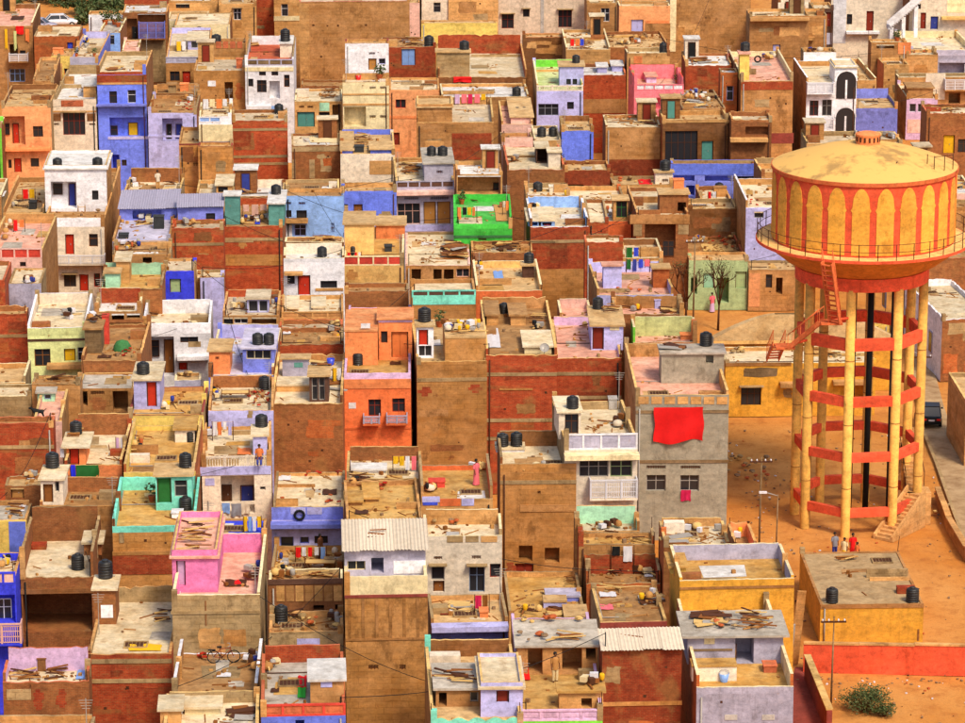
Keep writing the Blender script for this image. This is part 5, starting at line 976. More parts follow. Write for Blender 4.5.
H(30,342,418,580,725,'dtan','house with pinkish stone slab roof and dark openings below',roof='pale',pf=.05,pb=.2,ps=.1,ops=[('o',60,105,598,690),('o',165,205,598,690),('o',215,262,598,690),('w',275,340,595,635,'palepink'),('p',265,330,642,690,'orange')],E=[('pile',210,320,480,550,'board')],dbr=.8,cop='palepink')
H(368,687,558,702,760,'dorange','terrace with cream side walls and a little dark tank hut',roof='tan',pf=.2,pb=.5,ps=.6,inner='peach',cop='cream',rooms=[(592,648,575,640,562,'dbrown')],E=[('tank',600,640,505,562,0),('sheet',455,492,610,650,'skyblue','pale blue'),('sheet',400,490,655,678,'conc','grey'),('pile',365,400,580,610,'junk')],dbr=.2)
H(345,640,462,518,555,'brown_b','brown roof stacked with broken timber behind cream walled terrace',roof='brown',pf=.1,pb=.2,ps=.2,E=[('pile',455,600,455,510,'wood'),('pile',460,560,470,510,'board')],dbr=2)
O(400,285)
H(55,364,-30,25,182,'ochre','ochre house with aqua balcony and dark rail',roof='pale',pf=.5,pb=.3,ps=.3,st='panel',fr='aqua',fr2='dwood',ops=[('p',60,362,50,92,'aqua')],dbr=.2)
# ---- column 600..800, middle
O(600,145)
H(-15,352,560,722,740,'lav','lavender house with pink roof court and brick hut',roof='pink',pf=.2,pb=.8,ps=.7,inner='lav',rooms=[(258,335,590,690,570,'orange_b',[],{'roof':'tan'}),(18,106,575,690,560,'lav',[])],E=[('wash',125,240,560,610,['dgreen','dblue','tarp','hotpink']),('pile',260,320,660,690,'junk'),('pile',0,200,700,720,'stone')],dbr=.4)
H(430,716,515,556,830,'palegreen','pale green house facing the street behind bare trees',roof='tan',pf=.1,pb=.2,ps=.2,g=795,ops=[('d',500,552,620,690,'mint'),('o',565,622,640,760),('d',655,710,610,690,'palegreen'),('o',440,470,640,720)],dbr=.3)
H(718,960,555,602,790,'dtan','tan house with narrow windows beside the pale green house',roof='tan',pf=.15,pb=.2,g=800,ops=[('w',800,830,625,690,'dwood'),('o',850,880,640,720),('p',720,770,620,780,'salmon')],dbr=.3)
H(342,800,72,92,262,'lavd','long house with bright blue fascia and blue pillars',roof='brown',pf=.25,pb=.3,fr='blue',cop='blue',ops=[('p',340,800,92,142,'blue'),('l',355,455,148,176,None,.8),('l',505,636,148,176,None,.8),('o',415,456,196,246),('o',500,545,196,255),('w',640,780,150,176,'dwood')],dbr=.2)
H(60,352,150,192,208,'tan','tan roof with white bundles and red cloth',roof='tan',pf=.15,pb=.3,rooms=[(268,352,128,190,120,'warmwhite',[('v',300,330,165,180)])],E=[('tank',288,342,68,126,0),('pile',75,190,155,188,'stone'),('sheet',193,236,152,200,'brightred','red')],dbr=.5)
H(143,430,204,338,545,'brown_b','brick house with pale court and deep shaded lower openings',roof='pale',pf=.3,pb=.3,ps=.5,rooms=[(285,424,232,330,205,'brown_b',[('o',372,412,276,326)],{'roof':'tan'})],ops=[('b',143,430,338,380,'dtan'),('o',215,362,384,500,None,1.5),('p',160,200,385,440,'conc'),('p',375,425,385,430,'conc'),('w',300,355,460,535,'dwood')],E=[('box',355,405,168,210,'orange','orange chest on brick house with pale court',0)],dbr=.5)
H(-130,152,195,370,430,'dorange','orange fronted house with green shelf hut on its terrace',roof='pale',pf=.25,pb=.4,ps=.4,rooms=[(65,135,262,372,240,'tan',[('w',80,130,270,352,'dgreen')],{'roof':'tan'})],E=[('sheet',0,60,310,350,'white','white'),('pile',0,50,320,355,'junk')],dbr=.3)
H(-70,113,434,470,556,'red_b','red brick box house with pale slab roof',roof='pale',pf=.08,pb=.2,dbr=.2)
H(113,306,450,545,555,'tan','little tan terrace next to the red brick box',roof='pale',pf=.2,pb=.5,ps=.5,inner='brown',E=[('wash',130,210,555,600,['dgreen','tarp'])],dbr=.3)
H(428,657,258,306,442,'brown','brown plastered house with tan beam edge',roof='tan',pf=.15,pb=.3,band=(312,),dbr=.5)
H(428,702,442,545,560,'brown_b','rubble court before the brown plastered house',roof='brown',pf=.15,pb=.2,ps=.4,E=[('pile',500,640,440,480,'brick'),('pile',440,500,430,470,'junk'),('sheet',500,630,480,515,'sand','sandy'),('pile',610,670,450,510,'stone')],dbr=3)
H(705,960,160,304,548,'lav','lavender house with white rimmed terrace behind the water tower',roof='pale',pf=.3,pb=.5,ps=.9,inner='tan',side='tan',cop='white',ops=[('w',745,790,320,355,'grey')],E=[('pile',720,790,270,298,'brick')],dbr=.2)
H(495,642,200,288,300,'brown_b','hut roof with hanging red cloths by the blue pillar house',roof='tan',pf=.2,pb=.3,E=[('wash',520,560,230,280,['brightred','white']),('tank',600,625,175,215),('box',550,610,205,250,'ochre','ochre crate by the red cloths on hut roof')],dbr=1)
# ---- top edge, left
O(0,0)
H(-60,151,18,127,402,'dtan','tall tan house with bunting and white balcony',roof='pink',pf=.2,pb=.5,ps=.5,inner='brown',side='brown',ops=[('o',40,82,215,276),('B',35,130,262,305,'white'),('w',40,116,335,396,'skyblue'),('w',90,118,245,265,'dwood')],E=[('hang',75,115,125,165,'brightred','red flag cloth on the tall tan balcony house'),('hang',22,38,140,235,'yel','yellow streamer on the tall tan balcony house'),('hang',65,82,150,240,'lime','pale streamer on the tall tan balcony house'),('hang',120,142,140,200,'orange','orange streamer on the tall tan balcony house'),('sheet',50,120,80,98,'dbrown','dark')],dbr=.1)  # dark sheet colours in the shade of a roof hole
H(10,246,405,515,852,'salmon','salmon two storey house with red doors',roof='tan',pf=.15,pb=.5,ps=.4,inner='brown',ops=[('l',12,125,562,700,None,1.0),('y',62,96,595,690,'red',.95),('x',20,50,595,650,'dwood',.95),('w',160,210,610,662,'dwood'),('s',10,246,712,722,'orange'),('d',68,106,764,832,'red'),('w',148,190,764,806,'dwood'),('w',40,58,770,812,'dwood')],E=[('pile',190,240,450,495,'wood')],dbr=.5)
H(-120,6,560,600,850,'limeg','lime green sliver house beside the salmon house',roof='tan',dbr=.3)
H(244,469,312,480,712,'warmwhite','pale house with big brown gridded window',roof='white',pf=.5,pb=.9,ps=.5,inner='conc',ops=[('W',308,418,545,652,'redbrown'),('v',258,290,595,606),('v',436,466,595,606),('p',300,408,485,515,'terracotta'),('b',244,469,536,542,'tan'),('p',250,300,548,585,'brown'),('p',425,468,548,585,'brown')],rooms=[(405,467,410,470,370,'tan')],dbr=.2)
H(472,714,248,347,858,'blue','blue house with brick fascia and yellow door loggia',roof='pale',pf=.25,pb=.4,ps=.5,side='brown',inner='conc',fr='red_b',ops=[('p',472,714,362,400,'red_b'),('b',472,714,398,406,'tan'),('w',532,570,440,498,'dwood'),('w',620,662,434,498,'white'),('s',472,714,500,506,'lavd'),('l',532,710,566,660,None,1.0),('y',622,670,590,657,'yel',.95),('x',535,572,605,655,'dwood',.95),('b',525,740,658,670,'lav'),('o',545,582,745,850),('w',590,615,770,800,'dwood'),('w',740,790,752,790,'grey')],E=[('pile',520,600,320,342,'board')],dbr=.1)
H(712,946,458,546,858,'lav','pale blue house with shaded doorway beside the blue one',roof='brown',pf=.15,pb=.3,ps=.4,ops=[('l',780,880,572,680,None,1.0),('y',800,828,598,676,'black',.95),('y',845,876,598,676,'dblue',.95),('b',712,900,655,662,'lav')],E=[('pile',850,940,495,535,'brick'),('pile',880,940,470,500,'junk')],dbr=.5)
H(862,1000,612,692,862,'ochre','small ochre house with red brown roof rim',roof='tan',pf=.15,pb=.3,ps=.4,fr='redbrown',inner='dtan',ops=[('v',930,955,780,800)],dbr=.3)
H(738,952,402,450,462,'brown','row of brown roof bins behind pale blue house',roof='brown',pf=.4,pb=.5,rooms=[(812,848,405,448,398,'conc')],E=[('box',868,908,405,440,'orange','orange tub among brown roof bins')],dbr=.4)
H(790,1000,132,276,402,'ochre','ochre house with lavender railed terrace',roof='pale',pf=.6,pb=.6,ps=.4,st='panel',fr='lavgrey',fr2='lavgrey',inner='lav',rooms=[(905,1000,190,240,150,'lav',[('w',920,980,188,232,'grey')])],ops=[('w',810,858,345,392,'dwood'),('d',870,910,345,400,'red'),('v',815,840,302,312),('v',875,900,302,312)],E=[('wash',850,900,200,250,['yel','white'])],dbr=.4)
H(585,803,22,60,398,'brown_b','brick house with blue panelled balcony',roof='white',pf=.08,pb=.1,ps=.1,side='brown',ops=[('o',660,795,68,110,None,1.0),('o',600,660,90,190,None,.8),('B',662,792,108,192,'lavd'),('p',668,800,195,395,'conc'),('w',722,762,236,292,'dwood'),('d',630,660,125,185,'black')],dbr=.2)
H(585,668,192,246,260,'palepink','little pink ledge beside brick balcony house',roof='pink',pf=.06,pb=.1,dbr=.2)
H(480,581,92,158,248,'skyblue','pale blue hut with plants on its round roof',roof='grey',pf=.15,pb=.2,ps=.3,ops=[('w',505,555,165,215,'grey')],E=[('plant',490,520,85,120,2.2),('plant',535,570,85,120,2.2),('plant',560,580,95,130,1.8)],dbr=.3)
H(345,480,152,274,372,'lavgrey','grey house with planted terrace and lavender back wall',roof='tan',pf=.6,pb=.7,ps=.5,inner='lav',side='lavd',ops=[('o',358,415,325,362,None,1.0),('b',345,480,318,324,'lavgrey')],E=[('pile',385,440,190,230,'junk'),('plant',350,370,250,272,1.2),('plant',440,470,250,272,1.2)],dbr=.6)
H(160,376,120,176,275,'orange_b','orange brick hall with slanting tan roof',roof='tan',pf=.08,pb=.15,ps=.1,E=[],ops=[('d',320,350,205,240,'tarp')],dbr=.1)
H(150,250,275,392,405,'dtan','long tan passage roof behind the salmon house',roof='brown',pf=.15,pb=.3,dbr=.8)
H(248,352,235,270,412,'yellow','narrow yellow ochre house with orange roof box',roof='tan',pf=.1,pb=.2,E=[('box',255,305,235,262,'orange','orange box on the narrow yellow ochre house')],ops=[('p',270,305,305,420,'tan'),('w',310,340,330,360,'orange')],dbr=.3)
H(352,472,325,372,420,'conc','dim grey room between yellow and brick topped blue houses',roof='grey',pf=.1,pb=.2,E=[('pile',420,460,335,365,'junk')],dbr=.6)
H(425,590,58,72,118,'white','long white wall with tan roof near the shrubs',roof='tan',pf=.1,pb=.3,dbr=.1)
H(600,810,-60,-8,25,'red_b','red brick house above the cream roofed balcony house',roof='tan',pf=.2,pb=.3,dbr=.2)
H(810,1000,55,92,134,'cream','cream house with white fence behind lavender terrace',roof='pale',pf=.2,pb=.3,fr='warmwhite',ops=[('w',850,915,98,120,'dwood')],dbr=.2)
H(812,1060,-50,5,60,'tan','tan house with dark slot window at the hill foot',roof='pale',pf=.2,pb=.3,ops=[('w',848,915,10,40,'dwood')],dbr=.2)
# ---- top edge, 200..400
O(200,0)
H(-30,216,276,342,488,'ochre','ochre house with white notice and open doorway',roof='tan',pf=.1,pb=.2,ps=.2,ops=[('p',38,76,390,416,'white'),('o',118,160,396,486),('e',165,212,400,480,'orange_b')],E=[('box',175,205,285,330,'terracotta','terracotta drum on the ochre notice house')],dbr=.2)
H(20,216,185,207,278,'dtan','tan house with a row of planters and tank',roof='brown',pf=.2,pb=.3,E=[('tank',56,106,150,196)],ops=[('p',40+i*34,66+i*34,200,232,'terracotta') for i in range(5)],dbr=.5)
H(-60,20,140,190,280,'grey','small grey roof by the planter house',roof='grey',pf=.2,pb=.3,E=[('tank',0,44,125,175)],dbr=.2)
H(85,266,-35,20,142,'tan','tan house with tall dark window and awning',roof='tan',pf=.2,pb=.3,ops=[('W',156,194,42,98,'white')],dbr=.2)
H(-120,146,62,120,182,'cream','cream canopy roof next to the tan awning house',roof='pale',pf=.05,pb=.1,dbr=.05)
H(265,359,-50,-6,170,'red_b','slim red brick tower house',roof='tan',pf=.2,pb=.3,dbr=.2)
H(359,482,-50,-8,100,'tan','tan house with white framed window behind tower',roof='tan',pf=.2,pb=.3,ops=[('w',395,428,20,80,'white'),('b',359,482,78,100,'cream')],dbr=.2)
H(217,451,172,286,690,'white','white house with red roof court and timber heap',roof='red',pf=.6,pb=.9,ps=.8,st='panel',fr='lavgrey',fr2='dconc',inner='white',side='white',rooms=[(385,442,205,278,170,'warmwhite',[],{'roof':'white'})],ops=[('b',217,451,325,342,'cream'),('w',230,258,380,418,'dwood'),('w',275,322,386,446,'dwood'),('l',335,386,390,475,None,.8),('w',405,433,360,420,'wood'),('w',285,318,345,365,'dwood'),('w',345,378,345,365,'dwood'),('s',225,345,505,522,'white'),('p',345,362,510,560,'skyblue')],E=[('tank',385,436,132,202,0),('pile',235,296,170,228,'wood')],dbr=.1)
H(153,419,527,584,828,'red_b','square red brick house with tan roof and tank',roof='tan',pf=.12,pb=.3,ps=.4,band=(625,755,790),E=[('tank',360,406,466,522)],dbr=.2,cop='conc')
H(-10,155,492,562,690,'white','white balcony house with washing beside square brick house',roof='pale',pf=.5,pb=.4,st='panel',fr='white',fr2='skyblue',ops=[('b',-10,155,600,680,'cream'),('p',95,150,560,660,'white'),('w',30,85,560,585,'dblue')],E=[('wash',0,140,485,530,['white','cream','orange','white'])],dbr=.4)
H(-10,156,688,706,845,'ochre','blank ochre house with brown roof rim',roof='tan',pf=.15,pb=.2,cop='redbrown',dbr=.2)
O(200,145)
H(-20,157,168,242,252,'tan','tan roof with small dark window hut',roof='tan',pf=.1,pb=.3,rooms=[(76,152,188,236,140,'tan',[('w',84,132,190,228,'black')])],dbr=.3)
H(155,408,165,248,300,'dtan','pale court house with white wall near square brick house',roof='white',pf=.3,pb=.7,ps=.5,inner='warmwhite',fr='brown_b',E=[('pile',190,270,225,240,'wood')],dbr=.3)
H(400,672,165,212,245,'brown','brown beam roof behind the pale blue wall',roof='brown',pf=.3,pb=.3,rooms=[(440,478,205,238,190,'tan')],dbr=.4)
O(200,0)
H(488,700,386,414,440,'brown_b','low brick hut at the foot of the huge blank wall',roof='brown',pf=.1,pb=.2,Z=3,dbr=.5)
H(478,1010,-50,8,392,'dtan','huge blank tan house with pink roof line',roof='tan',pf=.2,pb=.3,cop='hotpink',ops=[('v',540,552,118,128),('v',610,618,122,130),('v',660,670,120,130),('v',795,805,118,128),('v',578,588,270,280),('p',500,690,388,415,'brown_b'),('b',478,530,20,385,'tan')],dbr=.1)
H(700,916,190,210,368,'white','small white house with ochre door and brown rim',Z=12,roof='tan',pf=.1,pb=.3,cop='redbrown',ops=[('d',812,852,282,338,'ochre'),('w',862,895,282,310,'lav'),('v',815,845,252,264)],E=[],dbr=.2,side='tan')
H(690,913,352,397,640,'cream','cream house with laundry alcove and little vents',Z=11.5,roof='tan',pf=.3,pb=.6,ps=.5,ops=[('l',697,803,515,612,None,1.2),('v',820,850,415,430),('v',870,900,415,430),('v',820,850,556,570),('v',870,900,556,570),('b',690,913,452,458,'tan'),('b',690,913,500,508,'tan')],E=[('plant',840,890,310,368,2.0),('bucket',750,775,340,356,'brightred')],dbr=.4)
H(458,686,428,488,636,'tan','tan house with blue green doors under a wide roof',roof='tan',pf=.1,pb=.2,ps=.2,ops=[('d',470,556,540,612,'teal'),('v',480,505,510,520),('v',520,548,510,520),('d',575,628,540,622,'black'),('o',640,682,505,600),('p',578,626,495,535,'mint')],E=[('pile',590,660,440,480,'wood')],dbr=.4)
H(440,673,642,702,868,'brown_b','brick panel house with pale cloth covered roof',roof='pale',pf=.1,pb=.2,ops=[('p',440,673,708,730,'conc'),('p',525,552,770,860,'conc'),('p',440,460,770,860,'conc')],E=[('sheet',530,665,645,690,'cream','cream')],dbr=.3)
H(675,938,640,742,860,'warmwhite','white front house with blue screens on its roof',roof='tan',pf=.1,pb=.5,ps=.3,inner='blue',rooms=[(680,735,720,740,630,'blue'),(820,920,715,740,680,'blue')],E=[('pile',740,820,660,720,'wood'),('box',745,790,705,735,'black','black crate among blue roof screens')],ops=[('p',815,938,775,840,'tan')],dbr=.8)
# ---- top edge, 400..600
O(400,0)
H(-50,191,374,434,700,'salmon','salmon house with cream roof and red shutter',roof='pale',pf=.1,pb=.2,ps=.2,ops=[('w',-20,30,480,522,'red'),('b',-50,191,560,570,'orange'),('d',-45,0,640,700,'redbrown')],dbr=.2)
H(-85,173,178,228,372,'red_b','brick hut with pale blue door under sagging brown roof',roof='brown',pf=.05,pb=.2,ops=[('d',6,74,230,316,'skyblue')],E=[('tank',130,180,288,350),('pile',0,120,185,220,'wood')],dbr=1)
H(172,614,167,374,402,'brown_b','brick walled terrace house with grey roof room',roof='pale',pf=.2,pb=1.9,ps=1.0,inner='red_b',rooms=[(178,338,250,374,234,'conc',[],{'roof':'tan'})],E=[('tank',285,336,192,242,0),('hang',258,345,370,396,'brightred','red cloth over the brick walled terrace rim'),('sheet',345,425,315,330,'conc','grey'),('sheet',435,515,262,274,'brown','brown')],dbr=.1)
H(200,620,402,468,484,'dtan','whitewashed flat roof with tank before brick walled terrace',roof='white',pf=.08,pb=.3,E=[('tank',540,586,418,472),('sheet',365,455,432,450,'conc','grey'),('pile',500,600,400,430,'wood')],dbr=.3)
H(85,456,482,590,770,'dtan','brown terrace house with pink washing and brick patch',roof='tan',pf=.15,pb=.4,ps=.6,side='dtan',rooms=[(86,256,512,592,472,'dtan',[],{'roof':'tan','p':.2})],ops=[('p',255,446,642,768,'red_b')],E=[('wash',262,420,465,505,['lilac','hotpink','magenta','hotpink','yel'])],dbr=.3,cop='sand')
H(668,892,287,412,562,'lav','lavender white house with lime terrace and grille',roof='lime',pf=.5,pb=.7,ps=.7,st='balus',fr='warmwhite',inner='limeg',side='tan',rooms=[(775,892,314,412,290,'lav',[('w',808,830,380,408,'black'),('w',838,860,380,408,'black')],{'roof':'tan'})],ops=[('w',675,772,500,556,'slate'),('w',814,846,490,526,'dwood')],E=[('tank',833,866,262,306,0)],dbr=.1)
H(490,641,484,600,665,'palepink','pink stair house with twin black tanks',roof='pink',pf=.2,pb=.5,ps=.5,inner='tan',rooms=[(535,640,560,600,470,'palepink',[],{'roof':'tan'})],E=[('tank',548,585,514,562),('tank',590,628,514,560)],ops=[('w',495,535,537,552,'redbrown')],dbr=.2)
H(490,640,640,662,730,'palepink','lower pink block with stair shadow',roof='pink',pf=.4,pb=.3,ps=.4,dbr=.1)
H(755,932,557,630,772,'blue','blue fronted house with tan terrace and brown rim',roof='tan',pf=.1,pb=.5,ps=.3,inner='brown',dbr=.2)
H(648,776,605,675,800,'tan','tank ledge house with dark door next to blue front',roof='pale',pf=.1,pb=.2,ops=[('o',655,712,682,800)],E=[('tank',660,706,608,662),('tank',718,756,608,660)],dbr=.3)
H(470,906,-60,-12,168,'greyr2','big grey house with three shaded brown windows',roof='tan',pf=.2,pb=.3,ops=[('W',492,550,68,138,'redbrown'),('W',595,626,44,82,'dbrown'),('W',765,830,48,132,'redbrown'),('b',680,695,-12,165,'grey')],E=[],dbr=.1)
H(228,470,-60,-8,142,'tan','blank tan wall house beside the big grey house',roof='tan',pf=.2,pb=.3,dbr=.1)
H(98,228,-60,-2,102,'warmwhite','white house with narrow slot window',roof='tan',pf=.2,pb=.3,ops=[('w',155,190,10,60,'grey')],dbr=.1)
H(22,98,-40,15,185,'palepink','dusty pink wall house in a narrow lane',roof='tan',pf=.2,pb=.3,dbr=.2)
H(100,466,98,112,168,'yellow','low yellow wall house',roof='tan',pf=.05,pb=.1,dbr=.1)
H(594,806,160,180,278,'brown','brown shaded house with orange rim',roof='tan',pf=.1,pb=.2,cop='orange',dbr=.1)
H(806,1020,142,238,300,'tan','ramshackle tan roofs with coloured cloth',roof='tan',pf=.2,pb=.3,ps=.4,E=[('wash',820,890,195,235,['brightred','orange','tarp']),('pile',830,960,235,260,'wood')],dbr=1.5)
# ---- top edge, 600..800
O(600,0)
H(160,399,337,407,532,'hotpink','hot pink house with white railing panels',roof='pink',pf=.55,pb=1.4,ps=1.2,st='panel',fr='hotpink',fr2='white',inner='hotpink',side='hotpink',cop='red',ops=[('l',175,340,472,530,None,.8)],rooms=[(222,270,365,400,345,'lilac')],E=[('plant',360,380,370,400,1.2),('sheet',230,270,340,355,'brightred','red')],dbr=.1)
H(128,334,228,256,340,'tan','tan walled house behind the hot pink house',roof='pale',pf=.3,pb=.4,ops=[('p',160,200,270,305,'orange'),('w',245,258,245,255,'black')],E=[('tank',345,382,265,336)],dbr=.5)
H(90,336,4,28,220,'salmon','salmon house with white panel and brown base',roof='tan',pf=.3,pb=.3,ops=[('p',215,336,112,218,'dtan'),('d',148,206,95,168,'lav'),('b',220,330,98,112,'orange'),('p',130,215,172,218,'dtan')],dbr=.2)
H(-60,90,-30,15,150,'dtan','tan corner house with white window bars',roof='tan',pf=.2,pb=.3,ops=[('w',8,48,40,105,'white')],dbr=.2)
H(-62,330,152,228,250,'brown_b','shabby brown roofs below the salmon panel house',roof='tan',pf=.1,pb=.3,E=[('pile',-30,80,170,220,'wood'),('pile',100,200,200,222,'junk')],dbr=1.5)
H(340,728,-60,-12,255,'dtan','massive stained tan house with no windows',roof='tan',pf=.2,pb=.3,side='cream',ops=[('b',340,366,-10,250,'cream')],E=[],dbr=.1)
H(726,1010,42,78,192,'dtan','broad tan house with ledge and white door',roof='tan',pf=.2,pb=.3,ops=[('s',726,1010,84,96,'tan'),('d',835,872,215,248,'lav')],dbr=.2)
H(855,1010,-40,2,52,'warmwhite','white pillared house with red openings',roof='tan',pf=.2,pb=.3,ops=[('o',885,945,4,48,None,.8),('d',890,940,6,46,'redbrown')],dbr=.2)
H(418,651,254,317,442,'red_b','red brick shell house with whitewashed roof',roof='white',pf=.06,pb=.3,ps=.3,side='red_b',E=[('pile',430,520,280,305,'board')],dbr=.2)
H(580,662,328,350,520,'orange_b','narrow orange brick stack with lavender window',roof='white',pf=.15,pb=.2,ops=[('w',610,642,415,485,'lav')],dbr=.2)
H(395,602,432,522,540,'dtan','brown court with odds and ends before red brick shell',roof='brown',pf=.2,pb=.2,E=[('pile',420,560,440,490,'junk'),('pile',410,500,490,520,'board')],dbr=3)
H(688,939,247,390,692,'dtan','tan house with cream rimmed terrace and brick collar',roof='pink',pf=.12,pb=.5,ps=.7,inner='cream',side='brown_b',cop='cream',rooms=[(664,728,255,386,240,'yellow')],ops=[('p',690,937,394,432,'red_b'),('p',820,939,642,690,'redbrown')],E=[('tank',662,694,192,240,0),('tank',692,726,192,240,0),('tyre',745,775,270,300),('pile',800,870,255,300,'junk')],dbr=.2)
H(300,632,532,577,790,'brown','brown house with huge gridded dark window',roof='tan',pf=.35,pb=.4,ps=.5,side='orange_b',ops=[('w',315,470,632,780,'dbrown'),('d',490,546,680,776,'teal'),('b',300,632,580,590,'tan')],dbr=.2,cop='sand')
H(632,827,537,578,790,'brown_b','brick house with planted ledge and outside stair',roof='tan',pf=.2,pb=.4,ops=[('s',625,805,662,690,'tan'),('o',700,810,610,650,None,.6)],E=[('box',652,690,570,605,'cream','cream block on planted ledge brick house')],dbr=.5)
H(30,293,552,614,850,'dtan','tan house with white rooftop bundles',roof='pale',pf=.12,pb=.3,ops=[('p',35,293,770,845,'dark_b')],E=[('pile',25,190,555,580,'stone'),('pile',200,290,520,600,'board')],dbr=.4)
H(-90,129,308,364,550,'red_b','red brick house with white ledge and lavender lockers',roof='white',pf=.06,pb=.3,rooms=[(60,110,312,345,290,'lav'),(-10,36,318,352,300,'lav')],ops=[('p',-90,129,478,545,'dtan')],E=[],dbr=.4)
# ---- top right
O(765,0)
H(200,441,292,400,665,'white','white house with two black arched windows and balconies',roof='pale',pf=.3,pb=.5,ps=.8,inner='tan',side='tan',cop='white',rooms=[(335,442,322,402,288,'white',[],{'roof':'pale','p':.15})],ops=[('B',203,332,402,456,'white'),('w',215,256,486,560,'redbrown'),('w',275,320,482,560,'grey'),('B',203,332,575,632,'white'),('b',200,335,458,468,'white')],dbr=.1)
H(185,342,228,252,302,'white','low white wall with cartons behind the arched window house',roof='tan',pf=.2,pb=.3,E=[('pile',200,290,245,285,'junk')],dbr=.6)
H(440,532,282,386,428,'tan','narrow tan terrace next to the arched window house',roof='tan',pf=.4,pb=.5,ps=.6,inner='tan',dbr=.2)
H(440,641,425,522,660,'lavd','blue fronted house with tan terrace and blue back wall',roof='tan',pf=.1,pb=1.0,ps=.4,inner='lavd',E=[],dbr=.3,Z=3.2)
H(570,692,278,312,625,'tan','tan house with orange gable wall',roof='tan',pf=.3,pb=.3,side='orange',dbr=.2)
H(686,835,402,474,645,'lilac','pale pink house with brown roof box',roof='tan',pf=.1,pb=.2,rooms=[(690,812,420,474,395,'dtan',[],{'roof':'brown'})],ops=[('w',700,730,500,540,'white'),('w',740,765,500,540,'white'),('p',690,775,575,640,'palepink')],dbr=.3)
H(680,833,238,264,365,'tan','tan stub tower before the cream terrace',roof='tan',pf=.2,pb=.3,E=[('pile',700,820,240,258,'stone')],dbr=.5)
H(700,1010,148,242,398,'lavgrey','pale house with cream walled terrace and dark doors',roof='pale',pf=.6,pb=.7,ps=.7,inner='cream',cop='cream',ops=[('o',838,962,305,385,None,1.0),('w',960,1005,310,370,'white'),('b',700,1010,292,302,'lavgrey')],dbr=.2)
H(640,1010,352,372,512,'dtan','tan house with white balcony rail',roof='tan',pf=.2,pb=.3,ops=[('B',868,1005,385,440,'white'),('o',885,940,450,500),('p',775,865,355,480,'warmwhite')],dbr=.4)
H(780,1010,502,548,830,'brown_b','brown brick house with yellow door behind water tower',roof='tan',pf=.2,pb=.3,ops=[('d',860,912,652,740,'yel'),('w',930,985,670,735,'dwood')],E=[('pile',790,940,510,540,'wood')],dbr=1)
H(320,702,-70,-22,292,'warmwhite','broad whitewashed building with red doors and tall column',roof='pale',pf=.2,pb=.3,ops=[('p',330,388,-20,210,'white'),('d',490,522,55,152,'redbrown'),('w',395,420,70,120,'dwood'),('s',390,550,150,160,'white'),('p',395,560,165,272,'warmwhite')],E=[('plant',455,475,230,270,1.0)],dbr=.1)
H(232,332,10,42,225,'dbrown','dark brown recessed house by the white column',roof='tan',pf=.2,pb=.3,ops=[('p',240,320,160,215,'lavgrey'),('d',285,325,60,130,'redbrown')],dbr=.2)
H(-45,300,42,78,190,'dtan','long tan house with stained cornice',roof='tan',pf=.2,pb=.3,ops=[('s',10,235,178,190,'tan')],dbr=.2)
H(700,1010,-60,-15,150,'warmwhite','white house with brown doors under sloping white stair roof',roof='pale',pf=.2,pb=.3,ops=[('d',752,776,62,140,'redbrown'),('d',800,835,80,142,'dblue'),('p',880,1000,-10,60,'cream'),('s',850,1000,78,95,'sand'),('w',735,752,20,45,'dwood')],dbr=.1)
H(510,702,188,205,285,'dtan','squat tan hut with brown slot opening',roof='tan',pf=.2,pb=.2,ops=[('o',535,620,212,235,None,.6),('p',640,700,205,260,'orange')],E=[('plant',610,650,160,190,1.6)],dbr=.3)
H(200,660,632,692,800,'tan','tan roofs hidden behind the tank of the water tower',roof='tan',pf=.2,pb=.4,E=[('pile',400,640,640,680,'junk')],dbr=1)
O(765,145)
H(-20,420,60,130,400,'dtan','plain tan house in the shadow of the water tank',roof='tan',dbr=.3)
H(440,880,50,160,420,'conc','plain grey house in the shadow of the water tank',roof='tan',dbr=.3)
H(880,1010,145,235,262,'palepink','pink and white slatted roof beside the water tank',roof='white',pf=.1,pb=.3,E=[('pile',910,1000,150,220,'board')],dbr=.3)
H(880,1010,262,300,470,'dtan','tan house with ladder beside the catwalk',roof='brown',pf=.1,pb=.3,dbr=.8)
H(700,1010,455,545,660,'brown_b','brown brick house behind the tower catwalk',roof='brown',pf=.2,pb=.4,dbr=.6)
O(765,285)
H(815,1060,-28,165,462,'brown_b','long white sided building with brick end wall beside road',roof='sand' if False else 'pale',pf=.12,pb=.5,ps=.35,side='white',g=462,rot=6,inner='white',cop='white',dbr=.2)
H(970,1100,420,560,760,'tan','tan walled building beside the paved road',roof='tan',pf=.3,pb=.3,side='tan',g=880,rot=0,dbr=.2)

H(300,600,150,186,285,'yellow','yellow house with red window seen between the tower columns',roof='tan',pf=.1,pb=.2,g=290,rot=0,ops=[('w',445,480,218,245,'red'),('d',520,545,200,270,'red')],dbr=.4)
H(180,300,120,160,230,'dtan','low tan shop behind the water tower columns',roof='brown',pf=.1,pb=.2,g=240,rot=0,ops=[('o',210,270,175,225)],dbr=.4)
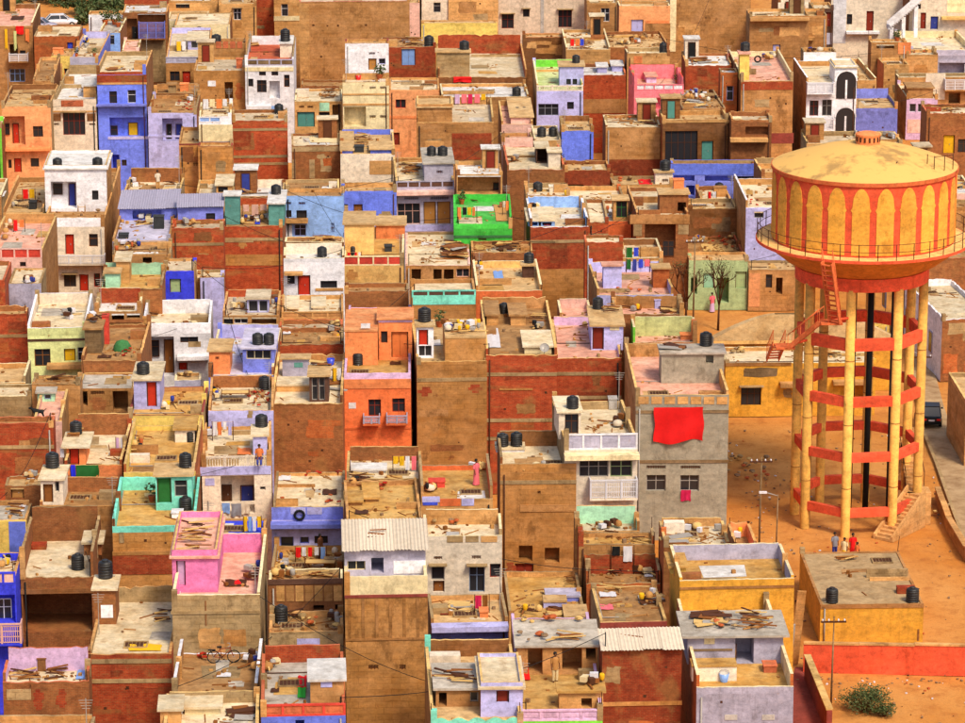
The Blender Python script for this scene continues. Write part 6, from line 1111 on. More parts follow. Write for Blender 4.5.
# ------------------------------------------------------------------ ground, road
def ground_mat():
    m, t, b = new_mat('sandy_ground'); g = N(t, 'ShaderNodeNewGeometry'); p = g.outputs['Position']
    n1 = noise(t, p, .12, 6, .6); n2 = noise(t, p, .9, 6, .65); n3 = noise(t, p, 6, 5, .7)
    a, d, l, e = [tuple(q*.72 for q in lin(v)) for v in ((216,136,54), (182,106,44), (230,160,84), (140,92,50))]
    x = mixc(t, ramp(t, n1, .38, .66), l, a); x = mixc(t, ramp(t, n2, .5, .7, 0, .7), x, d)
    tr = noise(t, mapping(t, p, (.7, .22, 1)), .7, 6, .65); x = mixc(t, ramp(t, tr, .5, .72, 0, .45), x, d)
    n4 = noise(t, p, .22, 8, .7); x = mixc(t, ramp(t, n4, .56, .72, 0, .5), x, d)
    x = mixc(t, ramp(t, n3, .58, .74, 0, .7), x, e)
    t.links.new(x, b.inputs['Base Color']); b.inputs['Roughness'].default_value = 1; bump(t, b, n3, .6, .06); return m
gm = ground_mat()
mb = MB()
# gently uneven near the camera's field, flat far off
xs = [-4000, -400, -150]+[-90+4*i for i in range(61)]+[220, 600, 4000]; ys = [-600, 60]+[150+5*i for i in range(70)]+[560, 800, 2000, 6000]
gr = random.Random(3); idx = {}
for j, yy in enumerate(ys):
    for i, xx in enumerate(xs):
        mb.v.append((xx, yy, -.03+.06*sin(xx*.31+yy*.17)*sin(yy*.23-xx*.11) if -90 < xx < 150 and 150 < yy < 500 else -.03))
for j in range(len(ys)-1):
    for i in range(len(xs)-1):
        a = j*len(xs)+i; mb.f.append((a, a+1, a+1+len(xs), a+len(xs))); mb.m.append(0); mb.sm.append(True)
o = mb.obj('ground', [gm]); o['kind'] = 'structure'
def gp(px, py): return Pz(px, py, 0)
# paved road running away on the right, and a kerb
m_road, t, b = new_mat('worn_paving'); pz_ = N(t, 'ShaderNodeNewGeometry').outputs['Position']
f1 = noise(t, pz_, .8, 6, .65); f2 = noise(t, pz_, 7, 4, .7)
x = mixc(t, ramp(t, f1, .4, .7), tuple(lin((176, 146, 108))), tuple(lin((132, 100, 66)))); x = mixc(t, ramp(t, f2, .58, .75, 0, .5), x, tuple(lin((100, 74, 48))))
t.links.new(x, b.inputs['Base Color']); bump(t, b, f2, .4, .02)
def strip(name, L, Rr, z, mat, kind='structure', th=0.0):
    mb = MB(); n = len(L)
    for p, q in zip(L, Rr): mb.v += [(p[0], p[1], z), (q[0], q[1], z)]
    for i in range(n-1): mb.f.append((2*i, 2*i+1, 2*i+3, 2*i+2)); mb.m.append(0); mb.sm.append(False)
    if th:
        k = len(mb.v); mb.v += [(a, b_, 0.0) for a, b_, c in mb.v]
        for i in range(n-1):
            mb.f += [(2*i, 2*i+2, 2*i+2+k, 2*i+k), (2*i+1, 2*i+3, 2*i+3+k, 2*i+1+k)]; mb.m += [0, 0]; mb.sm += [False]*2
        mb.f += [(0, 1, 1+k, k), (2*n-2, 2*n-1, 2*n-1+k, 2*n-2+k)]; mb.m += [0, 0]; mb.sm += [False]*2
    o = mb.obj(name, [mat]); o['kind'] = kind; return o
Lp = [gp(970, 555), gp(950, 500), gp(938, 466), gp(926, 436), gp(919, 405), gp(915, 370), gp(911, 335), gp(907, 300)]
Rp = [gp(1040, 555), gp(1000, 500), gp(972, 466), gp(953, 436), gp(943, 405), gp(936, 378), gp(928, 350), gp(918, 300)]
strip('road', Lp, Rp, .12, m_road, th=1)
K2 = [(p[0]-.22, p[1], 0) for p in Lp]
strip('kerb', K2[:6], [(p[0]+.0, p[1], 0) for p in Lp[:6]], .24, M('conc'), th=1)
strip('alley', [gp(784, 735), gp(789, 700), gp(795, 668)], [gp(826, 735), gp(815, 700), gp(804, 668)], .06, plaster('redbrown'), th=1)
# damp trampled patch on the sand by the tower
# ------------------------------------------------------------------ water tower
TC = gp(855, 518.5); TX, TY = TC[0], TC[1]
def zt(py, off): return Py(855, py, TY-off)[2]
def wtower():
    o = thing('water_tower', 'yellow and red overhead water tower on ringed columns standing on sand', 'water tower', (TX, TY, 0))
    RC = 62/15.2; RT_ = 92/15.5; RW = 108/15.5
    my, mr, md = M('towery'), M('towerr'), None
    m, t, b = new_mat('tower_dome_yellow'); p, rnd, gpz = world_pos(t); c = base('domey')
    n1 = noise(t, p, .55, 6, .62); n2 = noise(t, p, 3, 5, .7)
    x = mixc(t, ramp(t, n1, .54, .66, 0, .8), c, tuple(lin((150, 116, 70)))); x = mixc(t, ramp(t, n2, .56, .76, 0, .5), x, tuple(lin((206, 160, 84))))
    t.links.new(x, b.inputs['Base Color']); md = m
    z_cat = zt(262, RW); z_rim = zt(184, RT_); z_ring = zt(292, RC); z_ringt = zt(280, RC+.2); apex = Py(857, 143, TY)[2]
    angs = [radians(-17+45*k) for k in range(8)]            # angle from the camera side, turning right
    def cpos(a, r=RC): return (TX+r*sin(a), TY-r*cos(a))
    for k, a in enumerate(angs):
        q = cpos(a); mb = MB(); mb.lathe([(.31, 0), (.31, z_ring+.1)], q[0], q[1], 14, smooth=True)
        col = mb.obj('column', [M('leg')], o)
        for zz in (3.3, 7.6, 11.9):
            mb = MB(); mb.lathe([(.322, zz), (.322, zz+.06)], q[0], q[1], 12); mb.obj('column_band', [M('c:dochre')], col)
    # ring beams
    for (py, h) in ((512.5, .58), (457.5, .6), (402, .66), (345, .78)):
        zc = Py(855, py, TY-RC*.93)[2]
        for k in range(8):
            p, q = cpos(angs[k]), cpos(angs[(k+1) % 8]); L = sqrt((p[0]-q[0])**2+(p[1]-q[1])**2); u = ((q[0]-p[0])/L, (q[1]-p[1])/L, 0)
            mb = MB(); mb.obox(((p[0]+q[0])/2, (p[1]+q[1])/2, zc), L-.1, .34, h, u, (-u[1], u[0], 0)); mb.obj('ring_beam', [mr], o)
    # riser pipes
    for (dx, dy, r) in ((.7, .3, .2), (-.25, .9, .12), (1.9, -1.2, .07), (-3.3, -1.6, .07)):
        mb = MB(); mb.bar((TX+dx, TY+dy, 0), (TX+dx, TY+dy, z_ring+.2), r, 10); mb.obj('riser_pipe', [M('c:black')], o)
    # bottom ring girder and bowl
    mb = MB(); mb.lathe([(RC-.3, z_ring), (RC+.28, z_ring), (RC+.28, z_ringt), (RC+.1, z_ringt)], TX, TY, 64, smooth=False, cap0=False, cap1=False); mb.obj('ring_girder', [mr], o)
    mb = MB(); mb.lathe([(.5, z_ring+.9), (RC-.3, z_ring+.02)], TX, TY, 32, cap0=True, cap1=False); mb.obj('bowl_underside', [my], o)
    mb = MB(); mb.lathe([(RC+.1, z_ringt-.03), (RC+.9, z_ringt+.38), (RW-.9, z_cat-.62), (RW-.12, z_cat-.16)], TX, TY, 64, cap1=False); mb.obj('bowl', [M('bowl')], o)
    mb = MB(); mb.lathe([(RW-.2, z_cat-.18), (RW, z_cat-.18), (RW, z_cat), (RW-.05, z_cat+.004)], TX, TY, 72, smooth=False, cap1=False); mb.obj('catwalk_edge', [mr], o); mb = MB(); mb.lathe([(RW-.04, z_cat-.01), (RT_-.1, z_cat-.006)], TX, TY, 72, smooth=False, cap1=False); mb.obj('catwalk', [M('peach')], o)
    # railing: posts singly, rails as hoops
    n = 36
    for k in range(n):
        a = 2*pi*k/n; q = cpos(a, RW-.1); mb = MB(); mb.bar((q[0], q[1], z_cat), (q[0], q[1], z_cat+1.05), .03, 6); mb.obj('railing_post', [M('c:dbrown')], o)
    for hh in (.55, 1.03):
        mb = MB(); pts = [(*cpos(2*pi*k/72, RW-.1), z_cat+hh) for k in range(73)]; mb.tube(pts, .02, 5); mb.obj('railing_hoop', [M('c:dbrown')], o)
    # drum
    mb = MB(); mb.lathe([(RT_, z_cat-.1), (RT_, z_rim)], TX, TY, 120, cap1=False); drum = mb.obj('tank_wall', [mr], o)
    npan = 24; hgt = z_rim-z_cat
    for k in range(npan):
        ac = 2*pi*(k+.35)/npan; w2 = 2*pi/npan*.36
        prof = [(-1,0),(-1,.66),(-1.12,.70),(-1,.74),(-.98,.79),(-.8,.87),(-.62,.885),(-.5,.92),(-.28,.955),(0,.97)]
        prof = prof+[(-x_, y_) for x_, y_ in prof[-2::-1]]
        mb = MB(); rr = RT_+.035; ns = 6
        zb = z_cat+.12
        pts = [(w2*x_, zb+hgt*.93*y_) for x_, y_ in prof]
        # fill column by column so that the panel follows the curve
        cols = []
        for s_ in range(-8, 9):
            aa = w2*s_/8
            # top of the arch at this angle
            f_ = abs(s_/8); top = .74 if f_ > .99 else (.79+(.97-.79)*(1-f_**2.2))
            if f_ > .99: top = .69
            cols.append((ac+aa, zb+hgt*.93*top))
        for (a1, z1), (a2, z2) in zip(cols[:-1], cols[1:]):
            p1, p2 = cpos(a1, rr), cpos(a2, rr); mb.face([(p1[0], p1[1], zb), (p2[0], p2[1], zb), (p2[0], p2[1], z2), (p1[0], p1[1], z1)], 0)
            q1, q2 = cpos(a1, RT_-.02), cpos(a2, RT_-.02); mb.face([(p1[0], p1[1], z1), (p2[0], p2[1], z2), (q2[0], q2[1], z2), (q1[0], q1[1], z1)], 0)
        for sgn in (-1, 1):       # the little cusps where the arch springs
            a1 = ac+sgn*w2; a2 = ac+sgn*w2*1.16
            p1, p2 = cpos(a1, rr), cpos(a2, rr); z1 = zb+hgt*.93*.62; z2 = zb+hgt*.93*.69
            mb.face([(p1[0], p1[1], z1), (p2[0], p2[1], (z1+z2)/2), (p1[0], p1[1], z2)], 0)
            e1 = cpos(a1, RT_-.02); mb.face([(p1[0], p1[1], zb), (e1[0], e1[1], zb), (e1[0], e1[1], z2), (p1[0], p1[1], z2)], 0)
        mb.obj('arched_panel', [my], drum)
    mb = MB(); mb.lathe([(RT_-.05, z_rim-.25), (RT_+.12, z_rim-.22), (RT_+.12, z_rim), (RT_-.1, z_rim+.02)], TX, TY, 96, smooth=False, cap1=False); mb.obj('rim_band', [M('dorange')], o)
    dh = apex-z_rim; prof = [(RT_+.06-(RT_+.06)*0, z_rim+.02)]
    for k in range(1, 13):
        f_ = 1-k/12*.97; prof.append((RT_*f_, z_rim+.02+dh*(1-f_**1.8)))
    mb = MB(); mb.lathe(prof, TX, TY, 72); dm = mb.obj('dome', [md], o)
    mb = MB(); mb.lathe([(.78, apex-.15), (.78, apex+.5), (.82, apex+.52), (.82, apex+.62), (.5, apex+.72)], TX+.15, TY, 24, smooth=False); mb.obj('vent_cap', [M('orange')], dm)
    mb = MB()
    for k in range(16): a = 2*pi*k/16; mb.obox((TX+.15+.79*cos(a), TY+.79*sin(a), apex+.3), .05, .12, .3, (cos(a), sin(a), 0), (-sin(a), cos(a), 0))
    q = mb.obj('vent_slots', [M('c:dbrown')], dm); q['kind'] = 'stuff'
    # hatch rail on the dome and a ladder
    hx, hy = TX+RT_*.72, TY-RT_*.55
    for (dx, dy) in ((0, 0), (.7, .25), (1.3, .6), (-.35, .6)):
        mb = MB(); mb.bar((hx+dx-.3, hy+dy, z_rim+.2), (hx+dx-.3, hy+dy, z_rim+1.2), .03, 6); mb.obj('hatch_post', [M('c:dbrown')], dm)
    mb = MB(); mb.bar((hx-.3, hy, z_rim+1.15), (hx+.4, hy+.25, z_rim+1.15), .025, 5); mb.bar((hx+.4, hy+.25, z_rim+1.15), (hx+1.0, hy+.6, z_rim+1.15), .025, 5); mb.bar((hx-.4, hy, z_rim+.35), (hx-3.0, hy-.3, z_rim+.75), .035, 5); mb.bar((hx-3.2, hy-.5, z_rim+.2), (hx-2.7, hy-.2, z_rim+.9), .035, 5)
    mb.obj('hatch_rail', [M('c:dbrown')], dm)
    # red stair: steep flight from catwalk, landing, lower flight turning left
    def flight(name, p, q, wid, nst, mat, rail=True):
        p, q = Vector(p), Vector(q); d = (q-p); hz = Vector((d.x, d.y, 0)); sdv = Vector((-hz.y, hz.x, 0)).normalized()*wid/2
        up = Vector((0, 0, 1)); fo = thing_part = None
        mb = MB()
        for sg in (-1, 1):
            a, b_ = p+sdv*sg, q+sdv*sg; dn = d.normalized(); mb.obox(tuple((a+b_)/2), d.length, .07, .3, tuple(dn), tuple(sdv.normalized()), tuple(dn.cross(sdv.normalized())))
        fo = mb.obj(name, [M(mat)], o)
        for i in range(nst):
            c = p+d*((i+.5)/nst); mb = MB(); u = hz.normalized(); mb.obox(tuple(c), .26, wid-.08, .05, tuple(u), tuple(sdv.normalized())); mb.obj('stair_tread', [M(mat)], fo)
        if rail:
            mb = MB()
            for sg in (-1, 1):
                a, b_ = p+sdv*sg, q+sdv*sg; mb.bar(tuple(a+up*.9), tuple(b_+up*.9), .03, 6)
                for i in range(6): c = a+(b_-a)*(i/5); mb.bar(tuple(c), tuple(c+up*.9), .022, 5)
            mb.obj('stair_rail', [M(mat)], fo)
    ft = Py(827, 263, TY-RW-.1); fb = Py(835, 323, TY-RW+.9)
    flight('upper_stair', ft, fb, .75, 12, 'dorange')
    lb = Py(790, 347, TY-RW+2.4)
    mb = MB(); mb.box(fb[0]-.9, fb[0]+.5, fb[1]-.1, fb[1]+1.0, fb[2]-.12, fb[2]); mb.obj('stair_landing', [M('dorange')], o)
    flight('middle_stair', (fb[0]-.8, fb[1]+.5, fb[2]), lb, .8, 10, 'dorange')
    mb = MB(); mb.box(lb[0]-.9, lb[0]+.3, lb[1]-.2, lb[1]+1.0, lb[2]-.12, lb[2]); mb.obj('stair_landing', [M('dorange')], o)
    q5 = cpos(angs[6]); flight('back_stair', (lb[0]-.6, lb[1]+.9, lb[2]), (lb[0]-.8, lb[1]+2.6, lb[2]-1.5), .8, 6, 'dorange')
    # struts carrying landings
    for p in ((fb[0]-.2, fb[1]+.9, fb[2]-.1), (lb[0], lb[1]+.9, lb[2]-.1)):
        k = min(angs, key=lambda a: (cpos(a)[0]-p[0])**2+(cpos(a)[1]-p[1])**2); c = cpos(k)
        mb = MB(); mb.bar(p, (c[0], c[1], p[2]-.1), .09, 6); mb.obj('stair_bracket', [mr], o)
    # concrete lower stair at the right foot
    s0 = Pz(883, 541, 0); s1 = Py(916, 489, s0[1]+3.6); nst = 13
    e0, e1 = Vector((s0[0], s0[1]+.1, 0)), Vector((s1[0], s0[1]+3.4, 2.2)); d = e1-e0; hz = Vector((d.x, d.y, 0)); ln = hz.length; u = hz.normalized(); v = Vector((-u.y, u.x, 0))
    fo = None
    for i in range(nst):
        c = e0+hz*((i+.5)/nst); h = 2.2*(i+1)/nst; mb = MB(); mb.obox((c.x, c.y, h/2), ln/nst, 1.15, h, tuple(u), tuple(v)); q = mb.obj('concrete_step', [M('tan')], o)
    for sg in (-1, 1):
        mb = MB(); a = e0+v*sg*.66; b_ = e1+v*sg*.66; i0 = len(mb.v)
        for (pt, z0, z1) in ((a, 0, .35), (b_, 0, 2.65)):
            for w_ in (-.07, .07): mb.v += [tuple(Vector((pt.x, pt.y, z0))+v*w_), tuple(Vector((pt.x, pt.y, z1))+v*w_)]
        for f_ in ((0,1,3,2), (4,5,7,6), (0,1,5,4), (2,3,7,6), (1,3,7,5), (0,2,6,4)): mb.f.append(f_); mb.m.append(0); mb.sm.append(False)
        mb.obj('stair_side_wall', [M('tan')], o)
    # second concrete flight running back to the right-hand column
    g0 = Vector((e1.x+.1, e1.y+.5, 2.2)); mb = MB(); mb.box(g0.x-.7, g0.x+.9, g0.y-.5, g0.y+.9, 0, 2.2); mb.obj('stair_landing', [M('tan')], o)
    for i in range(16):
        mb = MB(); yy = g0.y+.9+i*.3; zz = 2.2+.17*(i+1); mb.box(g0.x-.55, g0.x+.55, yy, yy+.3, zz-.35, zz); mb.obj('concrete_step', [M('tan')], o)
    for xx in (-.62, .62):
        mb = MB(); mb.bar((g0.x+xx, g0.y+.9, 3.2), (g0.x+xx, g0.y+5.7, 5.9), .03, 6)
        for i in range(5): mb.bar((g0.x+xx, g0.y+.9+i*1.2, 2.25+i*.68), (g0.x+xx, g0.y+.9+i*1.2, 3.2+i*.68), .025, 5)
        mb.obj('stair_rail', [M('c:dbrown')], o)
    for i in (5, 15):
        mb = MB(); yy = g0.y+.9+i*.3; mb.box(g0.x-.5, g0.x+.5, yy, yy+.25, 0, 2.2+.17*(i+1)-.36); mb.obj('stair_pier', [M('dtan')], o)
wtower()
# ------------------------------------------------------------------ boundary wall and yard
def wall_run(label, pts, h, th, col, cop, name='boundary_wall', cat='wall'):
    o = thing(name, label, cat, (*pts[0], 0))
    for p, q in zip(pts[:-1], pts[1:]):
        L = sqrt((q[0]-p[0])**2+(q[1]-p[1])**2); n = max(1, int(L/3.2)); u = ((q[0]-p[0])/L, (q[1]-p[1])/L, 0); v = (-u[1], u[0], 0)
        for i in range(n):
            c = (p[0]+(q[0]-p[0])*(i+.5)/n, p[1]+(q[1]-p[1])*(i+.5)/n); dz = R.uniform(-.04, .04)
            mb = MB(); mb.obox((c[0], c[1], (h+dz)/2), L/n-.004, th, h+dz, u, v); mb.obj('wall_section', [M(col)], o)
            mb = MB(); mb.obox((c[0], c[1], h+dz+.05), L/n-.01, th+.1, .1, u, v); mb.obj('coping', [M(cop)], o)
    return o
A = gp(803, 672); B = gp(1080, 678)
wall_run('long red painted boundary wall with tan coping across the sand', [(A[0], A[1]), (B[0], B[1])], Py(880, 642, A[1])[2], .25, 'towerr', 'tan')
A2 = gp(806, 678); B2 = gp(829, 735)
wall_run('broken red side wall running along the alley', [(A2[0], A2[1]-.3), (B2[0], B2[1])], 1.5, .3, 'redbrown', 'sand')
A3 = gp(945, 545); wl = [gp(946, 500), gp(957, 530), gp(975, 560), gp(1000, 575)]
wall_run('low tan retaining wall at the road edge', [(p[0]-.6, p[1]) for p in wl], .9, .3, 'ochre', 'tan', 'retaining_wall')
# leaning sheets in the alley beside the whitewashed house
for (px, py, hh, an, c, lb) in ((787, 690, 4.2, 12, 'grey', 'tall pale board leaning in the red alley'), (797, 668, 5.0, -8, 'tan', 'long tan pole board leaning in the red alley')):
    p = gp(px, py); mb = MB(); q = radians(an); mb.obox((p[0], p[1], hh/2), .5, .08, hh, (cos(q), sin(q), 0), (-sin(q), cos(q)*.98, .2), (.05, -.2, .97)); single(mb, 'leaning_board', [M(c)], lb, 'board')
pole(*gp(831, 703)[:2], 5.2, 'thin street pole by the red boundary wall', 1, False, .06)
pole(*gp(759, 549)[:2], 6.2, 'wooden pole on the sand beside the grey rendered house', 1, False, .075)
pole(*gp(776, 552)[:2], 3.9, 'short lamp pole between the box house and water tower', 0, True, .055)
pole(*gp(919, 428)[:2], 5.6, 'utility pole beside the paved road behind the tower', 1, True, .11)
pole(*gp(693, 330)[:2], 7.5, 'street pole before the pale green house', 1, False, .08)
q = gp(864, 712); shrub(q[0], q[1], 0, 1.7, 1.4, 3000, 'dusty green thorn bush on the sand below red wall', leaf=.075)
q = gp(884, 716); shrub(q[0], q[1], 0, .8, .7, 900, 'small tuft bush beside the dusty thorn bush', leaf=.065)
# hillside scrub far behind
SCR = ['scrub bush nearest the white parked car', 'broad scrub bush below the brick balcony house', 'scrub bush beside the cream roofed balcony house', 'low scrub patch above the white parked car', 'scrub clump on the bare slope beyond the pale car', 'widest scrub clump high on the sandy slope', 'small scrub tuft beyond the tall tan house', 'little scrub tuft by the pale long wall']
for (px, py, r, h, n) in ((86, 15, 2.6, 2.6, 900), (104, 16, 3.4, 2.4, 1000), (120, 9, 3.0, 2.2, 800), (72, 4, 3, 2.0, 700), (52, 2, 3.4, 2.0, 700), (98, 2, 4, 2.4, 900), (30, 2, 2.6, 1.6, 500), (82, 24, 1.8, 1.6, 500)):
    q = gp(px, py); shrub(q[0], q[1], -.05, r, h, n, SCR.pop(0), 'shrub', 'scrub bushes behind the houses', leaf=.3)
q = gp(61, 26); car(q[0], q[1], 0, radians(188), 'white', 'white car parked on the sandy slope among scrub')
q = gp(40, 30); car(q[0], q[1], 0, radians(172), 'lavgrey', 'pale car half hidden behind the tall tan house')
q = gp(930.5, 424); car(q[0], q[1], .12, radians(-97), 'black', 'black hatchback parked on the paved road', 3.5, 1.5, 1.5)
# people on the ground
def gperson(px, py, rz, a, b_, lb, long=False, h=1.6):
    q = gp(px, py); person(q[0], q[1], 0, radians(rz), a, b_, lb, h, ) if False else person(q[0], q[1], -.02, radians(rz), a, b_, lb, 'stand', h, long)
gperson(834.5, 556, 20, 'slate', 'dblue', 'person in grey purple standing under the water tower')
gperson(844, 560, -30, 'cream', 'yel', 'person in pale yellow standing under the water tower', True, 1.5)
gperson(852.5, 557, 10, 'brightred', 'brightred', 'person in red standing under the water tower', True)
gperson(857, 560, -40, 'orange', 'brightred', 'child in orange red beside the person in red', True, 1.2)
q = gp(921.5, 385); person(q[0], q[1], .12, radians(170), 'brightred', 'brightred', 'person in red walking along the paved road', 'stand', 1.6, True)
q = gp(898, 390); person(q[0], q[1], 0, radians(120), 'dbrown', 'dbrown', 'person in brown standing behind the water tower', 'stand', 1.6)
q = gp(712, 312); person(q[0], q[1], 0, radians(20), 'hotpink', 'lilac', 'person in pink on the street by bare trees', 'stand', 1.6, True)
# bare street trees
def bare_tree(x, y, h, label, seed):
    o = thing('bare_tree', label, 'tree', (x, y, 0), 'bare street trees'); rr = random.Random(seed); tr = MB(); cr = MB(); lf = MB()
    def grow(p, d, L, r, lev):
        q = p+d*L; (tr if lev == 0 else cr).bar(tuple(p), tuple(q), r, 6, r2=r*.68)
        if lev >= 4: foliage(lf, tuple(q), .28, 3, .08, rr.random()); return
        for _ in range(3 if lev < 3 else 2):
            nd = (d+Vector((rr.gauss(0, .5), rr.gauss(0, .5), rr.gauss(.12, .3)))).normalized(); grow(q, nd, L*rr.uniform(.6, .8), r*.66, lev+1)
    grow(Vector((x, y, -.05)), Vector((rr.uniform(-.1, .1), 0, 1)).normalized(), h*.34, .11, 0)
    tr.obj('trunk', [M('c:dbrown')], o); c = cr.obj('crown', [M('c:dbrown')], o); lf.obj('leaves', leafm(), c)
q = gp(718, 330); bare_tree(q[0], q[1], 6.2, 'bare dark street tree in front of pale green house door', 5)
q = gp(686, 322); bare_tree(q[0], q[1], 5.2, 'thin leafless tree beside the lavender house court', 9)
# vault roofed hall behind the old ochre building
def vault():
    z0 = 4.0; y0 = Pz(757, 340, z0)[1]; x0 = Py(714, 340, y0)[0]; x1 = Py(892, 340, y0)[0]; y1 = y0+15; zr = 5.9
    yr = Pz(790, 314, zr)[1]; y1 = yr+(yr-y0); o = thing('hipped_hall', 'hall with broad smooth tan hipped roof behind the old ochre building', 'building', ((x0+x1)/2, (y0+y1)/2, 0))
    mb = MB(); mb.box(x0, x1, y0, y1, 0, z0, skip='bt'); mb.obj('wall', [M('vochre')], o)
    mb = MB(); n = 10; rings = []
    for k in range(n+1):
        f_ = k/n; e = 1-(1-f_)**1.5; ins = f_*(yr-y0); zz = z0+.03+(zr-z0)*e; ix = f_*(Py(778, 314, yr)[0]-x0)
        rings.append([(x0-.25+ix, y0-.25+ins, zz), (x1+.25-ix, y0-.25+ins, zz), (x1+.25-ix, y1+.25-ins, zz), (x0-.25+ix, y1+.25-ins, zz)])
    for a, b_ in zip(rings[:-1], rings[1:]):
        for q in range(4): r_ = (q+1) % 4; mb.face([a[q], a[r_], b_[r_], b_[q]], 0, False)
    mb.obj('hipped_roof', [M('r:tan')], o)
    mb = MB(); mb.box(x0-.25, x1+.25, y0-.25, y0-.05, z0-.25, z0+.02); mb.obj('eave_board', [M('peach')], o)
vault()
# litter and stones on the sand
mb = MB(); rr = random.Random(21)
for _ in range(420):
    px, py = rr.uniform(728, 985), rr.uniform(430, 735); q = gp(px, py); s_ = rr.uniform(.03, .12)
    an = rr.uniform(0, pi); mb.obox((q[0], q[1], s_*.3), s_*1.5, s_, s_*.7, (cos(an), sin(an), 0), (-sin(an), cos(an), 0), m=rr.choice([0, 0, 0, 1, 2, 3]))
for _ in range(200):
    px, py = rr.choice([(rr.gauss(880, 60), 678+abs(rr.gauss(0, 5))), (rr.gauss(760, 8), rr.gauss(500, 22)), (rr.gauss(925, 14), rr.gauss(505, 10)), (rr.gauss(812, 6), rr.gauss(690, 14))]); q = gp(px, py); s_ = rr.uniform(.03, .11); an = rr.uniform(0, pi)
    mb.obox((q[0], q[1], s_*.3), s_*1.5, s_, s_*.6, (cos(an), sin(an), 0), (-sin(an), cos(an), 0), m=rr.choice([0, 0, 0, 2, 3]))
o = mb.obj('ground_litter', [M('c:pebble'), M('c:dbrown'), M('c:white'), M('c:terracotta')]); o['kind'] = 'stuff'; o['label'] = 'stones and scraps of litter scattered over the orange sand'; o['category'] = 'litter'
# low rubble bank between the grey house and the tower
for (px, py, n, lb) in ((748, 478, 22, 'dark rubble bank at the sand edge beside grey house'), (925, 512, 20, 'grey rubble heap at the foot of the concrete stair')):
    q = gp(px, py); pile(q[0]-1.6, q[0]+1.8, q[1]-1.5, q[1]+5, 0, 'stone', lb)
# ------------------------------------------------------------------ build the town
solve()
for h in HS: build(h)
def find(s): return next(h for h in HS if s in h.n)
for h in HS: extras(h)
# windows in the long white side wall beside the road
h = find('long white sided')
for k in range(6):
    y = h.Yf+2.5+k*3.6; mb = MB(); mb.box(h.X0-.06, h.X0+.05, y, y+1.0, 1.5, 3.2, 0); w_ = mb.obj('window', [M('c:lavgrey')], h.o); mb = MB(); mb.box(h.X0-.07, h.X0+.05, y+.1, y+.9, 1.6, 3.1); mb.obj('pane', [M('glass')], w_)
# black panels on the white house, shade of its arched openings put into colour
h = find('two black arched'); O(765, 0)
for (x0, x1, y0, y1) in ((345, 436, 345, 476), (342, 431, 520, 640)):
    p = Py(tx(x0), ty(y0), h.Yf-.05); q = Py(tx(x1), ty(y1), h.Yf-.05); yy = h.Yf-.06; r = (q[0]-p[0])/2; cx = (p[0]+q[0])/2; zs = p[2]-r
    def arch(k, y): return [(cx-r*k, y, q[2])]+[(cx+r*k*cos(pi-pi*i/14), y, zs+r*k*sin(pi*i/14)) for i in range(15)]+[(cx+r*k, y, q[2])]
    mb = MB(); a = arch(1, yy); b_ = arch(1, yy+.12); mb.face(a, 0)
    for i in range(len(a)): j = (i+1) % len(a); mb.face([a[i], a[j], b_[j], b_[i]], 0)
    w_ = mb.obj('dark_arch_panel', [M('glass')], h.o)
    mb = MB(); o1, i1 = arch(1.14, yy-.04), arch(1.0, yy-.04)
    for i in range(1, len(o1)-2): mb.face([o1[i], o1[i+1], i1[i+1], i1[i]], 0)
    mb.box(cx-.09, cx+.09, yy-.06, yy+.05, q[2], zs+.1); mb.obj('arch_frame', [M('white')], w_)
# person leaning on the lavender ledge, dog, cart dome
h = find('lavender ledge, balustrade'); O(200, 430); p = Py(tx(287), ty(172), h.Yf+.2); person(p[0], h.Yf+.10, h.Zr+.95-.88, 0, 'orange', 'dblue', 'person in orange and blue sitting on white balustrade', 'sit', 1.6)
def dog():
    h = find('black dog'); O(0, 285); p = Pz(tx(188), ty(645), h.Zr); y = min(max(p[1], h.Yf+.4), h.Yb-.5); o = thing('dog', 'black dog standing on the pink terrace', 'dog', (p[0], y, h.Zr))
    J = [(0,0,.5,.13),(.22,0,.5,.12),(-.25,0,.53,.14),(-.42,0,.66,.08),(-.52,0,.74,.09),(-.66,0,.70,.05),(.36,0,.56,.03),(.5,0,.7,.02)]; E_ = [(0,1),(0,2),(2,3),(3,4),(4,5),(1,6),(6,7)]
    for sx, root, kx in ((-.26, 2, -.03), (.24, 1, .07)):
        for sd in (-1, 1):
            i = len(J); J += [(sx, sd*.09, .36, .06), (sx+kx, sd*.09, .18, .035), (sx, sd*.09, .02, .035)]; E_ += [(root, i), (i, i+1), (i+1, i+2)]
    me = bpy.data.meshes.new('body'); me.from_pydata([j[:3] for j in J], E_, []); b = bpy.data.objects.new('body', me); C.objects.link(b); b.parent = o; b.modifiers.new('skin', 'SKIN').use_smooth_shade = True
    for i, v in enumerate(me.skin_vertices[0].data): v.radius = (J[i][3], J[i][3]); v.use_root = (i == 0)
    b.modifiers.new('sub', 'SUBSURF').render_levels = 1; me.materials.append(M('c:black'))
    for sd in (-1, 1): mb = MB(); mb.face([(-.5, sd*.04, .8), (-.46, sd*.09, .79), (-.47, sd*.07, .9)], 0); mb.face([(-.5, sd*.04, .8), (-.44, sd*.05, .8), (-.47, sd*.07, .9)], 0); mb.obj('ear', [M('c:black')], o, (0, 0, 0))
dog()
h = find('metal dome'); O(0, 285); p = Pz(tx(590), ty(315), h.Zr); y = min(max(p[1], h.Yf+.8), h.Yb-.8)
mb = MB(); mb.lathe([(.62, h.Zr+.02), (.6, h.Zr+.3), (.42, h.Zr+.62), (.08, h.Zr+.75)], p[0], y, 20); single(mb, 'metal_dome', [M('dgreen')], 'dark green metal dome lid in the brown yard', 'dome')
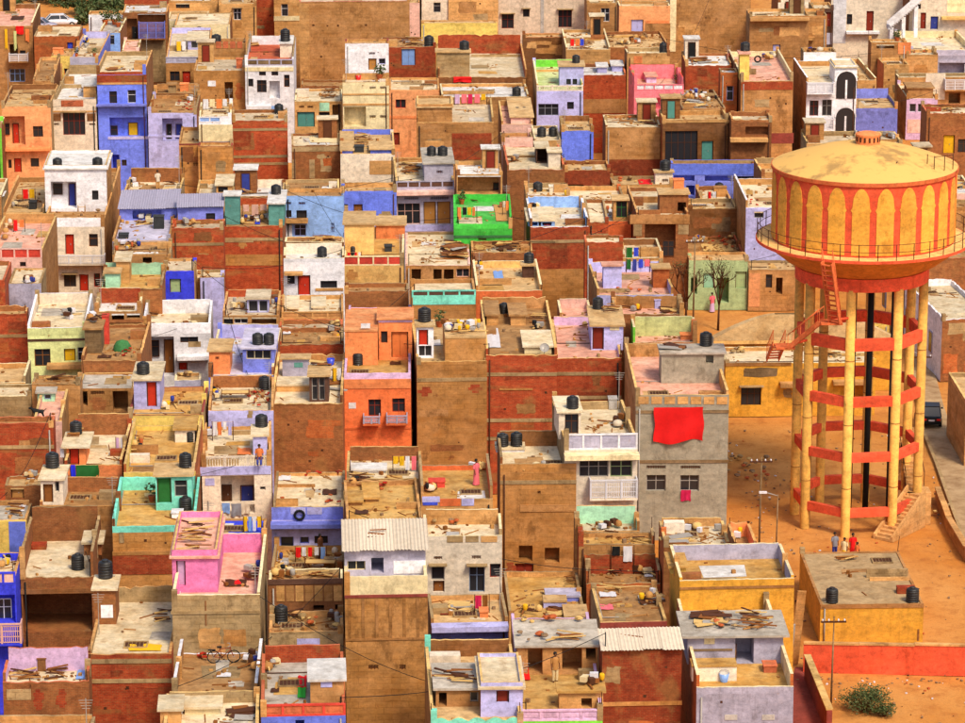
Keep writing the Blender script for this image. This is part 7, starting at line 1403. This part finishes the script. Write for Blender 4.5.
# white outside stair climbing across the pale houses
h = find('sloping white stair roof'); O(765, 0); y = h.Yf-.9; p = Py(tx(590), ty(122), y); q = Py(tx(742), ty(-8), y); nst = 16
o = thing('outside_stair', 'white outside stair climbing diagonally against pale houses', 'stair', (p[0], y, 0))
for i in range(nst):
    f_ = (i+.5)/nst; mb = MB(); w_ = (q[0]-p[0])/nst; zz = p[2]+(q[2]-p[2])*f_; mb.box(p[0]+w_*i, p[0]+w_*(i+1)-.004, y-.7, y+.75, zz-.45, zz); mb.obj('step', [M('white')], o)
for yy in (y-.82, ):
    mb = MB(); d = Vector(q)-Vector(p); u = d.normalized(); mb.obox(((p[0]+q[0])/2, yy, (p[2]+q[2])/2+.25), d.length, .12, .75, tuple(u), (0, 1, 0), tuple(u.cross(Vector((0, 1, 0))))); mb.obj('stair_wall', [M('white')], o)
for f_ in (.12, .5, .9):
    mb = MB(); xx = p[0]+(q[0]-p[0])*f_; mb.box(xx-.2, xx+.2, y-.6, y+.6, 0, p[2]+(q[2]-p[2])*f_-.5); mb.obj('stair_pier', [M('white')], o)
# sagging cables between houses
for i, (a, b_) in enumerate((('white balustrade' if False else 'lavender ledge', 'orange terrace house'), ('pale lime house', 'white cube'), ('hot pink', 'massive stained'), ('peach house', 'pale blue wall house'), ('salmon two', 'pale house with big'))):
    p, q = find(a), find(b_); P, Q = Vector(((p.X0+p.X1)/2, p.Yf-.05, p.Zr+.4)), Vector(((q.X0+q.X1)/2, q.Yf-.05, q.Zr+.4)); pts = []
    for k in range(13): f_ = k/12; v = P.lerp(Q, f_); pts.append((v.x, v.y, v.z-1.1*sin(pi*f_)*min(1, (P-Q).length/12)))
    mb = MB(); mb.tube(pts, .016, 4); single(mb, 'overhead_cable', [M('c:black')], 'sagging cable from the %s to the %s' % (a.replace('two','two storey house') if a == 'salmon two' else a+(' house' if not a.endswith('house') else ''), 'pale gridded window house' if b_.startswith('pale house') else b_+('' if b_.endswith('house') else ' house')), 'cable')
near = [h for h in HS]; rc = random.Random(4); made = 0; seen = set()
while made < 22:
    p, q = rc.choice(near), rc.choice(near); P, Q = Vector((p.X0+.2, p.Yf+.1, p.Zr+.9)), Vector((q.X1-.2, q.Yf+.1, q.Zr+.9)); L = (P-Q).length
    if p is q or p.n in seen or not 7 < L < 26: continue
    seen.add(p.n)
    pts = []
    for k in range(15): f_ = k/14; v = P.lerp(Q, f_); pts.append((v.x, v.y, v.z-L*.06*sin(pi*f_)))
    mb = MB(); mb.tube(pts, .02, 4); mb.bar((P.x, P.y, p.Zr), tuple(P+Vector((0, 0, .05))), .03, 5); mb.bar((Q.x, Q.y, q.Zr), tuple(Q+Vector((0, 0, .05))), .03, 5)
    single(mb, 'overhead_cable', [M('c:black')], 'dark cable leaving the '+p.n, 'cable', 'overhead cables between roofs'); made += 1
print('houses', len(HS), 'objects', len(bpy.data.objects))
